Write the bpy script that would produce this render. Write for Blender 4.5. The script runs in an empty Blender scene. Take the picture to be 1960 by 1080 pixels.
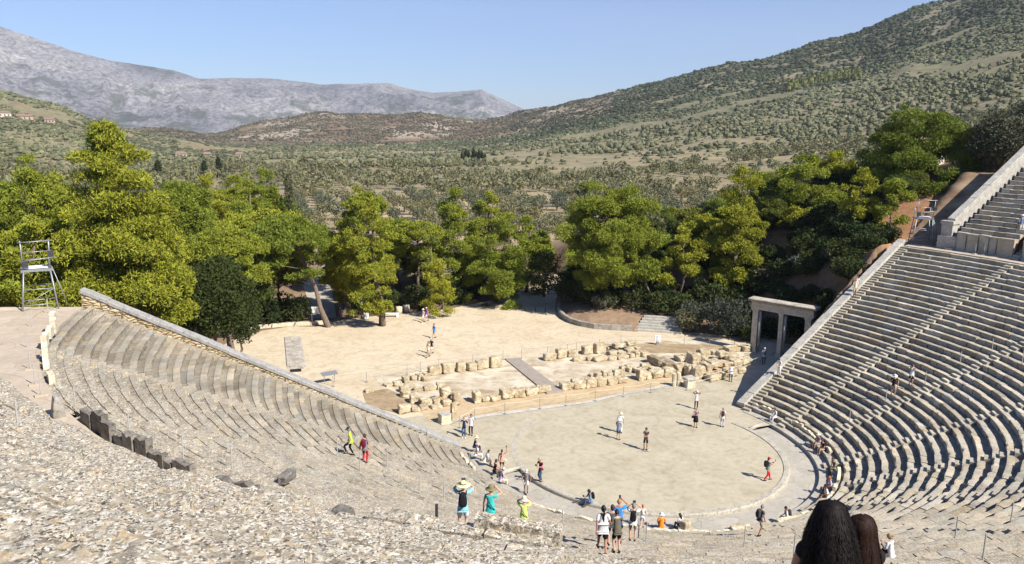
import bpy, math, random
import numpy as np
from mathutils import Vector, Matrix
R = math.radians
scene = bpy.context.scene
COL = scene.collection
random.seed(7)

# ------------------------------------------------------------------ camera
CAMLOC = (-32.725, -47.632, 23.975)
def make_camera():
    yaw, pitch, roll, f = 0.423122, 0.196586, 0.0168398, 1545.3
    cy, sy, cp, sp = math.cos(yaw), math.sin(yaw), math.cos(pitch), math.sin(pitch)
    fw = Vector((sy*cp, cy*cp, -sp)); r = Vector((cy, -sy, 0)); u = r.cross(fw)
    cr, sr = math.cos(roll), math.sin(roll)
    r2 = r*cr + u*sr; u2 = u*cr - r*sr
    cam = bpy.data.cameras.new('camera'); co = bpy.data.objects.new('camera', cam); COL.objects.link(co)
    m = Matrix(((r2.x, u2.x, -fw.x), (r2.y, u2.y, -fw.y), (r2.z, u2.z, -fw.z))).to_4x4()
    m.translation = Vector(CAMLOC); co.matrix_world = m
    cam.sensor_width = 36; cam.lens = 36*f/1960; cam.clip_start = 0.1; cam.clip_end = 30000
    scene.camera = co
make_camera()

# ------------------------------------------------------------------ sky, sun, exposure
SUN_EL, SUN_AZ = R(42.5), R(-65.0)          # azimuth of the sun measured from +X, counter-clockwise
w = bpy.data.worlds.new('World'); scene.world = w; w.use_nodes = True
nt = w.node_tree; bg = nt.nodes['Background']
sky = nt.nodes.new('ShaderNodeTexSky'); sky.sky_type = 'NISHITA'; sky.sun_disc = False
sky.sun_elevation = SUN_EL; sky.sun_rotation = math.pi/2 - SUN_AZ
sky.altitude = 200; sky.air_density = 1.0; sky.dust_density = 0.15; sky.ozone_density = 3.0
mul = nt.nodes.new('ShaderNodeVectorMath'); mul.operation = 'MULTIPLY'; mul.inputs[1].default_value = (0.94, 1.16, 1.66)
nt.links.new(sky.outputs[0], mul.inputs[0]); nt.links.new(mul.outputs[0], bg.inputs[0]); bg.inputs[1].default_value = 0.050
sl = bpy.data.lights.new('sun', 'SUN'); sl.energy = 5.0; sl.angle = R(0.53); sl.color = (1.0, 0.95, 0.86)
so = bpy.data.objects.new('sun', sl); COL.objects.link(so)
sd = Vector((math.cos(SUN_EL)*math.cos(SUN_AZ), math.cos(SUN_EL)*math.sin(SUN_AZ), math.sin(SUN_EL)))
so.rotation_euler = sd.to_track_quat('Z', 'Y').to_euler()
scene.view_settings.view_transform = 'Standard'; scene.view_settings.look = 'None'
scene.view_settings.gamma = 1; scene.view_settings.use_curve_mapping = False
scene.view_settings.exposure = 0.72
scene.cycles.max_bounces = 6; scene.cycles.diffuse_bounces = 1; scene.cycles.transparent_max_bounces = 8
scene.cycles.use_denoising = True

# ------------------------------------------------------------------ helpers
def tag(o, label=None, cat=None, group=None, kind=None):
    if label: o['label'] = label
    if cat: o['category'] = cat
    if group: o['group'] = group
    if kind: o['kind'] = kind
    return o
def empty(name, loc=(0,0,0), rz=0.0):
    o = bpy.data.objects.new(name, None); COL.objects.link(o); o.location = loc; o.rotation_euler = (0,0,rz)
    o.empty_display_size = 0.2
    return o
def link(name, me, parent=None):
    o = bpy.data.objects.new(name, me); COL.objects.link(o)
    if parent: o.parent = parent
    return o
def mesh_np(name, V, F, mats, smooth=False, cols=None, midx=None):
    """V (n,3); F (m,k) of one face size, or list of such arrays"""
    if isinstance(F, np.ndarray): F = [F]
    me = bpy.data.meshes.new(name)
    V = np.asarray(V, np.float32)
    nl = sum(f.size for f in F); nf = sum(len(f) for f in F)
    me.vertices.add(len(V)); me.vertices.foreach_set('co', V.ravel())
    me.loops.add(nl); me.loops.foreach_set('vertex_index', np.concatenate([f.ravel() for f in F]).astype(np.int32))
    me.polygons.add(nf)
    tot = np.concatenate([np.full(len(f), f.shape[1], np.int32) for f in F]); st = np.concatenate([[0], np.cumsum(tot)[:-1]]).astype(np.int32)
    me.polygons.foreach_set('loop_start', st)
    if midx is not None: me.polygons.foreach_set('material_index', np.asarray(midx, np.int32))
    me.polygons.foreach_set('use_smooth', np.full(nf, bool(smooth)))
    for m in (mats if isinstance(mats, (list, tuple)) else [mats]): me.materials.append(m)
    if cols is not None:
        ca = me.color_attributes.new('tint', 'FLOAT_COLOR', 'POINT')
        c4 = np.ones((len(V), 4), np.float32); c4[:, :cols.shape[1]] = cols; ca.data.foreach_set('color', c4.ravel())
    me.update(calc_edges=True); me.validate(clean_customdata=False)
    return me
class MB:
    def __init__(s): s.v = []; s.f = []; s.m = []; s.mi = 0
    def add(s, vs, fs):
        n = len(s.v); s.v += [tuple(v) for v in vs]; s.f += [tuple(i+n for i in f) for f in fs]; s.m += [s.mi]*len(fs)
    def box(s, c, d, rz=0.0, M=None):
        x, y, z = d[0]/2, d[1]/2, d[2]/2
        vs = [Vector((sx*x, sy*y, sz*z)) for sz in (-1,1) for sy in (-1,1) for sx in (-1,1)]
        M = M or Matrix.Rotation(rz, 4, 'Z')
        s.add([M @ v + Vector(c) for v in vs], [(0,2,3,1),(4,5,7,6),(0,1,5,4),(2,6,7,3),(0,4,6,2),(1,3,7,5)])
    def tube(s, a, b, r0, r1=None, n=8, cap=True):
        r1 = r0 if r1 is None else r1
        a, b = Vector(a), Vector(b); d = (b-a)
        if d.length < 1e-6: return
        q = d.to_track_quat('Z', 'Y')
        vs = []
        for p, r in ((a, r0), (b, r1)):
            for i in range(n):
                t = 2*math.pi*i/n; vs.append(p + q @ Vector((r*math.cos(t), r*math.sin(t), 0)))
        fs = [(i, (i+1) % n, n+(i+1) % n, n+i) for i in range(n)]
        if cap: fs += [tuple(range(n-1, -1, -1)), tuple(range(n, 2*n))]
        s.add(vs, fs)
    def path(s, pts, rs, n=7):
        """a bent tapering tube through the points"""
        pts = [Vector(p) for p in pts]; base = len(s.v); vs = []
        for i, p in enumerate(pts):
            d = (pts[min(i+1, len(pts)-1)] - pts[max(i-1, 0)])
            q = d.to_track_quat('Z', 'Y')
            for k in range(n):
                t = 2*math.pi*k/n; vs.append(p + q @ Vector((rs[i]*math.cos(t), rs[i]*math.sin(t), 0)))
        fs = []
        for i in range(len(pts)-1):
            for k in range(n):
                fs.append((i*n+k, i*n+(k+1) % n, (i+1)*n+(k+1) % n, (i+1)*n+k))
        fs += [tuple(range(n-1, -1, -1)), tuple((len(pts)-1)*n+k for k in range(n))]
        s.add(vs, fs)
    def lathe(s, prof, c=(0,0,0), n=16, M=None, close=True):
        vs = []
        for r, z in prof:
            for i in range(n):
                t = 2*math.pi*i/n; v = Vector((r*math.cos(t), r*math.sin(t), z))
                vs.append((M @ v if M else v) + Vector(c))
        fs = [(j*n+i, j*n+(i+1) % n, (j+1)*n+(i+1) % n, (j+1)*n+i) for j in range(len(prof)-1) for i in range(n)]
        if close: fs += [tuple(range(n-1, -1, -1)), tuple((len(prof)-1)*n+i for i in range(n))]
        s.add(vs, fs)
    def build(s, name, mats, parent=None, smooth=False):
        me = bpy.data.meshes.new(name); me.from_pydata(s.v, [], s.f)
        for m in (mats if isinstance(mats, (list, tuple)) else [mats]): me.materials.append(m)
        if any(s.m): me.polygons.foreach_set('material_index', s.m)
        if smooth: me.polygons.foreach_set('use_smooth', [True]*len(s.f))
        me.update()
        return link(name, me, parent)
def hash3(i, j, k, seed=0):
    n = (i*374761393 + j*668265263 + k*2147483647 + seed*1274126177) & 0xFFFFFFFF
    n = ((n ^ (n >> 13)) * 1274126177) & 0xFFFFFFFF
    n = ((n ^ (n >> 16)) * 2246822519) & 0xFFFFFFFF
    return ((n ^ (n >> 15)) & 0xFFFFFF) / float(0xFFFFFF)
def vnoise(P, seed=0):
    """value noise in [-1,1] for (n,3) or (n,2) points"""
    P = np.asarray(P, np.float64)
    if P.shape[1] == 2: P = np.c_[P, np.zeros(len(P))]
    I = np.floor(P).astype(np.int64); f = P - I; f = f*f*(3-2*f); out = 0
    for dx in (0, 1):
        wx = f[:, 0] if dx else 1-f[:, 0]
        for dy in (0, 1):
            wy = f[:, 1] if dy else 1-f[:, 1]
            for dz in (0, 1):
                wz = f[:, 2] if dz else 1-f[:, 2]
                out = out + hash3(I[:, 0]+dx, I[:, 1]+dy, I[:, 2]+dz, seed)*wx*wy*wz
    return out*2-1
def fbm(P, octs=4, seed=0, ridged=False):
    P = np.asarray(P, np.float64); a = 1.0; o = 0; t = 0
    for k in range(octs):
        n = vnoise(P*2**k + k*17.3, seed+k)
        if ridged: n = 1-2*np.abs(n)
        o = o + a*n; t += a; a *= 0.5
    return o/t

# ------------------------------------------------------------------ materials
def mat(name, rough=0.9, spec=0.2):
    m = bpy.data.materials.new(name); m.use_nodes = True
    b = m.node_tree.nodes['Principled BSDF']; b.inputs['Roughness'].default_value = rough
    b.inputs['Specular IOR Level'].default_value = spec
    return m, m.node_tree, b
def N(nt, t, **k):
    n = nt.nodes.new(t)
    for a, v in k.items():
        if a.startswith('i_'):
            key = a[2:]; key = int(key) if key.isdigit() else key
            n.inputs[key].default_value = v
        else: setattr(n, a, v)
    return n
def ramp(nt, src, stops, interp='LINEAR'):
    r = nt.nodes.new('ShaderNodeValToRGB'); r.color_ramp.interpolation = interp
    el = r.color_ramp.elements
    while len(el) < len(stops): el.new(0.5)
    for e, (p, c) in zip(el, stops): e.position = p; e.color = (*c, 1) if len(c) == 3 else c
    nt.links.new(src, r.inputs[0]); return r
def noise(nt, vec, scale, detail=4, rough=0.55, dist=0.0):
    n = N(nt, 'ShaderNodeTexNoise'); n.inputs['Scale'].default_value = scale; n.inputs['Detail'].default_value = detail
    n.inputs['Roughness'].default_value = rough; n.inputs['Distortion'].default_value = dist
    nt.links.new(vec, n.inputs['Vector']); return n
def mix(nt, fac, a, b, blend='MIX'):
    m = N(nt, 'ShaderNodeMix', data_type='RGBA', blend_type=blend)
    for s, v in (('Factor', fac), ('A', a), ('B', b)):
        i = [x for x in m.inputs if x.name == s and x.type == ('VALUE' if s == 'Factor' else 'RGBA')][0]
        if isinstance(v, (int, float)): i.default_value = v
        elif isinstance(v, tuple): i.default_value = (*v, 1)
        else: nt.links.new(v, i)
    return [o for o in m.outputs if o.type == 'RGBA'][0]
def bump(nt, b, h, strength=0.5, dist=0.02):
    n = N(nt, 'ShaderNodeBump'); n.inputs['Strength'].default_value = strength; n.inputs['Distance'].default_value = dist
    nt.links.new(h, n.inputs['Height']); nt.links.new(n.outputs[0], b.inputs['Normal'])
def pos(nt):
    return N(nt, 'ShaderNodeNewGeometry').outputs['Position']
def objc(nt):
    return N(nt, 'ShaderNodeTexCoord').outputs['Object']
def plain(name, col, rough=0.7, var=0.12, scale=6, metal=0.0, spec=0.3):
    m, nt, b = mat(name, rough, spec)
    n = noise(nt, objc(nt), scale, 3)
    c = ramp(nt, n.outputs[0], [(0.3, tuple(x*(1-var) for x in col)), (0.7, tuple(min(1, x*(1+var)) for x in col))])
    nt.links.new(c.outputs[0], b.inputs['Base Color']); b.inputs['Metallic'].default_value = metal
    return m
def math_n(nt, op, a, b=None):
    n = N(nt, 'ShaderNodeMath', operation=op)
    for i, v in enumerate((a, b)):
        if v is None: continue
        if isinstance(v, (int, float)): n.inputs[i].default_value = v
        else: nt.links.new(v, n.inputs[i])
    return n.outputs[0]
def seat_stone(name, tone=1.0, lk=1.0):
    """weathered grey limestone: block tint, crisp lichen patches, dark crusts, cracks"""
    m, nt, b = mat(name, 0.93, 0.10); p = pos(nt); T_ = lambda *c: tuple(x*tone for x in c)
    big = noise(nt, p, 0.3, 3, 0.6)
    base = ramp(nt, big.outputs[0], [(0.3, T_(0.33,0.29,0.225)), (0.5, T_(0.41,0.362,0.282)), (0.7, T_(0.48,0.425,0.33))]).outputs[0]
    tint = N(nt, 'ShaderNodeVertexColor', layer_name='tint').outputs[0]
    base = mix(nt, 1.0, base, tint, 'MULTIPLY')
    med = noise(nt, p, 1.4, 5, 0.7); base = mix(nt, 0.7, base, ramp(nt, med.outputs[0], [(0.34, (0.66,0.65,0.63)), (0.52, (1,1,1)), (0.68, (1.14,1.12,1.08))]).outputs[0], 'MULTIPLY')
    sep = N(nt, 'ShaderNodeSeparateXYZ'); nt.links.new(p, sep.inputs[0])
    mr = N(nt, 'ShaderNodeMapRange'); nt.links.new(sep.outputs[0], mr.inputs[0])
    mr.inputs[1].default_value = 12; mr.inputs[2].default_value = -16; mr.inputs[3].default_value = 0.10; mr.inputs[4].default_value = 0.38
    cr = N(nt, 'ShaderNodeMapRange'); nt.links.new(sep.outputs[0], cr.inputs[0]); cr.inputs[1].default_value = -4; cr.inputs[2].default_value = 12; cr.inputs[3].default_value = 0.0; cr.inputs[4].default_value = 1.0
    base = mix(nt, cr.outputs[0], base, mix(nt, 1.0, base, (1.24, 1.27, 1.30), 'MULTIPLY'))      # cleaner, greyer stone on the far wing, brightened further to look more sunlit
    hr = N(nt, 'ShaderNodeMapRange'); nt.links.new(sep.outputs[2], hr.inputs[0]); hr.inputs[1].default_value = 8.0; hr.inputs[2].default_value = 14.5; hr.inputs[3].default_value = 0.0; hr.inputs[4].default_value = 0.60
    lich = math_n(nt, 'ADD', mr.outputs[0], math_n(nt, 'MULTIPLY', hr.outputs[0], math_n(nt, 'GREATER_THAN', math_n(nt, 'MULTIPLY', sep.outputs[0], -1.0), -8.0)))
    lich = math_n(nt, 'MULTIPLY', lich, lk)
    dn = noise(nt, p, 7.0, 4, 0.65)
    off = N(nt, 'ShaderNodeVectorMath', operation='SCALE'); nt.links.new(dn.outputs['Color'], off.inputs[0]); off.inputs['Scale'].default_value = 0.07
    ad = N(nt, 'ShaderNodeVectorMath', operation='ADD'); nt.links.new(p, ad.inputs[0]); nt.links.new(off.outputs[0], ad.inputs[1])
    dn2 = noise(nt, p, 26.0, 3, 0.6); of2 = N(nt, 'ShaderNodeVectorMath', operation='SCALE'); nt.links.new(dn2.outputs['Color'], of2.inputs[0]); of2.inputs['Scale'].default_value = 0.035
    ad2 = N(nt, 'ShaderNodeVectorMath', operation='ADD'); nt.links.new(ad.outputs[0], ad2.inputs[0]); nt.links.new(of2.outputs[0], ad2.inputs[1]); ad = ad2
    def cells(scale, stops, lo, hi, nsc):
        vo = N(nt, 'ShaderNodeTexVoronoi', feature='F1'); vo.inputs['Scale'].default_value = scale; nt.links.new(ad.outputs[0], vo.inputs['Vector'])
        sc = N(nt, 'ShaderNodeSeparateColor'); nt.links.new(vo.outputs['Color'], sc.inputs[0])
        nn = noise(nt, ad.outputs[0], nsc, 4, 0.7); return ramp(nt, sc.outputs[0], stops, 'CONSTANT').outputs[0], ramp(nt, nn.outputs[0], [(lo, (0,0,0)), (hi, (1,1,1))]).outputs[0]
    c1, m1 = cells(12.5, [(0.0, T_(0.27,0.23,0.175)), (0.2, T_(0.46,0.40,0.30)), (0.42, T_(0.66,0.59,0.47)), (0.60, T_(0.55,0.42,0.26)), (0.74, T_(0.76,0.71,0.61)), (0.88, T_(0.27,0.24,0.19))], 0.42, 0.52, 3.2)
    f = math_n(nt, 'MULTIPLY', m1, lich); c = mix(nt, f, base, c1)
    c2, m2 = cells(27.0, [(0.0, T_(0.11,0.095,0.075)), (0.25, T_(0.42,0.36,0.27)), (0.45, T_(0.74,0.70,0.61)), (0.70, T_(0.56,0.49,0.38)), (0.9, T_(0.20,0.18,0.15))], 0.50, 0.54, 5.5)
    f = math_n(nt, 'MULTIPLY', m2, lich); c = mix(nt, f, c, c2)
    n1 = noise(nt, ad.outputs[0], 8.5, 6, 0.75)
    wm = ramp(nt, n1.outputs[0], [(0.585, (0,0,0)), (0.61, (1,1,1))]).outputs[0]; c = mix(nt, math_n(nt, 'MULTIPLY', wm, lich), c, T_(0.68,0.63,0.54))
    dm = ramp(nt, n1.outputs[0], [(0.375, (1,1,1)), (0.41, (0,0,0))]).outputs[0]; c = mix(nt, math_n(nt, 'MULTIPLY', dm, math_n(nt, 'ADD', lich, 0.1)), c, (0.10, 0.09, 0.075))
    on = noise(nt, p, 1.1, 5, 0.65); of = ramp(nt, on.outputs[0], [(0.63, (0,0,0)), (0.68, (0.6,0.6,0.6))]).outputs[0]; c = mix(nt, of, c, T_(0.56,0.42,0.25))
    fine = noise(nt, p, 24, 5, 0.8); c = mix(nt, 0.75, c, ramp(nt, fine.outputs[0], [(0.38, (0.60,0.58,0.54)), (0.5, (0.93,0.92,0.90)), (0.64, (1.06,1.06,1.06))]).outputs[0], 'MULTIPLY')
    nt.links.new(c, b.inputs['Base Color'])
    h = math_n(nt, 'ADD', n1.outputs[0], math_n(nt, 'MULTIPLY', fine.outputs[0], 0.5))
    bump(nt, b, h, 0.6, 0.03)
    return m
M = {}
M['seat'] = seat_stone('seat_limestone')
M['step'] = seat_stone('step_limestone', tone=1.02)
M['seatclean'] = seat_stone('restored_limestone', tone=1.0, lk=0.25)
def rock_mat(name, lo, mid, hi, orange=(0.50,0.32,0.16), of=0.62):
    m, nt, b = mat(name, 0.92, 0.12); p = pos(nt)
    n = noise(nt, p, 1.6, 5, 0.65)
    c = ramp(nt, n.outputs[0], [(0.28, lo), (0.5, mid), (0.68, hi)]).outputs[0]
    o = noise(nt, p, 0.9, 3, 0.6); c = mix(nt, ramp(nt, o.outputs[0], [(of, (0,0,0)), (of+0.08, (0.75,0.75,0.75))]).outputs[0], c, orange)
    d = noise(nt, p, 7, 4, 0.7); c = mix(nt, ramp(nt, d.outputs[0], [(0.34, (0.8,0.8,0.8)), (0.46, (0,0,0))]).outputs[0], c, tuple(x*0.45 for x in lo))
    tint = N(nt, 'ShaderNodeVertexColor', layer_name='tint').outputs[0]
    nt.links.new(c, b.inputs['Base Color']); bump(nt, b, d.outputs[0], 0.8, 0.04)
    return m
M['ruin'] = rock_mat('ruin_poros_stone', (0.30,0.23,0.15), (0.50,0.41,0.27), (0.68,0.59,0.43))
M['ruindark'] = rock_mat('weathered_brown_stone', (0.20,0.15,0.10), (0.33,0.26,0.18), (0.46,0.38,0.27))
M['gate'] = rock_mat('gate_limestone', (0.54,0.46,0.33), (0.70,0.61,0.45), (0.78,0.70,0.54), of=0.72)
M['greystone'] = rock_mat('grey_weathered_stone', (0.22,0.20,0.17), (0.36,0.33,0.28), (0.50,0.47,0.41), (0.42,0.34,0.24), 0.68)
M['bark'] = plain('pine_bark', (0.19, 0.145, 0.11), 0.95, 0.4, 9, spec=0.05)
M['deadwood'] = plain('bleached_dead_branch', (0.42, 0.38, 0.33), 0.9, 0.2, 5, spec=0.1)
M['steel'] = plain('galvanised_steel', (0.36, 0.37, 0.38), 0.5, 0.15, 12, 0.6, 0.5)
M['postwhite'] = plain('pale_grey_painted_post', (0.42, 0.41, 0.39), 0.5, 0.1, 10)
M['darkmetal'] = plain('dark_painted_metal', (0.05, 0.05, 0.055), 0.5, 0.2, 10)
M['rope'] = plain('cream_rope', (0.66, 0.58, 0.42), 0.9, 0.1, 30)
M['white'] = plain('white_painted_panel', (0.78, 0.78, 0.76), 0.5, 0.05, 4)
M['ramp'] = plain('grey_brown_timber_boards', (0.34, 0.29, 0.24), 0.85, 0.12, 3)
def rubble_mat():
    """small yellow rubble masonry"""
    m, nt, b = mat('yellow_rubble_masonry', 0.93, 0.1); p = pos(nt)
    sc = N(nt, 'ShaderNodeVectorMath', operation='MULTIPLY'); nt.links.new(p, sc.inputs[0]); sc.inputs[1].default_value = (2.2, 2.2, 5.5)
    dn = noise(nt, p, 2.5, 2); 
    ad = N(nt, 'ShaderNodeVectorMath', operation='ADD'); nt.links.new(sc.outputs[0], ad.inputs[0]); nt.links.new(dn.outputs['Color'], ad.inputs[1])
    v = N(nt, 'ShaderNodeTexVoronoi', feature='F1'); v.inputs['Scale'].default_value = 1.0; nt.links.new(ad.outputs[0], v.inputs['Vector'])
    e = N(nt, 'ShaderNodeTexVoronoi', feature='DISTANCE_TO_EDGE'); e.inputs['Scale'].default_value = 1.0; nt.links.new(ad.outputs[0], e.inputs['Vector'])
    sc2 = N(nt, 'ShaderNodeSeparateColor'); nt.links.new(v.outputs['Color'], sc2.inputs[0])
    c = ramp(nt, sc2.outputs[0], [(0, (0.42,0.31,0.17)), (0.35, (0.58,0.45,0.27)), (0.7, (0.66,0.55,0.36)), (1, (0.50,0.36,0.22))]).outputs[0]
    g = ramp(nt, e.outputs['Distance'], [(0.03, (0.25,0.25,0.25)), (0.12, (1,1,1))]).outputs[0]
    c = mix(nt, 1.0, c, g, 'MULTIPLY'); nt.links.new(c, b.inputs['Base Color'])
    bump(nt, b, ramp(nt, e.outputs['Distance'], [(0, (0,0,0)), (0.25, (1,1,1))]).outputs[0], 1.0, 0.06)
    return m
M['rubble'] = rubble_mat()
def sand_mat(name, a, bcol, c3, scale=0.12, speck=True):
    m, nt, b = mat(name, 0.97, 0.05); p = pos(nt)
    n = noise(nt, p, scale, 5, 0.55, 0.6)
    c = ramp(nt, n.outputs[0], [(0.3, a), (0.52, bcol), (0.72, c3)]).outputs[0]
    n2 = noise(nt, p, 2.2, 5, 0.7)
    c = mix(nt, 0.8, c, ramp(nt, n2.outputs[0], [(0.32, (0.80,0.78,0.74)), (0.5, (0.96,0.95,0.93)), (0.66, (1.04,1.03,1.0))]).outputs[0], 'MULTIPLY')
    n4 = noise(nt, p, 0.55, 4, 0.65, 1.2); c = mix(nt, 0.8, c, ramp(nt, n4.outputs[0], [(0.36, (0.86,0.83,0.78)), (0.5, (1,1,1)), (0.64, (1.05,1.05,1.04))]).outputs[0], 'MULTIPLY')
    n3 = noise(nt, p, 22, 3, 0.7)
    c = mix(nt, 0.35, c, ramp(nt, n3.outputs[0], [(0.35, (0.78,0.77,0.74)), (0.6, (1,1,1))]).outputs[0], 'MULTIPLY')
    nt.links.new(c, b.inputs['Base Color']); bump(nt, b, n3.outputs[0], 0.25, 0.01)
    return m
M['plaza'] = sand_mat('plaza_packed_sand', (0.56,0.45,0.31), (0.66,0.56,0.41), (0.60,0.50,0.355), 0.10)
M['orch'] = sand_mat('orchestra_packed_earth', (0.46,0.405,0.30), (0.505,0.45,0.34), (0.52,0.465,0.35), 0.35)
M['tanpath'] = sand_mat('tan_gravel_path', (0.52,0.40,0.25), (0.57,0.44,0.28), (0.60,0.48,0.32), 0.5)
M['ruinfloor'] = sand_mat('ruin_floor_earth', (0.42,0.33,0.23), (0.62,0.54,0.41), (0.72,0.65,0.53), 0.55)
M['drygrass'] = sand_mat('dry_brown_ground', (0.30,0.22,0.13), (0.40,0.30,0.19), (0.48,0.38,0.25), 0.9)
M['litter'] = sand_mat('pine_litter_soil', (0.20,0.13,0.085), (0.33,0.23,0.15), (0.50,0.39,0.26), 0.3)
M['greypath'] = sand_mat('pale_grey_track', (0.42,0.38,0.33), (0.50,0.46,0.40), (0.56,0.51,0.45), 0.5)
def paving_mat(name, c0, c1, vs, edge, polar=False):
    m, nt, b = mat(name, 0.88, 0.15); p = pos(nt)
    v = N(nt, 'ShaderNodeTexVoronoi', feature='F1'); v.inputs['Scale'].default_value = vs; nt.links.new(p, v.inputs['Vector']); v.distance = 'CHEBYCHEV'
    e = N(nt, 'ShaderNodeTexVoronoi', feature='DISTANCE_TO_EDGE'); e.inputs['Scale'].default_value = vs; nt.links.new(p, e.inputs['Vector'])
    s = N(nt, 'ShaderNodeSeparateColor'); nt.links.new(v.outputs['Color'], s.inputs[0])
    c = ramp(nt, s.outputs[0], [(0, c0), (1, c1)]).outputs[0]
    n = noise(nt, p, 3.0, 5, 0.6); c = mix(nt, 0.6, c, ramp(nt, n.outputs[0], [(0.3, (0.75,0.74,0.72)), (0.65, (1,1,1))]).outputs[0], 'MULTIPLY')
    c = mix(nt, edge, c, ramp(nt, e.outputs['Distance'], [(0.0, (0.5,0.48,0.45)), (0.022, (1,1,1))]).outputs[0], 'MULTIPLY')
    nt.links.new(c, b.inputs['Base Color']); bump(nt, b, n.outputs[0], 0.3, 0.02)
    return m
M['drain'] = paving_mat('drain_paving_slabs', (0.42,0.385,0.32), (0.50,0.455,0.38), 0.9, 0.6)
M['kerb'] = rock_mat('kerb_limestone', (0.37,0.335,0.27), (0.47,0.43,0.35), (0.55,0.505,0.41), of=0.8)
M['diaz'] = paving_mat('landing_paving_slabs', (0.50,0.41,0.31), (0.57,0.475,0.365), 0.55, 0.35)

# ------------------------------------------------------------------ the theatre
SP = 214/12.0; SP2 = 200/22.0
def dlt(s):
    s = abs(s); return 3.5*(1-math.cos(R(min(s, 110)-71.3))) if s > 71.3 else 0.0
def zdrop(s, r):
    """the left end of the tier has sunk a little towards its top"""
    t = np.clip((-78-s)/24.0, 0, 1); return 0.70*np.clip((r-13)/25.3, 0, 1)*t*t*(3-2*t)
def at(s, rp, z=0.0, lower=True):
    """theatre coordinates: s degrees from the axis (-y), r' nominal radius"""
    r = rp + (dlt(s) if lower else 0); a = R(270+s)
    return Vector((r*math.cos(a), r*math.sin(a), z-(zdrop(s, rp) if lower and z > 1 else 0)))
def edge_s(s, r):
    """the two outer edges of the lower tier are not quite radial"""
    if s < -106: return -107+0.0*(r-13)/25.3
    if s > 106: return 107-1.8*(r-13)/25.3
    return s
R0, DR, Z0, DZ = 12.9, 0.747, 0.40, 0.355
U0, DU, ZU, DZU = 40.9, 0.80, 14.38, 0.40
PROF = [(0.06,-0.42),(0.045,-0.14),(0.0,-0.075),(-0.004,-0.02),(0.02,0.0),(0.14,0.004),(0.28,0.002),(0.41,-0.004),(0.425,-0.055),(0.60,-0.06),(0.80,-0.05)]
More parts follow.
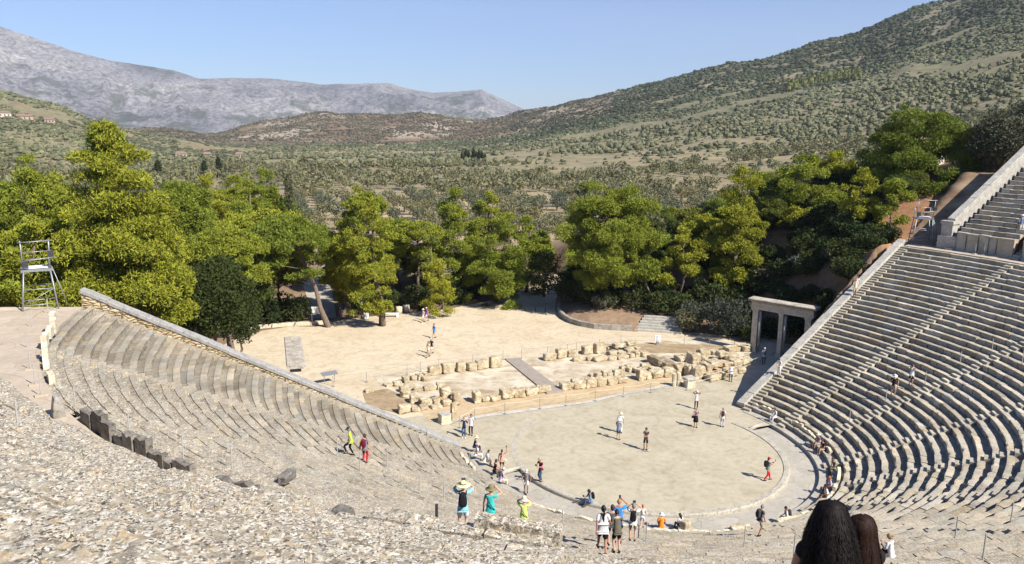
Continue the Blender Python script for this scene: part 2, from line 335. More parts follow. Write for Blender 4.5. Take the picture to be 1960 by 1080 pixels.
def seat_rows(rows, s_edges, r_of, z_of, lower, hw, rng, weather, prof=PROF, skip=None):
    """solid blocks laid end to end in curved rows; returns numpy verts, quads, tints"""
    prof = np.array(prof); k = len(prof)
    Vs, Fs, Cs, base = [], [], [], 0
    camx, camy = CAMLOC[0], CAMLOC[1]
    for row in rows:
        rr, zz = r_of(row), z_of(row)
        e0_, e1_ = (edge_s(s_edges[0], rr), edge_s(s_edges[1], rr)) if lower else s_edges
        s0 = e0_ + math.degrees(hw/(rr+dlt(e0_))); s1 = e1_ - math.degrees(hw/(rr+dlt(e1_)))
        s = s0
        while s < s1-1e-6:
            L = rng.uniform(0.75, 1.7); ds = math.degrees(L/rr)
            e = s+ds
            if s1-e < math.degrees(0.5/rr): e = s1
            p = at((s+e)/2, rr, 0, lower)
            dc = math.hypot(p.x-camx, p.y-camy)
            seg = 0.10 if dc < 24 else (0.2 if dc < 38 else 0.34)
            n = max(2, int(math.ceil(R(e-s)*rr/seg)))
            g = math.degrees(rng.uniform(0.003, 0.018)/rr)
            ss = np.linspace(s+g, e-g, n+1)
            wv = weather(p, row)
            dz = rng.gauss(0, 0.010+0.012*wv); dr = rng.gauss(0, 0.008+0.012*wv); tl = rng.gauss(0, 0.006+0.01*wv)
            dd = np.array([dlt(x) for x in ss]) if lower else np.zeros(len(ss))
            u = np.linspace(-1, 1, n+1)
            A = np.radians(270+ss)
            rad = rr + dr + dd[:, None] + prof[None, :, 0]
            zed = zz - (zdrop(ss, rr)[:, None] if lower else 0) + prof[None, :, 1] + (dz + tl*u)[:, None]*(prof[None, :, 1] > -0.2)
            X = rad*np.cos(A)[:, None]; Y = rad*np.sin(A)[:, None]
            P = np.stack([X, Y, zed+np.zeros_like(X)], -1).reshape(-1, 3)
            # worn surfaces, chipped front edges
            nz = vnoise(P*2.6, 3).reshape(n+1, k); nf = vnoise(P*8.0, 9).reshape(n+1, k)
            topm = (prof[:, 1] > -0.1).astype(float)[None, :]
            lip = np.exp(-((prof[:, 0]-0.0)/0.1)**2)[None, :]*(prof[None, :, 1] > -0.2)
            amp = 0.006+0.026*wv
            dzn = topm*(nz*amp*0.75 + nf*amp*0.35)
            chip = np.clip(vnoise(P*1.9+31, 5).reshape(n+1, k)-0.15, 0, 1)
            dzn -= lip*chip*(0.05+0.10*wv)
            drn = lip*(chip*(0.08+0.15*wv) + np.abs(nf)*amp)
            if rng.random() < 0.06*wv+0.012:      # a broken block
                c0 = rng.uniform(-1, 1); m_ = np.exp(-((u-c0)/0.45)**2)[:, None]
                dzn -= m_*topm*rng.uniform(0.06, 0.2)*np.clip(1-prof[None, :, 0]/0.5, 0, 1); drn += m_*lip*rng.uniform(0.05, 0.2)
            rad2 = rad + drn; zed2 = zed + dzn
            X = rad2*np.cos(A)[:, None]; Y = rad2*np.sin(A)[:, None]
            Vs.append(np.stack([X, Y, zed2], -1).reshape(-1, 3))
            i, j = np.meshgrid(np.arange(n), np.arange(k-1), indexing='ij')
            a = base+i*k+j; q = np.stack([a, a+1, a+k+1, a+k], -1).reshape(-1, 4); Fs.append(q)
            # end caps as quads to a bottom edge vertex pair
            for col_, flip in ((0, 0), (n, 1)):
                ids = base+col_*k+np.arange(k)
                for t in range(1, k-1, 1):
                    tri = (ids[0], ids[t], ids[t+1])
                    tri = tri if not flip else tri[::-1]
                    Fs.append(np.array([[tri[0], tri[1], tri[2], tri[2]]]))
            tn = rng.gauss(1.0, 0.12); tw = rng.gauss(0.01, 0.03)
            # tint darkened in the foot channel and along the front edge for row lines
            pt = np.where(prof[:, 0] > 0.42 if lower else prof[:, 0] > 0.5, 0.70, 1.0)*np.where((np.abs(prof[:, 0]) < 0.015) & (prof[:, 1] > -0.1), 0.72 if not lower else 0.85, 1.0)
            edge_tone = 1-(np.exp(-(prof[:, 0]/0.06)**2)*(prof[:, 1] > -0.1))[None, :]*np.clip(vnoise(np.c_[X.ravel(), Y.ravel(), np.full(X.size, row*3.3)]*0.9, 12).reshape(n+1, k)*1.6+0.25, 0, 1)*(0.15 if lower else 0.55)
            Cs.append((np.tile(pt, n+1)*edge_tone.ravel())[:, None]*np.array([[tn+tw, tn, tn-tw*1.5]]))
            base += (n+1)*k; s = e
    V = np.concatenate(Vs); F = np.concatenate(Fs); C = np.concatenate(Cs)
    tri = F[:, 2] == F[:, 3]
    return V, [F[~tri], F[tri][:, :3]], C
rngT = random.Random(11)
def weatherL(p, row):
    v = 0.45 + 0.5*max(0, min(1, (-p.x+2)/22)) 
    if p.x > 5: v = 0.50 + 0.25*max(0, min(1, (14-row)/14))
    if abs((math.degrees(math.atan2(p.y, p.x))+90+180) % 360-180) > 92: v = 0.08 if row > 5 else 0.4
    return v
lower = tag(empty('lower_seating_tier'), 'large lower fan of grey limestone seat rows around the round earth floor', 'seating tier')
for wdg in range(12):
    e0 = -107+SP*wdg; e1 = e0+SP
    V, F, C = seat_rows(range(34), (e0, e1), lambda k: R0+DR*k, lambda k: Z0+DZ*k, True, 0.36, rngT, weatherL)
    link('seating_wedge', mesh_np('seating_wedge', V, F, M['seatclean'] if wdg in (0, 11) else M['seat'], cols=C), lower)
def strip(pts_fn, s_list, prof, name, m, parent=None, rngc=None, lowerf=True, smooth=False, noise_amp=0.0, joints=None):
    """a profile of (r', z) swept along a list of s"""
    V = []; C = []; k = len(prof)
    for s in s_list:
        for rp, z in prof: V.append(at(s, rp, z, lowerf))
    V = np.array(V); n = len(s_list)-1
    if noise_amp:
        V[:, 2] += vnoise(V*1.7, 4)*noise_amp; V[:, 0] += vnoise(V*3.1, 5)*noise_amp*0.5
    i, j = np.meshgrid(np.arange(n), np.arange(k-1), indexing='ij')
    a = i*k+j; F = np.stack([a, a+1, a+k+1, a+k], -1).reshape(-1, 4)
    C = np.ones((len(V), 3))
    return link(name, mesh_np(name, V, F, m, smooth, cols=C), parent)
def stairs(name, s, r_start, z_start, run, rise, n, width, lowerf, parent, m, endr, rng):
    mb_v, mb_f, mb_c = [], [], []
    off = dlt(s) if lowerf else 0
    pa = at(edge_s(s, 13), 13, 0, lowerf); pb = at(edge_s(s, 38.3), 38.3, 0, lowerf); dd_ = (pb-pa).normalized() if lowerf else at(s, 1, 0, False)
    ux, uy = dd_.x, dd_.y; tx, ty = -uy, ux
    o0 = pa-dd_*(13+off) if lowerf else Vector((0, 0, 0))
    for j in range(n):
        r0 = r_start+run*j+off + rng.gauss(0, 0.008); r1 = r_start+run*(j+1)+off+0.03
        z = z_start+rise*(j+1) + rng.gauss(0, 0.008) - (float(zdrop(s, r0)) if lowerf else 0); zb = z-0.6
        ch = rng.random() < 0.25; cz = rng.uniform(0.02, 0.08)
        b = len(mb_v)
        for (rr, hh, zt) in ((r0, -width/2, z-(cz if ch else 0)), (r0, 0, z-0.012), (r0, width/2, z), (r1, width/2, z), (r1, 0, z-0.01), (r1, -width/2, z)):
            mb_v.append((o0.x+rr*ux+hh*tx, o0.y+rr*uy+hh*ty, zt))
        for (rr, hh) in ((r0, -width/2), (r0, 0), (r0, width/2), (r1, width/2), (r1, 0), (r1, -width/2)):
            mb_v.append((o0.x+rr*ux+hh*tx, o0.y+rr*uy+hh*ty, zb))
        mb_f += [(b, b+1, b+4, b+5), (b+1, b+2, b+3, b+4)]
        for i in range(6): mb_f.append((b+i, b+6+i, b+6+(i+1) % 6, b+(i+1) % 6))
        t = rng.gauss(1.0, 0.07); mb_c += [(t, t, t*0.99)]*12
    return link(name, mesh_np(name, np.array(mb_v), np.array(mb_f), m, cols=np.array(mb_c)), parent)
for i in range(13):
    stairs('stairway', -107+SP*i, R0-DR/2, 0.05, DR/2, DZ/2, 68, 0.74, True, lower, M['step'], 38.3, rngT)
# walk below the first row, drain wall
sl_ = list(np.linspace(-107.6, 107.6, 260)); sl2_ = list(np.linspace(-107.0, 105.8, 260))
strip(None, sl_, [(12.10,-0.5),(12.12,-0.06),(12.13,0.05),(12.9,0.05),(13.3,0.05)], 'front_walkway', M['drain'], lower, noise_amp=0.012)
# backrests of the front bench: rough upright slabs behind a low seat
def slab_block(mbl, s, rp, L, T, z0, h, rng, lowerf=True, lean=0.0, jag=0.08):
    """upright slab on a curve: jagged top"""
    n = 4; r = rp + (dlt(s) if lowerf else 0); V = []
    tops = [h + rng.uniform(-jag, jag) for _ in range(n+1)]
    for i in range(n+1):
        a = R(270+s) + (i/n-0.5)*L/r
        for rr, zz in ((r, z0), (r+rng.uniform(-.02,.02)+lean, z0+tops[i]), (r+T+lean, z0+tops[i]-rng.uniform(-0.02, 0.05)), (r+T, z0)):
            V.append((rr*math.cos(a), rr*math.sin(a), zz))
    F = []
    for i in range(n):
        b = i*4; F += [(b, b+1, b+5, b+4), (b+1, b+2, b+6, b+5), (b+2, b+3, b+7, b+6)]
    F += [(3, 2, 1, 0), (n*4, n*4+1, n*4+2, n*4+3)]
    mbl.add(V, F)
for wdg in range(12):
    e0 = -107+SP*wdg; s = e0+2.0
    while s < e0+SP-2.4:
        L = rngT.uniform(0.7, 1.5); ds = math.degrees(L/13.3)
        if rngT.random() < (0.8 if -75 < e0 < 75 else 0.45):
            mbk = MB(); slab_block(mbk, s+ds/2, 13.28, L*0.97, 0.20, 0.30, rngT.uniform(0.24, 0.48), rngT, jag=0.07); mbk.build('bench_backrest', M['gate'], lower)
        s += ds
# landing between the tiers
ZD = 12.16
strip(None, sl2_, [(38.25,ZD-0.5),(38.27,ZD),(40.35,ZD+0.02)], 'landing_walkway', M['diaz'], lower, noise_amp=0.02)
strip(None, list(np.linspace(-107.0, -72.9, 60)), [(40.35,ZD+0.02),(43.0,ZD+0.05),(47.0,ZD+0.0),(48.0,ZD-1.5)], 'landing_apron', M['diaz'], lower, noise_amp=0.05)
M['darkslab'] = rock_mat('dark_slab_stone', (0.10,0.09,0.075), (0.20,0.18,0.15), (0.34,0.31,0.26), (0.24,0.19,0.13), 0.7)  # darker stone than the other backrest slabs
# slabs (backs of the top row) standing on the inner rim of the landing
rngS = random.Random(5); mbk = MB()
for (a0, a1, p_, h0, h1) in ((-97,-93,0.9,.35,.6), (-91,-86,.8,.3,.6),(-84,-80,.5,.2,.4), (-69.5,-60.5,1.0,0.45,0.72), (-60.5,-53,0.75,0.35,0.6), (-50,-47.5,.9,.25,.4), (-46,-44.6,1,.3,.4), (30,60,0.15,.1,.2)):
    s = a0
    while s < a1:
        L = rngS.uniform(0.8, 1.3); ds = math.degrees(L/38.3)
        if rngS.random() < p_:
            mbk = MB(); slab_block(mbk, s+ds/2, 37.95+rngS.gauss(0, .05), L*rngS.uniform(0.72, 0.96), 0.26, ZD-0.3, 0.3+rngS.uniform(h0*0.8, h1*1.1), rngS, jag=0.09); mbk.build('backrest_slab', M['gate'] if s < -75 or s > 20 else M['darkslab'], lower)
        s += ds

upper = tag(empty('upper_seating_tier'), 'steep upper seat rows above the landing, heavily lichened stone in the near foreground', 'seating tier')
def weatherU(p, row): return 0.9 if p.x < 10 else 0.4
UP_ROWS = 21
for wdg in range(22):
    e0 = -100+SP2*wdg; e1 = e0+SP2
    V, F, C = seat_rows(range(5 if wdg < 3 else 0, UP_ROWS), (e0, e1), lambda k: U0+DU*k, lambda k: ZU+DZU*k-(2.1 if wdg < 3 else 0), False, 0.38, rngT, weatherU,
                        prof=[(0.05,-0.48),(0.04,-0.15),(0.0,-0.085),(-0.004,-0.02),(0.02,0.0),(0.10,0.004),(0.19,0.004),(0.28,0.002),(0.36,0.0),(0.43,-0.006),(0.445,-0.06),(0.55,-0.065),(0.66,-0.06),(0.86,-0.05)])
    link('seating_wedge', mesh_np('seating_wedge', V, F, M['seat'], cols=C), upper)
for i in range(23):
    stairs('stairway', -100+SP2*i, 40.25-DU, ZD-0.2-(2.1 if i < 3 else 0), DU/2, DZU/2+0.004, int((UP_ROWS+1.6)*2)+2, 0.78, False, upper, M['step'], 58, rngT)
    # the low flight cuts through the landing wall
for wdg in range(3, 22):
    e0 = -100+SP2*wdg + math.degrees(0.40/40.3); e1 = -100+SP2*(wdg+1) - math.degrees(0.40/40.3)
    V, F, C = [], [], []
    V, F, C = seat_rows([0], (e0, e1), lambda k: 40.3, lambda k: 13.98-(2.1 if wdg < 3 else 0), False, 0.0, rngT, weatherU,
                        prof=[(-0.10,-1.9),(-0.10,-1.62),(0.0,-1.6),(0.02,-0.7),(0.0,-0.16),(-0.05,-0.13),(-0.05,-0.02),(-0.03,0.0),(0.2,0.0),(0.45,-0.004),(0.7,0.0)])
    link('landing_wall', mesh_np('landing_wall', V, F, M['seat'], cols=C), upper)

# worn slabs standing along the front rim of the upper tier
rngR = random.Random(17); s = -63.0
while s < -37.6:
    L = rngR.uniform(0.7, 1.6); ds = math.degrees(L/40.3)
    h = float(np.interp(s, [-63, -55, -50, -46, -40], [0.05, 0.08, 0.22, 0.5, 0.52]))
    if h > 0.07 and abs(((s+ds/2+100) % SP2)-SP2/2) < SP2/2-1.0:
        mbk = MB(); slab_block(mbk, s+ds/2, 40.35, L*0.98, 0.52, 13.9, h, rngR, False, 0.0, 0.05); o_ = mbk.build('rim_slab', M['seat'], upper)
        ca = o_.data.color_attributes.new('tint', 'FLOAT_COLOR', 'POINT'); ca.data.foreach_set('color', [1.0]*4*len(o_.data.vertices))
    s += ds
# side walls of the seating, with coping
def flank_wall(sgn, s_in, s_out, r_in, r_out, z_in, z_out, lowerf, name, label, base_z, body_m, top_m, side_off=0.42, width=0.72, cop=0.26, cap=True, step=1.25):
    pa = at(sgn*s_in, r_in, 0, lowerf); pb = at(sgn*s_out, r_out, 0, lowerf); d_ = (pb-pa).normalized(); ux, uy = d_.x, d_.y
    tx, ty = (-uy*sgn, ux*sgn)                     # outward from the seats
    root = tag(empty(name, (pa.x, pa.y, 0)), label, 'wall')
    def P(r, t, z): return Vector(((r-r_in)*ux+t*tx, (r-r_in)*uy+t*ty, z))
    body = MB(); b0, b1 = side_off, side_off+width
    def zt(r): return z_in+(z_out-z_in)*(r-r_in)/(r_out-r_in)
    n = 40; rs = [r_in+(r_out-r_in)*i/n for i in range(n+1)]
    V = []
    for r in rs: V += [P(r, b0+0.03, base_z), P(r, b0+0.03, zt(r)-cop), P(r, b1-0.03, zt(r)-cop), P(r, b1-0.03, base_z)]
    F = []
    for i in range(n):
        b = i*4; F += [(b, b+1, b+5, b+4), (b+1, b+2, b+6, b+5), (b+2, b+3, b+7, b+6)]
    F += [(3,2,1,0), (n*4, n*4+1, n*4+2, n*4+3)]
    body.add(V, F); body.build('wall_body', body_m, root)
    cb = MB(); r = r_in-0.1; rg = random.Random(int(r_out*10)+int(sgn))
    while r < r_out:
        L = min(rg.uniform(step*0.85, step*1.15), r_out+0.05-r); e = r+L
        j = rg.gauss(0, 0.012); k = rg.gauss(0, 0.012); ee = e-0.012
        V = [P(x, t, z) for x, zz in ((r, zt(r)+j), (ee, zt(ee)+j)) for t, z in ((b0-0.04+k, zz-cop), (b0-0.04+k, zz-0.04), (b0+0.0+k, zz), (b1+k-0.0, zz), (b1+0.04+k, zz-0.04), (b1+0.04+k, zz-cop))]
        F = [(i, (i+1) % 6, 6+(i+1) % 6, 6+i) for i in range(6)] + [(5,4,3,2,1,0), (6,7,8,9,10,11)]
        cb.add(V, F); r = e
        if L < 0.3: break
    cb.build('coping', top_m, root)
    return root, P
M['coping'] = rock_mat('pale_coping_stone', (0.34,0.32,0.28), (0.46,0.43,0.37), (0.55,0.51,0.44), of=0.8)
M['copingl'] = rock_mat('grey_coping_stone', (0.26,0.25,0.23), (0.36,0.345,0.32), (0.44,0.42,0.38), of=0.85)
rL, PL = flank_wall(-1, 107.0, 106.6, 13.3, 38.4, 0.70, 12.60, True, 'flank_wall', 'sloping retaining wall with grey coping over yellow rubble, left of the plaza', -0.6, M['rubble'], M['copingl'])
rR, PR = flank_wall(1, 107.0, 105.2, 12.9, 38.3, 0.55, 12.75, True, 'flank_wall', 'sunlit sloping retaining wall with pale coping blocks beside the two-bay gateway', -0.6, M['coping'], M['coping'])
rU, PU = flank_wall(1, 100.0, 100.0, 41.3, 58.0, 15.2, 23.8, False, 'flank_wall', 'pale sloping coping wall closing the upper seating by the dark trees at the right edge', 9.0, M['coping'], M['coping'], side_off=0.40)
mbp = MB(); mbp.box(PU(41.15, 0.75, 13.6), (1.3, 1.1, 2.2), R(190)); mbp.box(PU(41.15, 0.75, 14.78), (1.5, 1.3, 0.32), R(190))
mbp.box(PU(41.1, 0.5, 12.7), (1.7, 1.9, 1.5), R(190))
mbp.build('end_pier', M['coping'], rU)

# ------------------------------------------------------------------ orchestra
def disc(name, r, z, m, n=128):
    V = [(0,0,z)] + [(r*math.cos(2*math.pi*i/n), r*math.sin(2*math.pi*i/n), z) for i in range(n)]
    mb = MB(); mb.add(V, [(0, 1+i, 1+(i+1) % n) for i in range(n)]); return tag(mb.build(name, m), kind='structure')
disc('orchestra_ground', 9.80, 0.0, M['orch'])
def ring(name, a0, a1, r0, r1, zt, zb, m, blocks, rng):
    mb = MB()
    for i in range(blocks):
        u0, u1 = R(a0+(a1-a0)*i/blocks)+0.0006, R(a0+(a1-a0)*(i+1)/blocks)-0.0006
        dz = rng.gauss(0, 0.004); V = []; n = 5
        pr = [(r0, zb), (r0, zt-0.01), (r0+0.01, zt), (r1-0.09, zt), (r1-0.035, zt-0.02), (r1, zt-0.08), (r1, zb)]
        for k in range(n+1):
            u = u0+(u1-u0)*k/n; V += [(r*math.cos(u), r*math.sin(u), z+dz) for r, z in pr]
        p = len(pr); F = [(k*p+j, k*p+j+1, (k+1)*p+j+1, (k+1)*p+j) for k in range(n) for j in range(p-1)]
        F += [tuple(range(p-1, -1, -1)), tuple(n*p+j for j in range(p))]
        mb.add(V, F)
    return mb.build(name, m)
kr = tag(empty('kerb_ring'), 'round pale stone kerb ring bordering the circular earth floor', 'kerb')
ko = ring('raised_kerb', 172, 372, 9.77, 10.20, 0.05, -0.4, M['kerb'], 26, rngT); ko.parent = kr
ko = ring('sunken_kerb', 118, 172, 9.80, 10.18, 0.012, -0.4, M['kerb'], 7, rngT); ko.parent = kr
ko = ring('sunken_kerb', 78, 104, 9.86, 10.06, 0.010, -0.4, M['kerb'], 4, rngT); ko.parent = kr
stair_sl = list(np.linspace(-93, 93, 120))
tag(strip(None, stair_sl, [(10.15,-0.2),(12.15,-0.2)], 'drain_floor', M['drain'], None, lowerf=False), kind='structure')
disc('orchestra_centre_slab', 0.36, 0.045, M['kerb'], 24)
# court: ground between ring, seats and ruins (front side)
def flat(name, poly, z, m, kind='structure'):
    mb = MB(); mb.add([(x, y, z) for x, y in poly], [tuple(range(len(poly)))]); return tag(mb.build(name, m), kind=kind)
court = [(9.79*math.cos(R(a)), 9.79*math.sin(R(a))) for a in np.linspace(3, 177, 60)]
outer = [(-12.6, 0.55), (-13.5, 2.6), (-15.5, 7.0), (-17.5, 13.0), (17.5, 13.0), (33, 19.8), (33, 12), (13.2, 4.6), (13.2, 0.55)]
flat('court_ground', court+outer, 0.004, M['orch'])

# ------------------------------------------------------------------ terrain
T_AZ = [-19.15, -7.82, -5.12, -2.86, 0.71, 3.85, 7.11, 10.5, 17.54, 21.15, 25.15, 28.41, 33.78, 38.98, 45.53, 50.09, 55.93, 68.02]
T_D = [60, 120, 160, 200, 250, 320, 400, 500, 600, 700, 800, 950, 1100, 1300, 1500, 1700, 1900, 2200, 2500, 3200]
T_Z = [[0.0, -0.9, 1.5, 4.9, 9.1, 13.4, 13.8, 14.3, 16.6, 18.9, 21.2, 36.7, 52.2, 48.9, 45.7, 30.1, 14.6, -8.7, -18.3, -34.2], [0.0, -0.9, 1.2, 4.1, 2.7, 0.6, -0.1, 0.8, 3.5, 13.9, 24.3, 41.2, 36.8, 26.4, 11.6, -3.3, -11.8, -24.6, -37.4, -54.5], [0.0, -0.9, 0.8, 3.2, 2.0, 0.2, -1.0, -1.2, 0.2, 8.2, 16.3, 28.8, 24.1, 15.5, 4.7, -6.2, -13.9, -25.3, -36.8, -53.8], [0.0, -0.9, 0.7, 2.9, 1.7, -0.0, -1.8, -2.8, -2.6, 2.4, 7.4, 12.8, 8.6, 2.6, -3.9, -10.3, -16.8, -26.5, -36.2, -53.1], [0.0, -0.9, 0.5, 2.5, 1.5, 0.0, -1.8, -3.5, -4.8, -4.9, -5.1, -3.6, -3.8, -5.3, -9.0, -12.8, -16.6, -25.8, -35.1, -51.7], [0.0, -0.9, 0.1, 1.6, 1.0, 0.2, -1.4, -3.5, -5.6, -7.6, -9.7, -11.6, -12.7, -13.8, -15.2, -16.5, -17.8, -30.3, -42.8, -65.3], [0.0, -0.9, -0.1, 1.1, 0.8, 0.4, -1.0, -3.2, -5.5, -8.5, -11.5, -14.5, -14.8, -13.2, -5.3, 2.6, 10.5, -5.8, -22.1, -48.4], [0.0, -0.9, -0.3, 0.6, 0.7, 0.8, -0.6, -2.6, -5.0, -8.1, -11.2, -14.6, -14.1, -10.9, 2.2, 15.2, 28.3, 7.8, -12.7, -42.4], [0.0, -0.9, -0.4, 0.5, 0.7, 0.9, -0.3, -2.0, -4.0, -6.9, -9.8, -12.9, -11.7, -7.4, 6.3, 19.9, 33.6, 14.2, -5.2, -41.2], [0.0, -0.9, -0.3, 0.6, 0.8, 1.2, 0.4, -0.7, -2.0, -4.3, -6.7, -8.6, -7.2, -2.9, 6.4, 15.7, 25.0, 13.5, 1.9, -38.2], [0.0, -0.9, -0.2, 0.8, 1.1, 1.7, 1.6, 1.3, 0.9, 0.1, -0.7, 0.3, 3.7, 9.9, 22.4, 34.8, 47.2, 31.5, 15.7, -34.6], [0.0, -0.9, -0.1, 1.0, 1.5, 2.3, 3.2, 4.3, 5.3, 6.7, 8.1, 13.6, 19.9, 29.0, 41.9, 54.8, 67.7, 53.0, 38.3, -7.5], [0.0, -0.9, 0.3, 2.0, 2.7, 3.8, 5.4, 7.9, 10.9, 16.6, 22.4, 34.9, 48.0, 65.8, 84.0, 102.2, 106.8, 93.5, 80.1, 17.6], [0.0, -0.9, 1.0, 3.6, 4.4, 5.5, 8.3, 13.0, 18.6, 26.9, 35.2, 53.4, 71.9, 97.0, 119.7, 142.4, 134.9, 123.8, 112.6, 41.8], [1.2, 4.6, 6.5, 7.1, 7.9, 9.5, 12.9, 18.3, 27.8, 37.2, 50.7, 72.6, 98.0, 134.1, 172.5, 188.9, 183.4, 175.1, 148.7, 65.9], [1.6, 6.5, 9.2, 10.4, 11.9, 14.9, 19.4, 26.0, 37.7, 49.4, 66.6, 94.1, 125.1, 168.8, 214.6, 235.1, 230.2, 222.9, 194.7, 104.6], [2.4, 9.7, 13.9, 15.9, 18.5, 23.4, 30.2, 39.4, 53.4, 67.4, 87.4, 120.2, 158.2, 211.7, 268.0, 299.3, 305.7, 315.3, 289.8, 189.5], [2.8, 11.3, 16.2, 18.5, 21.5, 26.3, 33.4, 43.5, 58.2, 72.8, 91.4, 122.4, 159.6, 211.1, 264.4, 289.9, 287.6, 284.2, 259.5, 177.3]]
M_AZ = [-16.55, -11.0, -7.33, -5.8, -3.4, -1.43, 1.83, 3.36, 4.95, 7.23, 9.22, 11.25, 14.03, 15.61, 16.84, 18.62, 20.42, 21.86, 22.94, 25.13, 28.42, 32.05]
M_EL = [0.078, 0.091, 0.0851, 0.0776, 0.0642, 0.0562, 0.0497, 0.041, 0.0425, 0.0437, 0.0418, 0.0386, 0.041, 0.0416, 0.036, 0.0318, 0.0342, 0.0365, 0.0289, 0.0122, -0.0036, -0.0161]
HEROES = [
  ('broad', -35.3, 22.3, 23.3, 8.5, 4.99, None),
  ('round', -35.6, 22.3, 23.3, 20.8, 1.59, None),
  ('broad', -41.7, 29.8, 19.2, 7.3, 3.23, None),
  ('round', -44.9, 43.6, 17.6, 11.3, 3.02, None),
  ('round', -42.6, 51.9, 17.5, 11.7, 3.07, None),
  ('round', -29.2, 60.3, 16.2, 7.4, 3.86, None),
  ('oak', -28.3, 26.2, 11.7, 4.6, 4.04, None),
  ('oak', -25.6, 32.1, 7.5, 2.3, 2.00, None),
  ('umbrella', -26.0, 38.1, 13.6, 6.3, 4.35, None),
  ('umbrella', -18.7, 46.3, 13.6, 5.3, 5.04, (-14.7, 44.7)),
  ('round', -22.6, 47.8, 7.7, 1.6, 2.70, None),
  ('stack', -10.3, 43.1, 15.7, 1.6, 3.86, (-8.6, 43.0)),
  ('round', -9.7, 42.0, 3.7, 1.5, 2.17, (-8.4, 43.4)),
  ('round', -11.3, 51.1, 11.2, -0.1, 2.89, None),
  ('layer', 4.2, 53.9, 15.1, 0.2, 4.52, None),
  ('layer', -1.0, 45.1, 7.0, 0.9, 2.56, (0.9, 48.7)),
  ('umbrella', -0.9, 53.5, 11.5, 5.6, 3.76, None),
  ('dead', -0.8, 48.2, 9.8, 2.4, 1.97, None),
  ('layer', 8.9, 47.7, 10.8, -0.1, 4.40, (10.7, 51.8)),
  ('layer', 11.6, 59.6, 13.8, 2.4, 4.12, None),
  ('layer', 15.5, 54.5, 10.9, -0.0, 3.67, None),
  ('olive', 14.8, 47.1, 7.9, 0.7, 2.42, (16.7, 51.1)),
  ('stack', 19.5, 38.8, 15.8, 4.4, 6.95, (21.6, 41.8)),
  ('round', 22.4, 35.6, 8.4, 4.4, 3.0, (23.3, 34.3)),
  ('stack', 26.9, 40.0, 13.5, 4.5, 3.72, None),
  ('oak', 17.0, 43.7, 4.8, -1.5, 2.73, None),
  ('round', 34.3, 42.1, 13.1, 3.4, 3.36, None),
  ('layer', 33.3, 31.4, 19.0, 2.8, 4.13, None),
  ('layer', 42.7, 29.7, 20.3, 8.5, 4.86, None),
  ('layer', 43.1, 34.8, 17.0, 4.9, 3.76, None),
  ('layer', 41.8, 20.6, 19.2, 10.6, 3.27, None),
  ('layer', 53.2, 36.2, 20.7, 10.7, 3.92, None),
  ('layer', 54.5, 24.2, 26.0, 10.8, 7.20, None),
  ('olivebig', 59.0, 16.7, 26.0, 13.5, 3.96, None),
  ('oak', 61.6, 19.9, 18.8, 11.7, 3.86, None),
  ('olivebig', 65.6, 17.6, 27.6, 14.5, 4.09, None),
  ('oak', 51.6, 26.1, 13.9, 7.3, 2.97, None),
  ('oak', 46.8, 25.5, 12.2, 6.3, 2.90, None),
  ('shrub', 26.6, 24.0, 5.0, -0.2, 2.52, None),
  ('shrub', 25.7, 28.5, 3.5, -1.2, 2.48, None),
  ('shrub', 36.1, 22.2, 7.8, 4.1, 3.32, None),
  ('shrub', 36.1, 17.8, 10.0, 5.9, 2.59, None),
  ('shrub', 34.8, 26.2, 6.5, 3.4, 2.81, None),
  ('shrub', 18.1, 37.3, 2.6, -0.2, 1.95, None),
  ('shrub', 23.8, 27.4, 2.7, -0.2, 1.83, None),
  ('oak', 40.0, 15.0, 13.7, 10.8, 1.70, None),
  ('cypress', -13.4, 78.9, 16.0, 9.9, 0.63, None),
  ('cypress', -28.8, 70.3, 11.9, 6.2, 0.92, None),
  ('layer', -16.6, 81.4, 16.1, 6.8, 3.99, None),
  ('layer', -20.4, 89.8, 14.8, 5.9, 3.78, None),
  ('layer', -24.6, 86.1, 14.3, 6.6, 3.63, None),
  ('layer', -19.7, 73.7, 15.1, 5.7, 3.36, None),
  ('layer', -30.4, 77.3, 14.6, 7.2, 3.34, None),
  ('umbrella', -5.8, 61.1, 14.4, 9.7, 3.20, None),
  ('round', -10.0, 62.0, 9.1, 3.3, 2.49, None),
  ('layer', 25.0, 55.3, 15.4, 7.8, 2.65, None),
  ('layer', 37.9, 51.8, 9.3, -1.0, 2.72, None),
  ('layer', 50.3, 47.1, 17.2, 7.9, 3.48, None),
  ('layer', 41.0, 44.5, 12.3, 3.3, 2.96, None),
  ('round', 22.1, 63.6, 8.4, 1.0, 2.42, None),
  ('round', -1.2, 61.9, 10.9, 4.2, 2.93, None),
  ('layer', 43.1, 17.5, 18.2, 10.5, 3.00, None),
  ('round', 42.1, 24.6, 14.3, 6.8, 2.90, None),
  ('layer', 40.7, 28.9, 12.6, 4.0, 2.90, None),
]
T_AZ = np.array(T_AZ); T_D = np.array(T_D, float); T_Z = np.array(T_Z)
def sstep(a, b, x):
    t = np.clip((x-a)/(b-a), 0, 1); return t*t*(3-2*t)
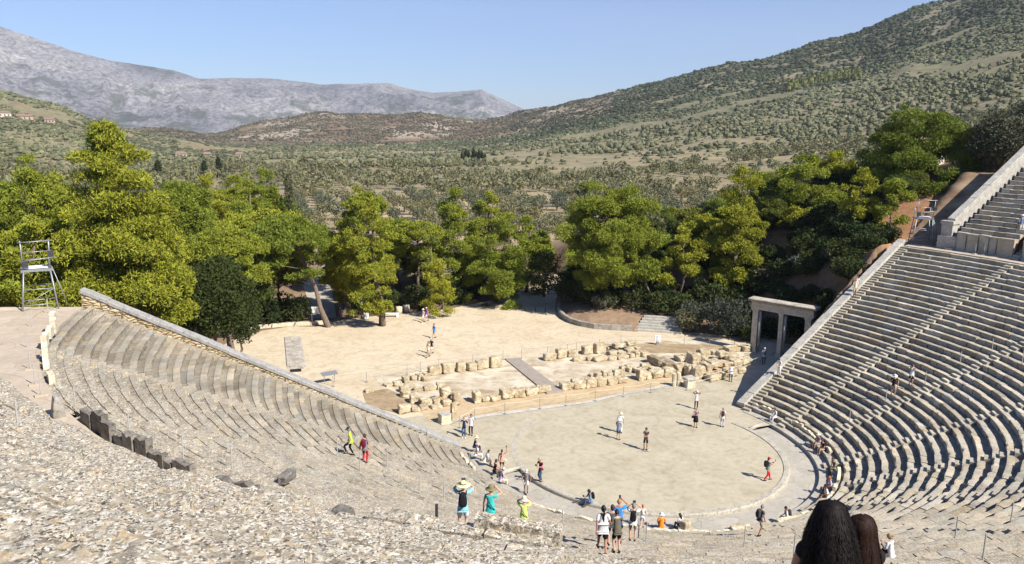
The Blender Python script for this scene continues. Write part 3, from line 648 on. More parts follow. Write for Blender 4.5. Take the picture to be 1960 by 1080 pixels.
def poly_dist(px, py, poly):
    """signed distance, positive inside"""
    px = np.asarray(px, float); py = np.asarray(py, float); d = np.full(px.shape, 1e9); ins = np.zeros(px.shape, bool); n = len(poly)
    for i in range(n):
        x0, y0 = poly[i]; x1, y1 = poly[(i+1) % n]; dx, dy = x1-x0, y1-y0
        t = np.clip(((px-x0)*dx+(py-y0)*dy)/(dx*dx+dy*dy), 0, 1)
        d = np.minimum(d, np.hypot(px-x0-t*dx, py-y0-t*dy))
        c = ((y0 > py) != (y1 > py)) & (px < (x1-x0)*(py-y0)/((y1-y0) if y1 != y0 else 1e-9)+x0)
        ins ^= c
    return np.where(ins, d, -d)
MOUND = [(15.1,44.5),(14.2,36.0),(18.2,31.6),(24.4,28.2),(30,24.5),(46,32),(42,58),(24,56),(18.5,50)]
PLAZA = [(-34,12.6),(-34,30),(-25.5,42.5),(-22,45.6),(-18.5,46.5),(-16,45.2),(-12.4,47.6),(-6.8,48.2),(1.7,48.6),(10.5,52),(15.5,56),(27,72),(31,70),(21,54),(17.6,48),(14.8,42.5),(13.8,35.6),(18,31.1),(24.2,27.8),(28.2,24),(36,22),(36,12.6)]
def near_z(x, y):
    c, s = math.cos(R(17)), math.sin(R(17))
    z = np.zeros(np.shape(x))
    al = x*c+y*s; pe = -x*s+y*c-1.2
    zc = np.clip((al-14)*0.50, 0, 12.1) + np.clip(al-43, 0, 30)*0.35
    k = np.interp(al, [20, 34, 39, 46, 60], [3.0, 2.0, 0.6, 0.14, 0.08])
    zr = np.maximum(0, zc-k*np.maximum(pe, 0))
    z = np.where(x > 0, np.maximum(z, zr*(x > 18)), z)
    al = -x*c+y*s; pe = x*s+y*c-1.2
    zc = np.clip((al-14)*0.50, 0, 10.0)
    zl = np.maximum(0, zc-np.interp(al, [20, 36, 45], [1.6, 1.0, 0.55])*np.maximum(pe, 0))
    z = np.where(x < 0, np.maximum(z, zl), z)
    m = poly_dist(x, y, MOUND); z = np.maximum(z, np.where(m > 0, 0.5+0.8*sstep(0, 5, m), 0))
    # under the theatre
    r = np.hypot(x, y); sang = (np.degrees(np.arctan2(y, x))+90+180) % 360-180
    under = (r < 62) & (np.abs(sang) < 108.2)
    z = np.where(under, np.clip((r-14)*0.5-2.5, -2.5, 19), z); z = np.where(under & (sang < -72), np.minimum(z, 9.5), z)
    return np.where((r < 13.2), -2.5, z)
def far_z(az, D):
    zi = np.array([np.interp(D, T_D, row) for row in T_Z])     # (naz, n)
    j = np.clip(np.searchsorted(T_AZ, az)-1, 0, len(T_AZ)-2)
    t = np.clip((az-T_AZ[j])/(T_AZ[j+1]-T_AZ[j]), 0, 1); t = t*t*(3-2*t)*0.5+t*0.5
    idx = np.arange(len(az)); return zi[j, idx]*(1-t)+zi[j+1, idx]*t
def ground_z(x, y):
    x = np.atleast_1d(np.asarray(x, float)); y = np.atleast_1d(np.asarray(y, float))
    dx, dy = x-CAMLOC[0], y-CAMLOC[1]; D = np.hypot(dx, dy); az = np.degrees(np.arctan2(dx, dy))
    zn = near_z(x, y); zf = far_z(az, D)
    w = sstep(112, 165, D); z = zn*(1-w)+zf*w
    P = np.c_[x, y]
    z = z + fbm(P/180, 4, 50)*np.clip((D-500)/900, 0, 1)*16 + fbm(P/45, 3, 60, True)*np.clip((D-600)/900, 0, 1)*5
    z = z - 0.03*(D < 135)
    return z
def GZ(x, y): return float(ground_z(x, y)[0])
azs = np.arange(-42, 92, 0.26); Dg = np.exp(np.linspace(math.log(24), math.log(3200), 330))
A_, D_ = np.meshgrid(azs, Dg, indexing='ij'); A_ = A_.ravel(); D_ = D_.ravel()
X = CAMLOC[0]+D_*np.sin(np.radians(A_)); Y = CAMLOC[1]+D_*np.cos(np.radians(A_)); Z = ground_z(X, Y)
na, nd = len(azs), len(Dg); i, j = np.meshgrid(np.arange(na-1), np.arange(nd-1), indexing='ij'); a = i*nd+j
F = np.stack([a, a+nd, a+nd+1, a+1], -1).reshape(-1, 4)
def lerp(a, b, t): return a*(1-t[:, None])+np.array(b)[None]*t[:, None]
P2 = np.c_[X, Y]
col = np.tile([0.40, 0.31, 0.205], (len(X), 1))                       # valley soil
f1 = fbm(P2/60, 4, 70); f2 = fbm(P2/20, 3, 71)
col = lerp(col, (0.47, 0.37, 0.25), sstep(0.0, 0.3, f1)); col = lerp(col, (0.26, 0.225, 0.13), sstep(0.05, 0.35, f2)*0.6)
# pine litter near the theatre
nearf = 1-sstep(125, 150, D_+f2*14)
lit = np.where((f2 > 0.0)[:, None], [[0.30, 0.21, 0.14]], [[0.22, 0.155, 0.10]]); col = col*(1-nearf[:, None])+lit*nearf[:, None]
redp = sstep(0, 5, 14-np.hypot(X-48, Y-14)); col = lerp(col, (0.46, 0.25, 0.14), redp)
# right hillside: grey-green stony soil high up
hr = sstep(24, 34, A_)*sstep(450, 900, D_); col = lerp(col, (0.20, 0.185, 0.13), hr*0.9*(1-sstep(0.25, 0.5, f1)))
# low middle hill, reddish brown
hm = sstep(1080, 1300, D_+f1*150)*(1-sstep(26, 33, A_)); col = lerp(col, (0.20, 0.145, 0.10), hm*0.9)
pal = hm*sstep(0.08, 0.3, fbm(P2/70, 4, 80)); col = lerp(col, (0.48, 0.42, 0.36), pal*0.55)
hl = sstep(560, 760, D_)*(1-sstep(1.5, 6, A_)); col = lerp(col, (0.23, 0.19, 0.125), hl*0.8)
ov = sstep(190, 330, D_)*(1-sstep(1000, 1300, D_))*(1-sstep(0.05, 0.3, f2)); col = lerp(col, (0.235, 0.225, 0.14), ov*0.75)
def ground_mat():
    m, nt, b = mat('open_ground', 0.97, 0.04); p = pos(nt)
    t = N(nt, 'ShaderNodeVertexColor', layer_name='tint').outputs[0]
    n = noise(nt, p, 0.09, 6, 0.65); n2 = noise(nt, p, 1.3, 5, 0.7)
    c = mix(nt, 0.8, t, ramp(nt, n.outputs[0], [(0.3, (0.62,0.62,0.58)), (0.6, (1.12,1.1,1.06))]).outputs[0], 'MULTIPLY')
    c = mix(nt, 0.6, c, ramp(nt, n2.outputs[0], [(0.35, (0.6,0.58,0.54)), (0.6, (1.05,1.05,1.05))]).outputs[0], 'MULTIPLY')
    nt.links.new(c, b.inputs['Base Color']); bump(nt, b, n2.outputs[0], 0.5, 0.1)
    return m
tag(link('ground', mesh_np('ground', np.c_[X, Y, Z], F, ground_mat(), True, cols=col)), kind='structure')

# far mountain
M_AZ = np.array([-40.0, -28.0]+M_AZ+[45.0, 60.0]); M_EL = np.array([0.04, 0.06]+M_EL+[-0.02, -0.02])
azm = np.arange(-36, 50, 0.10); Dm = np.concatenate([np.linspace(4700, 6300, 230), np.linspace(6330, 8200, 30)])
A2, D2 = np.meshgrid(azm, Dm, indexing='ij'); A2 = A2.ravel(); D2 = D2.ravel()
X2 = CAMLOC[0]+D2*np.sin(np.radians(A2)); Y2 = CAMLOC[1]+D2*np.cos(np.radians(A2))
el = np.interp(A2, M_AZ, M_EL); DR_ = 6300.0; zr = CAMLOC[2]+el*DR_
t = np.clip((D2-4700)/(DR_-4700), 0, 1); prof_ = t**1.15
back = np.clip((D2-DR_)/2500, 0, 1)
Pm = np.c_[X2, Y2]
env = np.sin(np.clip(t, 0, 1)*math.pi)**0.7
Ps = np.c_[A2*105, D2*0.42]; rid = fbm(Ps/420, 6, 90, True); bil = fbm(np.c_[A2*105, D2*0.8]/150, 5, 95, True)
warp = fbm(Pm/1500, 3, 99)
Z2 = -70+(zr+70)*prof_ + env*np.clip((zr+70)/450, 0.15, 1)*(rid*80+bil*40+warp*70) - back*180 + (1-env)*fbm(Pm/140, 3, 97)*7*t
na, nd = len(azm), len(Dm); i, j = np.meshgrid(np.arange(na-1), np.arange(nd-1), indexing='ij'); a = i*nd+j
F = np.stack([a, a+nd, a+nd+1, a+1], -1).reshape(-1, 4)
def mountain_mat():
    m, nt, b = mat('mountain_limestone', 0.97, 0.03); p = pos(nt)
    n = noise(nt, p, 0.0022, 6, 0.62, 0.5); n2 = noise(nt, p, 0.035, 8, 0.80); n3 = noise(nt, p, 0.0042, 7, 0.72, 0.8)
    c = ramp(nt, n.outputs[0], [(0.3, (0.20,0.195,0.205)), (0.5, (0.285,0.275,0.285)), (0.7, (0.37,0.35,0.345))]).outputs[0]
    c = mix(nt, 0.85, c, ramp(nt, n2.outputs[0], [(0.41, (0.34,0.35,0.35)), (0.49, (0.85,0.85,0.85)), (0.58, (1.35,1.32,1.28))]).outputs[0], 'MULTIPLY')
    sep = N(nt, 'ShaderNodeSeparateXYZ'); nt.links.new(p, sep.inputs[0])
    hz = N(nt, 'ShaderNodeMapRange'); nt.links.new(sep.outputs[2], hz.inputs[0]); hz.inputs[1].default_value = 60; hz.inputs[2].default_value = 420
    hz.inputs[3].default_value = 0.05; hz.inputs[4].default_value = -0.03
    g = math_n(nt, 'ADD', n3.outputs[0], hz.outputs[0])
    gm = ramp(nt, g, [(0.56, (0,0,0)), (0.62, (0.85,0.85,0.85))]).outputs[0]
    c = mix(nt, gm, c, (0.105, 0.115, 0.085))
    lg = noise(nt, p, 0.0011, 4, 0.6); c = mix(nt, 0.9, c, ramp(nt, lg.outputs[0], [(0.36, (0.66,0.66,0.68)), (0.5, (0.98,0.98,0.98)), (0.62, (1.15,1.13,1.1))]).outputs[0], 'MULTIPLY')  # broad noise tones put lit ridges and darker lower slopes into the colour
    nt.links.new(c, b.inputs['Base Color']); bump(nt, b, n2.outputs[0], 1.0, 18)
    return m
tag(link('mountain', mesh_np('mountain', np.c_[X2, Y2, Z2], F, mountain_mat(), True)), kind='structure')

# ground sheets of the level court and plaza
flat('plaza', PLAZA, 0.0, M['plaza'])
flat('tan_path', [(-13.2,11.35),(-9.3,11.0),(1.4,11.0),(4.9,11.75),(8,12.0),(12.6,12.7),(17,13.6),(21,15.5),(21,17),(14,16.2),(-13.2,16.0)], 0.008, M['tanpath'])
M['stripstone'] = rock_mat('pale_strip_stone', (0.46,0.43,0.37), (0.56,0.53,0.46), (0.62,0.59,0.52), of=0.85)
flat('kerb_strip', [(-11.6,10.75),(1.4,10.62),(4.9,11.35),(8,11.6),(13.5,12.3),(13.5,12.75),(8,12.05),(4.9,11.8),(1.4,11.1),(-11.6,11.35)], 0.03, M['stripstone'])
flat('ruin_floor', [(-14.5,15.6),(19,15.6),(26,17.6),(26,25.4),(-14.5,24.6)], 0.016, M['ruinfloor'])
flat('dry_ground', [(11.0,24.2),(14.0,22.0),(19,20.2),(25.0,18.5),(25.5,20.5),(18,24.6),(12.0,26.6)], 0.03, M['drygrass'])
flat('dry_patch', [(-16.5,20.5),(-17,17),(-14.8,13.8),(-12.6,14.6),(-13.5,18.6),(-14.2,20.6)], 0.024, M['drygrass'])
flat('track', [(-16.2,48.5),(-12.8,49.0),(-11.2,58),(-9.6,68),(-3.5,84),(2.5,99),(-1.5,100),(-7,86),(-13.2,70),(-14.5,58)], 0.03, M['greypath'])
flat('far_yard', [(24,62),(31,58),(40,66),(36,74),(27,72)], 0.03, M['plaza'])
mv = []
for (x, y) in [(39.5,12.6),(45,12),(52,16),(58,22),(60,20),(56,14),(50,9.5),(43,7.5),(40.3,8.5)]: mv.append((x, y))
def drape(name, poly, dz, m, step=1.0):
    xs = [p[0] for p in poly]; ys = [p[1] for p in poly]; gx = np.arange(min(xs), max(xs)+step, step); gy = np.arange(min(ys), max(ys)+step, step)
    GXx, GYy = np.meshgrid(gx, gy, indexing='ij'); z = ground_z(GXx.ravel(), GYy.ravel())+dz
    ins = poly_dist(GXx.ravel(), GYy.ravel(), poly) > -step*0.4
    n2_ = len(gy); Fq = []
    for i in range(len(gx)-1):
        for j in range(len(gy)-1):
            q = [i*n2_+j, (i+1)*n2_+j, (i+1)*n2_+j+1, i*n2_+j+1]
            if all(ins[k] for k in q): Fq.append(q)
    return tag(link(name, mesh_np(name, np.c_[GXx.ravel(), GYy.ravel(), z], np.array(Fq), m, True)), kind='structure')

# ------------------------------------------------------------------ foliage
def leaf_mat(name, col, transl=0.25, hue=0.03):
    m = bpy.data.materials.new(name); m.use_nodes = True; nt = m.node_tree; b = nt.nodes['Principled BSDF']; out = nt.nodes['Material Output']
    b.inputs['Roughness'].default_value = 0.75; b.inputs['Specular IOR Level'].default_value = 0.15
    t = N(nt, 'ShaderNodeVertexColor', layer_name='tint').outputs[0]
    oi = N(nt, 'ShaderNodeObjectInfo'); rv = ramp(nt, oi.outputs['Random'], [(0, (0.62,0.72,0.9)), (0.35, (0.88,0.94,1.0)), (0.7, (1.02,1.0,1.0)), (1, (1.20,1.10,0.95))])
    c = mix(nt, 1.0, col, t, 'MULTIPLY'); c = mix(nt, 1.0, c, rv.outputs[0], 'MULTIPLY')
    nt.links.new(c, b.inputs['Base Color'])
    tr = N(nt, 'ShaderNodeBsdfTranslucent'); nt.links.new(c, tr.inputs[0]); ms = N(nt, 'ShaderNodeMixShader'); ms.inputs[0].default_value = transl
    nt.links.new(b.outputs[0], ms.inputs[1]); nt.links.new(tr.outputs[0], ms.inputs[2]); nt.links.new(ms.outputs[0], out.inputs[0])
    return m
M['pine'] = leaf_mat('pine_needles', (0.262, 0.282, 0.030), 0.12)
M['pinedark'] = leaf_mat('dull_pine_needles', (0.160, 0.185, 0.035), 0.15)
M['oakl'] = leaf_mat('dark_oak_leaves', (0.050, 0.070, 0.020), 0.2)
M['olive'] = leaf_mat('olive_leaves', (0.198, 0.192, 0.100), 0.2)
M['scrub'] = leaf_mat('scrub_leaves', (0.120, 0.120, 0.070), 0.1)
M['cyp'] = leaf_mat('cypress_leaves', (0.045, 0.060, 0.022), 0.1)
rs = np.random.RandomState(3)
def rand_dirs(n, rs):
    v = rs.normal(size=(n, 3)); return v/np.linalg.norm(v, axis=1)[:, None]
def leaf_quads(C, Nn, sz, rs, asp=2.0):
    n = len(C); r = rand_dirs(n, rs); d = Nn*0.6+r; d /= np.linalg.norm(d, axis=1)[:, None]          # long axis: outward with scatter
    s = np.cross(d, rand_dirs(n, rs)); s /= np.linalg.norm(s, axis=1)[:, None]+1e-9
    L = (sz*rs.uniform(0.6, 1.3, n))[:, None]; W = L/asp
    V = np.stack([C-s*W*0.5, C+s*W*0.5, C+d*L+s*W*0.30, C+d*L-s*W*0.30], 1).reshape(-1, 3)
    F = np.arange(4*n).reshape(n, 4); return V, F
def clump_leaves(clumps, per_m2, size, rs, up=0.25, asp=2.0, hollow=0.62):
    Vs, Cs = [], []
    for (c, rad) in clumps:
        c = np.array(c); rad = np.array(rad); area = 4*math.pi*((rad[0]*rad[1])**1.6/3+(rad[0]*rad[2])**1.6/3+(rad[1]*rad[2])**1.6/3)**(1/1.6)
        n = max(8, int(area*per_m2)); d = rand_dirs(n, rs)
        keep = rs.uniform(size=n) < np.clip(0.60+up+d[:, 2]*0.6, 0.06, 1); d = d[keep]; n = len(d)
        # sub-tufts: push the radius in and out with noise so the outline breaks up
        k = (0.45-np.abs(vnoise(d*3.0+c*1.3, 7))*1.5)*0.42+vnoise(d*8+c, 8)*0.07
        rr = (rs.uniform(hollow, 1.0, n)**0.6*(1+k))[:, None]
        P = c+d*rad*rr
        nn = d/rad; nn /= np.linalg.norm(nn, axis=1)[:, None]; nn[:, 2] += 0.35
        V, _ = leaf_quads(P, nn, size, rs, asp); Vs.append(V)
        t = rs.normal(1.0, 0.13, n)*(1+rs.normal(0, 0.06)); yel = rs.normal(0, 0.05, n)
        cc = np.stack([t*(1+yel), t, t*(1-yel)], -1); Cs.append(np.repeat(np.clip(cc, 0.4, 1.8), 4, axis=0))
    V = np.concatenate(Vs); C = np.concatenate(Cs); F = np.arange(len(V)).reshape(-1, 4); return V, F, C
def crown_clumps(kind, Rr, H, rng):
    """clump centres relative to the crown's base centre; H crown height, Rr crown radius"""
    cl = []
    if kind in ('broad', 'layer', 'stack', 'dead'):
        lev = max(4, int(H/1.55)) if kind != 'broad' else max(6, int(H/1.4))
        for l in range(lev):
            t = (l+0.5)/lev
            if kind == 'layer': rr = Rr*(0.62+0.38*math.sin(t*2.4+0.25))*(1-t**3*0.75)
            elif kind == 'stack': rr = Rr*(0.55+0.45*math.sin(math.pi*min(1, t*1.05)))*(0.8+0.25*rng.random())
            elif kind == 'dead': rr = Rr*0.8
            else: rr = Rr*(1.0-t)**0.52*1.0+0.55
            n = max(3, int(2.9*rr*rng.uniform(0.8, 1.15)))
            if kind == 'dead': n = 2
            a0 = rng.random()*6.28
            for i in range(n):
                a = a0+6.283*i/n+rng.gauss(0, 0.3); q = rr*rng.uniform(0.50, 0.98)-0.4
                s_ = rng.uniform(0.6, 1.2)*max(0.7, min(1.5, rr*0.29)); 
                if rng.random() < 0.12: continue
                cl.append(((q*math.cos(a), q*math.sin(a), (t+rng.gauss(0, 0.5)/lev)*H), (s_*1.15, s_*1.15, s_*0.66)))
            if kind == 'broad': cl.append(((rng.gauss(0, 0.3), rng.gauss(0, 0.3), t*H), (rr*0.55, rr*0.55, 0.95)))
            elif rr > 2.2 and l % 2: cl.append(((rng.gauss(0, 0.3), rng.gauss(0, 0.3), t*H), (rr*0.42, rr*0.42, 0.5)))
        cl.append(((0, 0, H-0.7), (0.8, 0.8, 0.8)))
    elif kind == 'umbrella':
        n = int(14+Rr*Rr*1.7)
        for i in range(n):
            a = i*2.39996; q = Rr*0.88*math.sqrt((i+0.5)/n); z = H*0.42+H*0.5*math.sqrt(max(0, 1-(q/Rr)**2))-rng.uniform(0, 0.9)
            s_ = rng.uniform(0.75, 1.3)*max(0.7, Rr*0.21); cl.append(((q*math.cos(a), q*math.sin(a), z-s_*0.4), (s_, s_, s_*0.62)))
        for i in range(int(n*0.35)):
            a = rng.random()*6.28; q = Rr*rng.uniform(0.35, 0.9); s_ = rng.uniform(0.7, 1.1)
            cl.append(((q*math.cos(a), q*math.sin(a), H*rng.uniform(0.12, 0.45)), (s_, s_, s_*0.6)))
    elif kind in ('round', 'oak', 'olive', 'olivebig', 'shrub'):
        n = int(12+Rr*H*(1.9 if kind == 'round' else 1.3))
        for i in range(n):
            z = 1-2*(i+0.5)/n; a = i*2.39996; q = math.sqrt(1-z*z); f = rng.uniform(0.45, 0.82)
            s_ = rng.uniform(0.7, 1.2)*max(0.45, min(Rr, H*0.6)*(0.30 if kind == 'round' else 0.36))
            cl.append(((Rr*q*f*math.cos(a), Rr*q*f*math.sin(a), H*0.5+H*0.5*z*f*0.98), (s_, s_, s_*0.8)))
    elif kind == 'cypress':
        n = int(H*1.6)
        for i in range(n):
            t = (i+0.5)/n; rr = Rr*(0.55+0.45*math.sin(math.pi*(t*0.8+0.15)))*(1-t**4)
            cl.append(((rng.gauss(0, 0.08), rng.gauss(0, 0.08), t*H), (rr, rr, H/n*1.1)))
    return cl
def branch_mb(mb, p0, p1, r0, r1, rng, sag=0.0, n=4, wob=0.12, sides=6):
    p0, p1 = Vector(p0), Vector(p1); pts, rr = [], []; L = (p1-p0).length
    for i in range(n+1):
        t = i/n; p = p0.lerp(p1, t); p.z += sag*math.sin(math.pi*t)
        if 0 < i < n: p += Vector((rng.gauss(0, wob), rng.gauss(0, wob), rng.gauss(0, wob*0.5)))*min(1, L*0.25)
        pts.append(p); rr.append(r0+(r1-r0)*t)
    mb.path(pts, rr, sides)
TREEDEF = {  # material, leaves per m2, leaf size
 'broad': ('pine', 58, 0.23, 3.0), 'layer': ('pine', 58, 0.22, 3.0), 'stack': ('pine', 58, 0.22, 3.0), 'dead': ('pinedark', 14, 0.3, 2.4), 'umbrella': ('pine', 54, 0.25, 3.0),
 'round': ('pine', 54, 0.25, 3.0), 'oak': ('oakl', 46, 0.20, 1.6), 'olive': ('oakl', 22, 0.24, 2.5), 'olivebig': ('scrub', 22, 0.28, 2.2), 'shrub': ('scrub', 30, 0.22, 1.8), 'cypress': ('cyp', 34, 0.26, 2.6)}
def make_tree(name, kind, x, y, zg, zc0, ztop, Rr, seed, label=None, cat='tree', group=None, base=None, dens=1.0, matk=None, cores=True):
    """x,y crown axis; zg ground; zc0 crown bottom; ztop crown top; base = trunk foot if it leans"""
    rng = random.Random(seed); r_ = np.random.RandomState(seed)
    bx, by = base if base else (x, y)
    root = empty(name, (bx, by, zg))
    if label: tag(root, label, cat, group)
    H = ztop-zc0; cl = crown_clumps(kind, Rr, H, rng); off = Vector((x-bx, y-by, zc0-zg))
    cl = [((c[0]+off.x, c[1]+off.y, c[2]+off.z), r) for c, r in cl]
    mk, per, sz, asp = TREEDEF[kind]; mk = matk or mk; cl0 = cl
    if kind in ('broad', 'layer', 'stack', 'round', 'umbrella', 'dead'):      # every clump is a handful of rounded tufts
        puffs = []
        for c, r in cl:
            for q in range(rng.randint(5, 7)):
                a = rng.random()*6.283; z = rng.uniform(-0.35, 1.0); w2 = math.sqrt(max(0, 1-z*z)); f = rng.uniform(0.35, 0.80); rr_ = (r[0]+r[2])*0.5*rng.uniform(0.50, 0.78)
                puffs.append(((c[0]+r[0]*w2*math.cos(a)*f, c[1]+r[0]*w2*math.sin(a)*f, c[2]+r[2]*z*f), (rr_, rr_, rr_*0.8)))
        cl = puffs; per *= 0.80
    V, F, C = clump_leaves(cl, per*dens, sz, r_, asp=asp)
    link('crown', mesh_np('crown', V, F, M[mk], cols=C), root)
    mb = MB(); ht = ztop-zg; tr = 0.045*ht*0.55 if kind != 'shrub' else 0.06
    tr = max(0.07, min(0.42, tr))
    top = Vector((off.x, off.y, off.z+H*(0.78 if kind not in ('round','oak','shrub','olive') else 0.45)))
    fork = Vector((0, 0, -0.3)).lerp(top, 0.45 if kind in ('umbrella', 'round', 'olive') else 0.3)
    pts = [Vector((0, 0, -0.4)), Vector((0, 0, 0.15))]; rr = [tr*1.7, tr*1.15]
    for t in (0.2, 0.4, 0.6, 0.8, 1.0):
        p = Vector((0, 0, 0)).lerp(top, t); bend = math.sin(math.pi*t); p += Vector((off.x, off.y, 0))*(-0.10*bend) + Vector((rng.gauss(0, 0.12), rng.gauss(0, 0.12), 0))
        pts.append(p); rr.append(tr*(1-t*0.8))
    mb.path(pts, rr, 9)
    for c, r in rng.sample(cl0, min(len(cl0), 18)):
        c = Vector(c); t = max(0.15, min(0.95, (c.z-0.7)/max(0.5, top.z))); s0 = Vector((0, 0, 0)).lerp(top, t*0.92)
        branch_mb(mb, s0, c, tr*0.34*(1-t*0.5), 0.02, rng, sag=-0.1)
    mb.build('trunk', M['bark'], root, True)
    return root
def dead_branches(root, p, n, L, rng):
    mb = MB()
    for i in range(n):
        d = Vector((rng.uniform(-1, 1), rng.uniform(-1, 0.2), rng.uniform(0.1, 1))).normalized(); e = Vector(p)+d*L*rng.uniform(0.6, 1)
        branch_mb(mb, p, e, 0.07, 0.02, rng, wob=0.3, sides=5)
        for k in range(2):
            m_ = Vector(p).lerp(e, rng.uniform(0.4, 0.8)); branch_mb(mb, m_, m_+Vector((rng.uniform(-1, 1), rng.uniform(-1, .3), rng.uniform(0.2, 1)))*L*0.35, 0.035, 0.012, rng, n=2, sides=4)
    mb.build('dead_branch', M['deadwood'], root)
HL = [ # labels for the hand-placed trees, in the order of HEROES
 'tallest pine, a broad bright green cone rising behind the left metal scaffold tower', 'bright rounded pine top on the tallest pine behind the left scaffold tower',
 'broad yellow green pine left of the tallest pine at the picture edge', 'rounded pine behind the left scaffold tower, partly cut by the edge', 'rounded pine just left behind the tallest pine', 'rounded pine just right behind the tallest pine',
 'big dark green oak over the top of the left coping wall', 'smaller dark oak at the end of the left coping wall by the plaza', 'bright umbrella pine directly behind the dark oak', 'umbrella pine on a long leaning bare trunk at the plaza edge', 'low pine under the leaning umbrella pine',
 'tall stacked pine with bare straight trunk standing on the plaza', 'small round low pine crown in front of the straight plaza trunk', 'pine behind and left of the straight plaza trunk', 'tall layered pine with dead branches right of the plaza trunk', 'low layered pine touching the plaza below the dead branches', 'flat topped pine between the straight trunk pine and the dead branches', 'half dead pine with bleached bare branches',
 'layered pine over the shaded plaza corner', 'tall layered pine behind the shaded plaza corner', 'layered pine right behind the shaded plaza corner', 'slim dark olive tree beside the row of bollards', 'largest round bushy pine in the middle, right of the bollards', 'pine with a leaning thick trunk and bare roots beside the stone steps', 'pine behind the leaning trunk at the top of the stone steps', 'dark evergreen inside the curved kerb wall',
 'round pine standing right of the largest middle pine', 'tall layered pine left of the gateway top', 'layered pine above the shaded slope', 'layered pine left of the shaded slope', 'pine nearest the top end of the right coping wall', 'pine in front of the big spreading pine', 'big spreading layered pine behind the right scaffold tower',
 'grey green tree above the upper coping wall at the right edge', 'dark evergreen between spreading pine and upper coping wall', 'tall grey green tree cut by the right edge', 'dark evergreen left of the right scaffold tower', 'dark evergreen low beside the right coping wall',
 'grey green round shrub left of the stone gateway', 'grey green shrub beside the top of the stone steps', 'dark shrub above the gateway roof', 'dark shrub on the slope against the right coping wall', 'dark shrub left above the gateway', 'bright small shrub behind the curved kerb wall', 'shrub over the wooden crate by the stone steps', 'small dark evergreen at the foot of the right scaffold tower',
 'thin dark cypress beside the olive rows', 'dark cypress among the left pines'] + ['pine in the wood behind the leaning umbrella pine']*5 + ['flat pine behind the straight plaza trunk', 'small pine by the pale track', 'pale slim pine top behind the largest middle pine', 'pine behind the round pine, right of the largest middle pine', 'tall pine behind the shaded slope', 'pine left behind the gateway shrubs', 'small pine behind the shaded plaza corner', 'round pine behind the dead branches', 'bright pine at the top end of the right coping wall, left of the scaffold tower', 'low round pine in the middle of the bank above the gateway', 'layered pine on the bank just above the gateway roof']
for k, (kind, x, y, zt, zb, rad, base) in enumerate(HEROES):
    bx, by = base if base else (x, y)
    lab = HL[k] if k < len(HL) else 'pine'
    grp = 'pines in the wood behind the leaning umbrella pine' if lab.startswith('pine in the wood') else None
    zg = GZ(bx, by)
    nm = {'oak': 'oak_tree', 'olive': 'olive_tree', 'olivebig': 'olive_tree', 'shrub': 'shrub', 'cypress': 'cypress_tree'}.get(kind, 'pine_tree')
    zt = max(zt, max(zb, zg)+2.0)
    if zt < zg+3: print('LOW', k, kind, zg, zt)
    if kind == 'shrub': zb = min(zb, zg+0.3)
    mk = 'pinedark' if k in (10, 24, 26, 29, 52, 55) else None
    t_ = make_tree(nm, kind, x, y, zg, max(zb, zg+0.2), zt, rad, 100+k, lab, 'shrub' if kind == 'shrub' else 'tree', grp, base, matk=mk)
    if k in (14, 17): dead_branches(t_, (0.3, -1.2, max(2, zb-zg)+4.5 if k == 14 else 4.8), 9, 3.0, random.Random(k))
# filler pines of the wood: four kinds of mesh, copied
protos = []
for i, (kind, H, Rr, b) in enumerate([('layer', 9.5, 3.4, 2.5), ('umbrella', 8.5, 3.8, 3.5), ('layer', 11.5, 3.9, 3.0), ('round', 7.5, 3.2, 2.0)]):
    protos.append((kind, H, Rr, b))
def copy_tree(o, loc, rz, sc):
    c = o.copy(); COL.objects.link(c); c.location = loc; c.rotation_euler = (0, 0, rz); c.scale = sc
    for ch in o.children:
        d = ch.copy(); COL.objects.link(d); d.parent = c
    return c
def unproj_ok(x, y):
    dx, dy = x-CAMLOC[0], y-CAMLOC[1]; return math.degrees(math.atan2(dx, dy)), math.hypot(dx, dy)
rngF = random.Random(21); placed = [(h[1], h[2], h[5]) for h in HEROES]
fill = {0: None, 1: None, 2: None, 3: None}
def ztop_limit(az):   # how high the wood's skyline stands, as an elevation slope below the eye
    return np.interp(az, [-12, -7, -3, 1, 4, 8, 10.3, 11.5, 14.5, 21, 23, 31, 34, 40, 46, 52, 60], [-.07, -.075, -.085, -.085, -.085, -.075, -.085, -.15, -.145, -.145, -.16, -.14, -.115, -.08, -.06, -.04, -.03])
cnt = 0; tries = 0
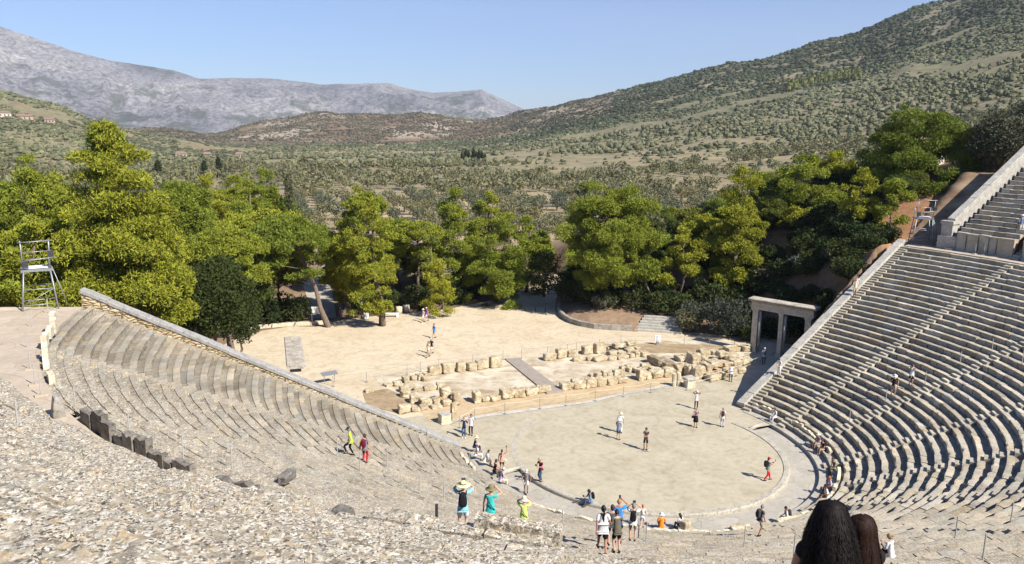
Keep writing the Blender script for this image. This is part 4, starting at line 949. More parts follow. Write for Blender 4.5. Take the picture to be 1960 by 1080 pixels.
while cnt < 120 and tries < 12000:
    tries += 1
    az = rngF.uniform(-12, 62); D = math.sqrt(rngF.uniform(88**2, 150**2)) if az > 12 or az < 10 else rngF.uniform(112, 150)
    x = CAMLOC[0]+D*math.sin(R(az)); y = CAMLOC[1]+D*math.cos(R(az))
    if float(poly_dist(x, y, [(p[0], p[1]) for p in PLAZA])) > -2.5: continue
    if 8.3 < az < 13.4 and D > 85: continue                          # the pale track and the olive rows beyond it
    if 13.2 <= az < 31 and D > 128: continue
    if y < 22 and x < 36: continue
    if math.hypot(x, y) < 64 and y < 15: continue
    if x < -20 and D < 98: continue
    if poly_dist(x, y, [(22,58),(33,54),(46,66),(40,80),(24,76)]) > 0: continue
    if poly_dist(x, y, [(36,16),(36,4),(60,0),(70,20),(62,28),(52,20),(44,17)]) > 0: continue
    zg = GZ(x, y); zmax = CAMLOC[2]+ztop_limit(az)*D*1.0; h = zmax-zg-rngF.uniform(0, 2.5)
    h = min(h, rngF.uniform(9, 15))
    if h < 3.2: continue
    k = rngF.randrange(4) if h > 6 else 3
    kind, H, Rr, b = protos[k]; rr = Rr*h/(H)*rngF.uniform(0.95, 1.2)
    if any(math.hypot(x-a, y-c) < (rr+r)*0.62 for a, c, r in placed): continue
    placed.append((x, y, rr)); cnt += 1
    if fill[k] is None:
        fill[k] = make_tree('pine_tree', kind, 0, 0, 0, b, H, Rr, 400+k, 'pine in the thick wood around the sandy plaza', 'tree', 'pines filling the wood around the plaza', None, 0.9, matk='pinedark' if k == 3 else None)
        o = fill[k]; o.location = (x, y, zg); o.scale = (rr/Rr, rr/Rr, h/H)
    else:
        o = copy_tree(fill[k], (x, y, zg), rngF.uniform(0, 6.28), (rr/Rr, rr/Rr, h/H))
# undergrowth shrubs along the edge of the wood
PL2 = [(-24,44.5),(-20,48),(-9.5,50.2),(-5,50.4),(0,50.6),(4,51),(8,54),(12,57.5),(16,60),(21,60),(24,50),(20,45.5),(18,41.5),(20,36.5),(27,30),(31,27.5),(35,24.5),(38,22)]
sh = None; rngB = random.Random(8)
for i in range(len(PL2)-1):
    (x0, y0), (x1, y1) = PL2[i], PL2[i+1]; L = math.hypot(x1-x0, y1-y0); n = max(1, int(L/2.0))
    for j in range(n):
        for rowk in range(2):
            t = (j+rngB.random())/n; x = x0+(x1-x0)*t+rngB.gauss(0, 0.6)+rowk*0.8; y = y0+(y1-y0)*t+rngB.gauss(0, 0.6)+rowk*2.2
            if -15.5 < x < -9.5 and y > 46: continue
            if poly_dist(x, y, [(p[0], p[1]) for p in PLAZA]) > -0.8: continue
            s_ = rngB.uniform(0.7, 1.5)
            if sh is None:
                sh = make_tree('shrub', 'shrub', 0, 0, 0, 0.0, 2.2, 1.5, 500, 'dark evergreen shrub in the undergrowth at the edge of the wood', 'shrub', 'undergrowth shrubs at the edge of the wood', matk='oakl')
                o = sh; o.location = (x, y, GZ(x, y)); o.scale = (s_,)*3
            else: copy_tree(sh, (x, y, GZ(x, y)), rngB.uniform(0, 6.28), (s_, s_, s_*rngB.uniform(0.8, 1.4)))

# dark bushes and small trees covering the bank beside the right wall
BANK = [(30.5,11.2),(38.3,13.4),(40.4,15.0),(42,18.5),(47,22),(56,27),(60,36),(50,40),(38,36),(30,29),(27,24)]
BANK2 = [(25,33),(30,28.5),(40,30),(48,40),(36,48),(27,44)]
ev = None; rngK = random.Random(77); nb = 0; tr_ = 0; pb = []
while nb < 210 and tr_ < 4000:
    tr_ += 1; x = rngK.uniform(22, 60); y = rngK.uniform(11, 48)
    if poly_dist(x, y, BANK) < 0.3 and poly_dist(x, y, BANK2) < 0.3: continue
    if 24 < x < 31 and 12 < y < 21: continue
    s_ = rngK.uniform(0.7, 1.35) if y < 26 and x < 42 else rngK.uniform(0.5, 1.0)
    if any(math.hypot(x-a, y-b_) < 1.25*(s_+c)*0.62 for a, b_, c in pb): continue
    pb.append((x, y, s_)); nb += 1
    if ev is None: ev = make_tree('evergreen_shrub', 'oak', 0, 0, 0, 0.2, 3.0, 1.7, 520, 'dark evergreen bush on the shaded bank beside the right coping wall', 'shrub', 'dark bushes on the bank beside the right coping wall'); ev.location = (x, y, GZ(x, y)); ev.scale = (s_,)*3
    else: copy_tree(ev, (x, y, GZ(x, y)), rngK.uniform(0, 6.28), (s_, s_, s_*rngK.uniform(0.6, 1.0)))

def dome(seed):
    r_ = np.random.RandomState(seed); V = [(0, 0, 1.0)]
    for rr, zz, n in ((0.62, 0.80, 6), (1.0, 0.25, 6), (0.9, -0.3, 6)):
        for i in range(n):
            a = 6.283*(i+0.5*(rr < 1))/n; V.append((rr*math.cos(a), rr*math.sin(a), zz))
    V = np.array(V)*(1+r_.uniform(-0.22, 0.22, (19, 3))); F = [(0, 1+i, 1+(i+1) % 6, 1+(i+1) % 6) for i in range(6)]
    for k in range(2):
        for i in range(6): a = 1+k*6; F.append((a+i, a+6+i, a+6+(i+1) % 6, a+(i+1) % 6))
    C = np.ones((19, 3))*(1+r_.uniform(-0.2, 0.2, (19, 1))); return V, np.array(F), C
def dome2(seed):
    """a lumpy little bush: icosphere-like blob with rough sides"""
    r_ = np.random.RandomState(seed+50); V = [(0, 0, 1.0)]
    for rr, zz, n in ((0.55, 0.86, 8), (0.93, 0.42, 8), (1.0, -0.1, 8), (0.6, -0.6, 8)):
        for i in range(n):
            a = 6.283*(i+0.5*(rr < 0.9))/n; V.append((rr*math.cos(a), rr*math.sin(a), zz))
    V = np.array(V)*(1+r_.uniform(-0.24, 0.24, (33, 1))); F = [(0, 1+i, 1+(i+1) % 8, 1+(i+1) % 8) for i in range(8)]
    for k in range(3):
        for i in range(8): a = 1+k*8; F.append((a+i, a+8+i, a+8+(i+1) % 8, a+(i+1) % 8))
    C = np.ones((33, 3))*(1+r_.uniform(-0.22, 0.22, (33, 1))); return V, np.array(F), C
for (x, y, h) in [(-45.5,19,11),(-41,21.5,10),(-50,17.5,12),(-48.5,23,12),(-55,20,12)]:
    o = copy_tree(fill[0], (x, y, GZ(x, y)-1), h*3.0, (h/9, h/9, (17.0-GZ(x, y))/9.5)); o['label'] = 'pine just behind the left lighting tower'; o['group'] = 'pines just behind the left lighting tower'
# olive groves: the nearest 300 as trees, the rest as one mass
def olive_positions():
    out = []; rng = random.Random(33)
    th = R(17); ux, uy = math.cos(th), math.sin(th)
    for i in range(-90, 110):
        for j in range(6, 125):
            a, b_ = i*6.6, 60+j*7.4
            jt = 0.7 if j < 40 else 1.9; x = a*ux+b_*uy*0.35+rng.gauss(0, jt)-8; y = -a*uy*0.4+b_+rng.gauss(0, jt)
            dx, dy = x-CAMLOC[0], y-CAMLOC[1]; D = math.hypot(dx, dy); az = math.degrees(math.atan2(dx, dy))
            if not (-12 < az < 62) or D < 128 or D > 760: continue
            if az < 10.2 and D < 175: continue
            out.append((x, y, D, az))
    P = np.array([(o[0], o[1]) for o in out]); f = fbm(P/60, 3, 126); g = fbm(P/28, 2, 121)
    res = []
    for o, a, b_ in zip(out, f, g):
        if a > (0.07 if o[2] > 330 else 0.33) or b_ > 0.33: continue
        if 260 > o[2] and 11 < o[3] < 13 and (o[2] % 26) < 5: continue
        res.append(o)
    res.sort(key=lambda o: o[2]); return res
OL = olive_positions(); rngO = random.Random(44)
oz = ground_z([o[0] for o in OL], [o[1] for o in OL]); olp = []
def simple_mesh_tree(Rr, H, seed, n, sz, leafm, trunk=True):
    rng = random.Random(seed); r_ = np.random.RandomState(seed); cl = crown_clumps('olive', Rr, H*0.8, rng); cl = [((c[0], c[1], c[2]+H*0.2), r) for c, r in cl]
    area = sum(12*r[0]*r[2] for c, r in cl); V, F, C = clump_leaves(cl, n/area, sz, r_, asp=1.8, hollow=0.4); return V, F, C
for k in range(5):
    V, F, C = simple_mesh_tree(2.5, 3.9, 600+k, 520, 0.40, None)
    me = mesh_np('crown', V, F, M['olive'], cols=C); mb = MB(); rg = random.Random(k)
    mb.path([(0,0,-0.3),(0.05,0,0.5),(rg.gauss(0,.15),rg.gauss(0,.15),1.3)], [0.28,0.2,0.15], 6)
    for t in range(4): branch_mb(mb, (0, 0, 1.0), (rg.uniform(-1.3, 1.3), rg.uniform(-1.3, 1.3), rg.uniform(2, 3)), 0.1, 0.03, rg, n=2, sides=5)
    tmp = mb.build('trunk', M['bark']); olp.append((me, tmp.data)); bpy.data.objects.remove(tmp)
for (x, y, D, az), z in list(zip(OL, oz))[:300]:
    k = rngO.randrange(5); s_ = rngO.uniform(0.8, 1.2)
    o = empty('olive_tree', (x, y, z), rngO.uniform(0, 6.28)); o.scale = (s_, s_, s_*rngO.uniform(0.85, 1.15))
    tag(o, 'round grey green olive tree in the nearest rows of the olive grove', 'olive tree', 'olive trees in the nearest rows of the grove')
    link('crown', olp[k][0], o); link('trunk', olp[k][1], o)
def merged(name, items, protos_, m, label=None):
    """one object: copies of small proto meshes (V,F,C) at (x,y,z,scale xyz,rot,tint)"""
    Vs, Fs, Cs = [], [], []; base = 0
    for k, (V, F, C) in enumerate(protos_):
        it = items[k]
        if len(it) == 0: continue
        it = np.array(it); n = len(it); c, s = np.cos(it[:, 6]), np.sin(it[:, 6])
        x = V[None, :, 0]*c[:, None]-V[None, :, 1]*s[:, None]; y = V[None, :, 0]*s[:, None]+V[None, :, 1]*c[:, None]
        P = np.stack([x*it[:, 3:4]+it[:, 0:1], y*it[:, 4:5]+it[:, 1:2], V[None, :, 2]*it[:, 5:6]+it[:, 2:3]], -1)
        Vs.append(P.reshape(-1, 3)); Fs.append((F[None]+(np.arange(n)*len(V))[:, None, None]+base).reshape(-1, F.shape[1]))
        Cs.append((C[None]*it[:, None, 7:10]).reshape(-1, 3)); base += n*len(V)
    V = np.concatenate(Vs); F = np.concatenate(Fs); C = np.concatenate(Cs)
    return tag(link(name, mesh_np(name, V, F, m, cols=C)), label, kind='stuff')
small = [simple_mesh_tree(2.3, 3.6, 650+k, 115, 0.70, None) for k in range(5)]
tiny = [simple_mesh_tree(2.3, 3.5, 670+k, 48, 1.05, None) for k in range(5)]
it1 = [[] for _ in range(5)]; it2 = [[] for _ in range(5)]
for (x, y, D, az), z in list(zip(OL, oz))[300:]:
    s_ = rngO.uniform(0.6, 1.4); t = rngO.gauss(1.04, 0.14); (it1 if D < 430 else it2)[rngO.randrange(5)].append((x, y, z, s_, s_, s_*rngO.uniform(.8, 1.2), rngO.uniform(0, 6.28), t, t, t))
merged('olive_grove', it1, small, M['olive'], 'grey green mass of olive trees beyond the nearest grove rows')
merged('far_olive_grove', it2, [(V*[1.75, 1.75, 1.7]+[0, 0, 1.2], F, C*0.92) for V, F, C in [dome2(k) for k in range(5)]], M['olive'], 'distant grey green olive mass on the valley floor')
# scrub on the hills
domes = [dome(k) for k in range(6)]
rs2 = np.random.RandomState(9)
n = 230000; az = rs2.uniform(-14, 62, n); D = np.sqrt(rs2.uniform(330**2, 2300**2, n))
wgt = np.clip(900/D, 0, 1)**0.9; keep = rs2.uniform(size=n) < wgt; az, D = az[keep], D[keep]
x = CAMLOC[0]+D*np.sin(np.radians(az)); y = CAMLOC[1]+D*np.cos(np.radians(az)); P = np.c_[x, y]
cov = fbm(P/55, 4, 130); band = fbm(np.c_[x/200, y/45], 3, 131)
den = 0.66-2.0*np.clip(cov-0.03, 0, 1)-2.0*np.clip(band-0.05, 0, 1)
valley = (D < 760) & (az < 33); den = np.where(valley, 0.05+0.3*(cov < -0.15), den)
den = np.where((az > 24) & (D > 700), den+0.45*sstep(700, 1000, D), den); den = np.where((D > 500) & (az < 2), den+0.3, den); den = np.where((D > 1000) & (az < 30), den+0.6, den)
keep = rs2.uniform(size=len(D)) < den; az, D, x, y = az[keep], D[keep], x[keep], y[keep]; z = ground_z(x, y)
hm = ((D > 1150) & (az < 31)); sz = (0.9+1.5*rs2.uniform(size=len(D))**2.2)*(0.7+D/1300); sz = np.where((D < 1000) & (az > 24), sz*0.95, sz); sz = np.where(hm, sz*0.72, sz*1.0)
t = (1+0.35*fbm(P[keep]/40, 3, 140) if False else 1.0)*rs2.normal(1.0, 0.17, len(D)).clip(0.55, 1.5)*(1+0.5*fbm(np.c_[x, y]/90, 3, 141))
olv = ((D < 1000) & (rs2.uniform(size=len(D)) < 0.6)) & ~hm
up = sstep(600, 1100, D)*(az > 24); cr = np.where(hm, 0.98, np.where(olv, 1.40, 0.88))*t*(1-0.32*up); cg = np.where(hm, 0.86, np.where(olv, 1.40, 0.94))*t*(1-0.26*up); cb = np.where(hm, 0.95, np.where(olv, 1.28, 0.86))*t*(1-0.28*up)
k = rs2.randint(0, 6, len(D)); rot = rs2.uniform(0, 6.28, len(D)); zs = sz*rs2.uniform(0.7, 1.1, len(D))
A = np.stack([x, y, z, sz, sz, zs, rot, cr, cg, cb], -1)
merged('hillside_scrub', [A[k == q] for q in range(6)], domes, M['scrub'], 'low bushes and olives covering the hillsides')
print('scrub', len(D))
# a planted pine wood on the right hill
it = [[] for _ in range(6)]; rg = random.Random(4)
for i in range(520):
    u, v = rg.random(), rg.random(); az_ = 42.4+u*4.3; D_1 = 905-u*40+v*120+40*math.sin(u*3)
    xx = CAMLOC[0]+D_1*math.sin(R(az_)); yy = CAMLOC[1]+D_1*math.cos(R(az_)); s_ = rg.uniform(1.8, 3.0); t_ = rg.uniform(0.8, 1.4)
    it[rg.randrange(6)].append((xx, yy, GZ(xx, yy), s_, s_, s_*rg.uniform(1.8, 2.9), rg.uniform(0, 6), t_*1.0, t_*1.1, t_*0.6))
merged('hillside_wood', it, domes, M['scrub'], 'dark green planted pine wood on the right hillside')

# the air of the valley
hm_ = bpy.data.materials.new('valley_air'); hm_.use_nodes = True; hn = hm_.node_tree; hn.nodes.remove(hn.nodes['Principled BSDF'])
pv = hn.nodes.new('ShaderNodeVolumePrincipled'); pv.inputs['Color'].default_value = (0.80, 0.88, 1.0, 1); pv.inputs['Density'].default_value = 0.00006; pv.inputs['Anisotropy'].default_value = 0.0
hn.links.new(pv.outputs[0], hn.nodes['Material Output'].inputs['Volume'])
mb = MB(); mb.box((2500, 3200, 700-250), (15400, 13200, 1900)); tag(mb.build('haze', hm_), 'thin pale blue air over the valley', kind='stuff')

# ------------------------------------------------------------------ stones of the ruined stage
BLOCKS = {
 'back row': (0.75, [(-8.87, 22.74, 1.29, 0.84, 0.06), (-7.52, 22.75, 1.26, 0.87, 0.06), (-6.22, 22.77, 0.94, 0.85, 0.06), (-5.11, 22.7, 0.95, 0.62, 0.06), (-3.93, 22.79, 1.28, 0.88, 0.06), (-2.51, 22.79, 1.3, 0.91, 0.06), (3.62, 23.11, 1.36, 0.82, 0.06), (5.09, 23.33, 1.2, 0.85, 0.06), (6.43, 23.43, 1.21, 0.66, 0.06), (8.41, 23.7, 1.18, 0.82, 0.06), (9.79, 23.48, 1.42, 0.9, 0.06), (11.26, 23.88, 0.94, 0.42, 0.06)]),
 'low back course': (0.7, [(6.42, 21.84, 1.44, 0.45, 0.05), (7.49, 21.62, 0.89, 0.35, 0.05), (8.43, 21.07, 1.59, 0.42, 0.05), (9.7, 20.97, 1.16, 0.3, 0.05), (10.97, 20.89, 1.43, 0.35, 0.05), (12.04, 20.88, 0.66, 0.4, 0.05)]),
 'corner stack': (0.8, [(10.24, 21.77, 1.04, 0.56, 0.05), (11.42, 21.93, 1.06, 0.46, 0.05), (11.86, 23.01, 1.55, 0.46, 0.06), (12.54, 21.92, 1.14, 0.56, 0.05), (13.42, 23.27, 1.23, 0.47, 0.06), (13.67, 22.32, 0.68, 0.57, 0.05), (12.76, 21.01, 0.66, 0.61, 0.05), (13.46, 20.74, 0.87, 0.46, 0.05)]),
 'front row': (0.85, [(-8.01, 13.97, 0.68, 1.01, 0.01), (-7.16, 14.13, 0.79, 0.4, 0.01), (-6.3, 13.94, 0.99, 0.49, 0.01), (-5.14, 13.99, 1.21, 0.77, 0.01), (-3.98, 13.98, 1.12, 0.73, 0.01), (-2.75, 14.09, 1.25, 0.71, 0.01), (-1.32, 14.36, 1.38, 0.59, 0.01), (0.88, 14.2, 1.19, 0.71, 0.01), (2.13, 14.1, 1.32, 0.73, 0.01), (3.32, 14.03, 1.17, 0.67, 0.01), (4.33, 13.96, 0.95, 0.72, 0.01), (5.54, 14.06, 1.25, 0.66, 0.01), (6.79, 14.14, 1.15, 0.59, 0.01), (8.91, 14.16, 0.89, 0.97, 0.01), (9.67, 14.2, 0.6, 0.65, 0.01), (10.73, 14.22, 1.39, 0.72, 0.01), (11.96, 14.09, 1.28, 0.77, 0.01), (13.5, 14.28, 1.55, 0.85, 0.01)]),
 'inner rubble': (0.6, [(5.42, 16.36, 0.58, 0.51, 0.02), (6.06, 16.37, 0.47, 0.49, 0.02), (6.66, 16.4, 0.59, 0.33, 0.02), (7.54, 16.4, 0.84, 0.47, 0.02), (5.02, 16.86, 0.47, 0.23, 0.03), (8.78, 17.35, 0.61, 0.48, 0.03), (9.46, 17.64, 0.43, 0.43, 0.03), (9.37, 16.76, 0.73, 0.52, 0.03), (9.88, 16.21, 0.92, 0.52, 0.02), (11.15, 16.99, 1.12, 0.58, 0.03), (11.45, 16.14, 0.62, 0.43, 0.02), (3.2, 15.05, 1.01, 0.36, 0.02)]),
 'dark sloping wall': (2.2, [(13.02, 17.2, 0.89, 0.63, 0.03), (13.61, 16.59, 1.15, 0.53, 0.02)]),
 'right pile': (1.0, [(14.17, 13.32, 1.24, 1.5, 0.01), (14.39, 12.54, 1.35, 1.59, 0.0), (15.76, 15.21, 1.16, 1.5, 0.02), (17.48, 16.05, 1.05, 1.38, 0.02), (16.23, 13.58, 0.76, 1.05, 0.01), (15.22, 11.54, 1.1, 0.88, -0.0), (16.33, 11.62, 0.99, 0.93, -0.0), (17.72, 11.95, 1.26, 0.9, 0.0), (17.4, 13.85, 1.41, 0.91, 0.01), (19.05, 14.32, 1.18, 0.88, 0.01), (20.34, 16.51, 1.09, 0.7, 0.02), (21.57, 16.44, 1.52, 0.66, 0.02), (20.28, 14.22, 1.2, 0.88, 0.01), (21.74, 14.61, 1.35, 0.84, 0.01), (19.25, 12.42, 1.03, 0.81, 0.0), (16.14, 17.92, 0.8, 0.6, 0.03), (16.89, 17.83, 0.87, 0.6, 0.03), (19.7, 18.57, 1.04, 0.77, 0.03), (20.99, 18.7, 1.12, 0.67, 0.03), (23.7, 18.93, 1.66, 0.52, 0.04), (25.07, 18.41, 1.17, 0.58, 0.03)]),
 'left cluster': (0.75, [(-14.5, 13.94, 1.08, 0.57, 0.01), (-13.57, 13.97, 0.78, 0.37, 0.01), (-12.37, 14.85, 1.08, 0.54, 0.02), (-11.13, 14.98, 1.14, 0.46, 0.02), (-12.79, 14.06, 0.65, 0.29, 0.01), (-11.67, 14.02, 0.98, 0.29, 0.01), (-10.65, 14.31, 0.85, 0.42, 0.01), (-10.41, 15.19, 0.92, 1.22, 0.02), (-9.84, 14.13, 0.62, 0.92, 0.01), (-13.04, 15.95, 0.8, 0.59, 0.02), (-13.31, 17.63, 0.77, 0.6, 0.04), (-13.19, 19.07, 0.54, 0.48, 0.04), (-12.1, 21.48, 0.61, 0.6, 0.06), (-11.24, 21.97, 0.62, 0.43, 0.06), (-10.67, 21.75, 0.57, 0.5, 0.06), (-10.25, 21.25, 0.73, 0.41, 0.06), (-9.78, 22.58, 0.59, 0.32, 0.06), (-13.11, 20.9, 0.8, 0.4, 0.06), (-10.71, 18.71, 1.25, 0.31, 0.04), (-11.82, 18.54, 0.79, 0.35, 0.04), (-9.71, 18.64, 0.71, 0.44, 0.04), (-13.86, 21.04, 0.8, 0.27, 0.06), (-12.39, 19.53, 0.99, 0.4, 0.05), (-12.71, 17.69, 0.97, 0.34, 0.04), (-15.93, 20.14, 0.77, 0.17, 0.05)]),
}
ORD = ['first','second','third','fourth','fifth','sixth','seventh','eighth','ninth','tenth','eleventh','twelfth','thirteenth','fourteenth','fifteenth','sixteenth','seventeenth','eighteenth','nineteenth','twentieth','twenty-first','twenty-second','twenty-third','twenty-fourth','twenty-fifth','twenty-sixth','twenty-seventh','twenty-eighth','twenty-ninth','thirtieth']
def rock_mesh(w, d, h, seed, n=7, rough=0.07, m=None, taper=0.0, pw=7):
    """a weathered block: subdivided box, rounded and displaced, flat underside"""
    rs_ = np.random.RandomState(seed); g = np.linspace(-1, 1, n); V = []; idx = {}; F = []
    def vid(p):
        k = tuple(np.round(p, 5))
        if k not in idx: idx[k] = len(V); V.append(p)
        return idx[k]
    for ax in range(3):
        for sg in (-1, 1):
            for i in range(n-1):
                for j in range(n-1):
                    q = []
                    for (a, b) in ((i, j), (i+1, j), (i+1, j+1), (i, j+1)):
                        p = [0, 0, 0]; p[ax] = sg; p[(ax+1) % 3] = g[a]; p[(ax+2) % 3] = g[b]; q.append(vid(p))
                    F.append(q if sg > 0 else q[::-1])
    V = np.array(V, float); r = (np.abs(V)**pw).sum(1)**(1/float(pw)); V = V/r[:, None]*(0.94+0.06*r[:, None])
    P = V*[w/2, d/2, h/2]; s = seed*3.7
    nz = fbm(P*2.4+s, 3, seed % 50)[:, None]; n2 = vnoise(P*6+s, seed % 31)[:, None]
    P = P*(1+nz*rough*2.2)+V*n2*rough*0.25
    P[:, 0] *= 1-taper*(V[:, 2]+1)/2; P[:, 2] += h/2; P[:, 2] = np.maximum(P[:, 2], -0.1)
    P[:, 2] -= np.clip(vnoise(P[:, :2]*1.3+s, 5), 0, 1)*h*0.16*(V[:, 2] > 0.3)
    return mesh_np('stone_block', P, np.array(F), m or M['ruin'], False)
GN = {'back row': ('upright squared stone block, %s from the left in the back row of the ruined stage', 'squared stones in the back row of the ruined stage'),
 'low back course': ('low flat stone, %s from the left in the low course before the back row', 'low stones before the back row of the ruin'),
 'corner stack': ('yellow stone, %s in the stacked corner at the right end of the back row', 'stacked corner stones of the ruin'),
 'front row': ('rough yellow stone block, %s from the left in the front row of the ruined stage', 'stones in the front row of the ruined stage'),
 'inner rubble': ('small broken stone, %s from the left among the rubble inside the ruin', 'rubble stones inside the ruin'),
 'dark sloping wall': ('dark brown sloping stone, %s of the pair beside the big stone pile', 'dark sloping stones'),
 'right pile': ('big orange yellow stone, %s in the pile between the white box and the gateway', 'big stones piled towards the gateway'),
 'left cluster': ('yellow foundation stone, %s in the cluster at the left end of the ruin', 'foundation stones at the left end of the ruin')}
sd = 900
for g, (dp, items) in BLOCKS.items():
    lb, gr = GN[g]; order = sorted(range(len(items)), key=lambda i: items[i][0]) if 'from the left' in lb else range(len(items))
    for oi, i in enumerate(order):
        x, y, w_, h_, an = items[i]; sd += 1; rg = random.Random(sd)
        dd = dp*rg.uniform(0.85, 1.15)
        if g == 'right pile': dd *= 1.05; h_ = max(h_*0.72, 0.5)
        z0 = 0.55 if (g == 'corner stack' and i in (2, 4)) else (0.45 if (g == 'right pile' and i in (2, 3, 8, 10)) else 0.0)
        me = rock_mesh(w_*0.97, dd, max(0.22, h_)*rg.uniform(0.95, 1.3), sd, m=M['ruindark'] if g == 'dark sloping wall' else M['ruin'], n=9, rough=0.06 if g == 'back row' else (0.12 if 'rubble' not in g else 0.15))
        o = link('stone_block', me); o.location = (x, y+dd/2*0.9, z0); o.rotation_euler = (rg.gauss(0, 0.02), rg.gauss(0, 0.03), an+rg.gauss(0, 0.05))
        tag(o, lb % ORD[oi], 'stone block', gr)
# loose rocks on the rims of the seating, in the left foreground
M['darkrock'] = rock_mat('dark_grey_boulder_stone', (0.09,0.08,0.07), (0.16,0.145,0.125), (0.27,0.25,0.22), (0.2,0.16,0.12), 0.8)
for n_, (x, y, z, w_, d_, h_, rz, mk, lab) in enumerate([
    (-27.9, -24.4, 11.72, 0.80, 0.55, 0.50, 0.7, 'darkrock', 'dark pointed boulder lying on the seats left of the man in the straw hat'),
    (-28.7, -18.4, 10.6, 0.9, 0.35, 0.36, 0.9, 'darkrock', 'flat dark stone tilted on the seats, up and left of the boulder'),
    (-29.6, -22.6, 11.4, 1.3, 0.5, 0.3, 0.75, 'ruindark', 'reddish broken stone lying left of the dark boulder'),
    (-36.6, -12.6, 12.15, 0.5, 0.4, 0.95, 0.3, 'greystone', 'upright pointed slab stump beside the landing in the left foreground'),
    (-38.1, -16.6, 13.6, 1.5, 0.9, 0.75, 1.2, 'greystone', 'large weathered block at the left picture edge beside the roped post'),
    (-4.6, -11.2, 0.05, 0.55, 0.45, 0.62, 0.2, 'ruin', 'small upright stone at the foot of the seats right of the sitting long haired woman'),
    (-1.6, -12.6, 0.05, 1.5, 0.5, 0.42, -0.1, 'ruin', 'long low yellow stone at the foot of the seats behind the walking grey haired man'),
]):
    o = link('boulder', rock_mesh(w_, d_, h_, 1400+n_, m=M[mk], rough=0.025 if n_ in (4,) else 0.08, taper=0.45 if n_ in (0, 3) else 0.1)); o.location = (x, y, z-0.04); o.rotation_euler = (0, 0, rz); tag(o, lab, 'rock')

mb = MB(); rgq = random.Random(4); V = []
for i in range(9):
    t = -1+i*0.25; V += [(t*1.05, -.19+rgq.gauss(0, .01), 0), (t*1.05, -.2+rgq.gauss(0, .01), .58+rgq.gauss(0, .012)), (t*1.05, .18, .60+rgq.gauss(0, .012)), (t*1.05, .2, 0)]
mb.add(V, [(i*4+k, i*4+4+k, i*4+5+k, i*4+1+k) for i in range(8) for k in range(3)]+[(0, 1, 2, 3), (35, 34, 33, 32)])
o = tag(mb.build('stone_slab', M['seat']), 'long straight slab lying on the rim in front of the two sun hats', 'stone slab'); o.location = (-25.2, -31.5, 14.02); o.rotation_euler = (0, 0.02, -0.665)
ca = o.data.color_attributes.new('tint', 'FLOAT_COLOR', 'POINT'); ca.data.foreach_set('color', [0.8, 0.78, 0.75, 1.0]*len(o.data.vertices))

# ------------------------------------------------------------------ gateways
M['cornice'] = rock_mat('tan_weathered_cornice', (0.30,0.26,0.20), (0.46,0.41,0.33), (0.60,0.55,0.45), (0.42,0.32,0.2), 0.68)
def gateway(name, p0, p1, H, label, bays=2):
    (x0, y0), (x1, y1) = p0, p1; L = math.hypot(x1-x0, y1-y0); rz = math.atan2(y1-y0, x1-x0)
    root = tag(empty(name, (x0, y0, 0), rz), label, 'gateway')
    m = M['gate']; hw = 0.36
    def bx(nm, parts, mm=m):
        mb = MB()
        for c, d in parts: mb.box(c, d)
        return mb.build(nm, mm, root)
    for i in range(bays+1):
        x = hw+0.15+(L-2*hw-0.3)*i/bays
        w_ = 0.60 if i != 1 else 0.46
        rg = random.Random(i+int(x0)); parts = []; z = 0.0
        parts.append(((x, 0, 0.15), (w_+0.16, 0.95, 0.32))); z = 0.31
        while z < H-1.35:
            h = min(rg.uniform(0.55, 1.0), H-1.35-z)
            if H-1.35-z-h < 0.25: h = H-1.35-z
            parts.append(((x+rg.gauss(0, 0.006), rg.gauss(0, 0.006), z+h/2), (w_, 0.78, h-0.012))); z += h
        parts.append(((x, 0, H-1.28), (w_+0.14, 0.92, 0.15)))
        bx('pier', parts)
        # slim engaged column on the side of the opening
        if i < bays: mb = MB(); mb.lathe([(0.17, 0.3), (0.16, H-1.4)], (x+w_/2+0.10, 0.0, 0), 10); mb.build('half_column', m, root, True)
    bx('architrave', [((L/4+0.0, 0, H-1.02), (L/2-0.01, 0.80, 0.36)), ((3*L/4, 0, H-1.02), (L/2-0.01, 0.80, 0.36))])
    rg = random.Random(5); fr = []; x = 0.0
    while x < L-0.3:
        l = min(rg.uniform(0.7, 1.3), L-x); fr.append(((x+l/2, 0, H-0.62), (l-0.012, 0.76, 0.42))); x += l
    bx('frieze', fr)
    bx('dentil_band', [((L/2, 0, H-0.37), (L+0.1, 0.9, 0.09))]+[((0.1+0.16*k, sy*0.49, H-0.37), (0.085, 0.1, 0.085)) for k in range(int(L/0.16)) for sy in (-1, 1)])
    mb = MB(); x = -0.3; 
    while x < L+0.25:
        l = min(rg.uniform(0.9, 1.5), L+0.3-x); w2 = 0.68
        V = [(xx, yy, zz) for xx in (x+0.006, x+l-0.006) for yy, zz in ((-w2+0.12, H-0.32), (-w2, H-0.20), (-w2-0.02, H-0.10), (-w2+0.04, H-0.03+rg.gauss(0, .01)), (w2-0.04, H-0.02), (w2+0.02, H-0.1), (w2, H-0.2), (w2-0.12, H-0.32))]
        mb.add(V, [(i, i+1, 9+i, 8+i) for i in range(7)]+[(7, 0, 8, 15), tuple(range(7, -1, -1)), tuple(range(8, 16))]); x += l
    mb.build('cornice', M['cornice'], root)
    return root
gateway('stone_gateway', (25.75, 19.0), (28.55, 12.9), 5.9, 'tall two-bay limestone gateway standing against the right coping wall')
gateway('stone_gateway', (-22.55, 19.6), (-23.55, 11.9), 5.9, 'far left gateway, mostly hidden, its weathered flat roof slab showing above the left coping wall')

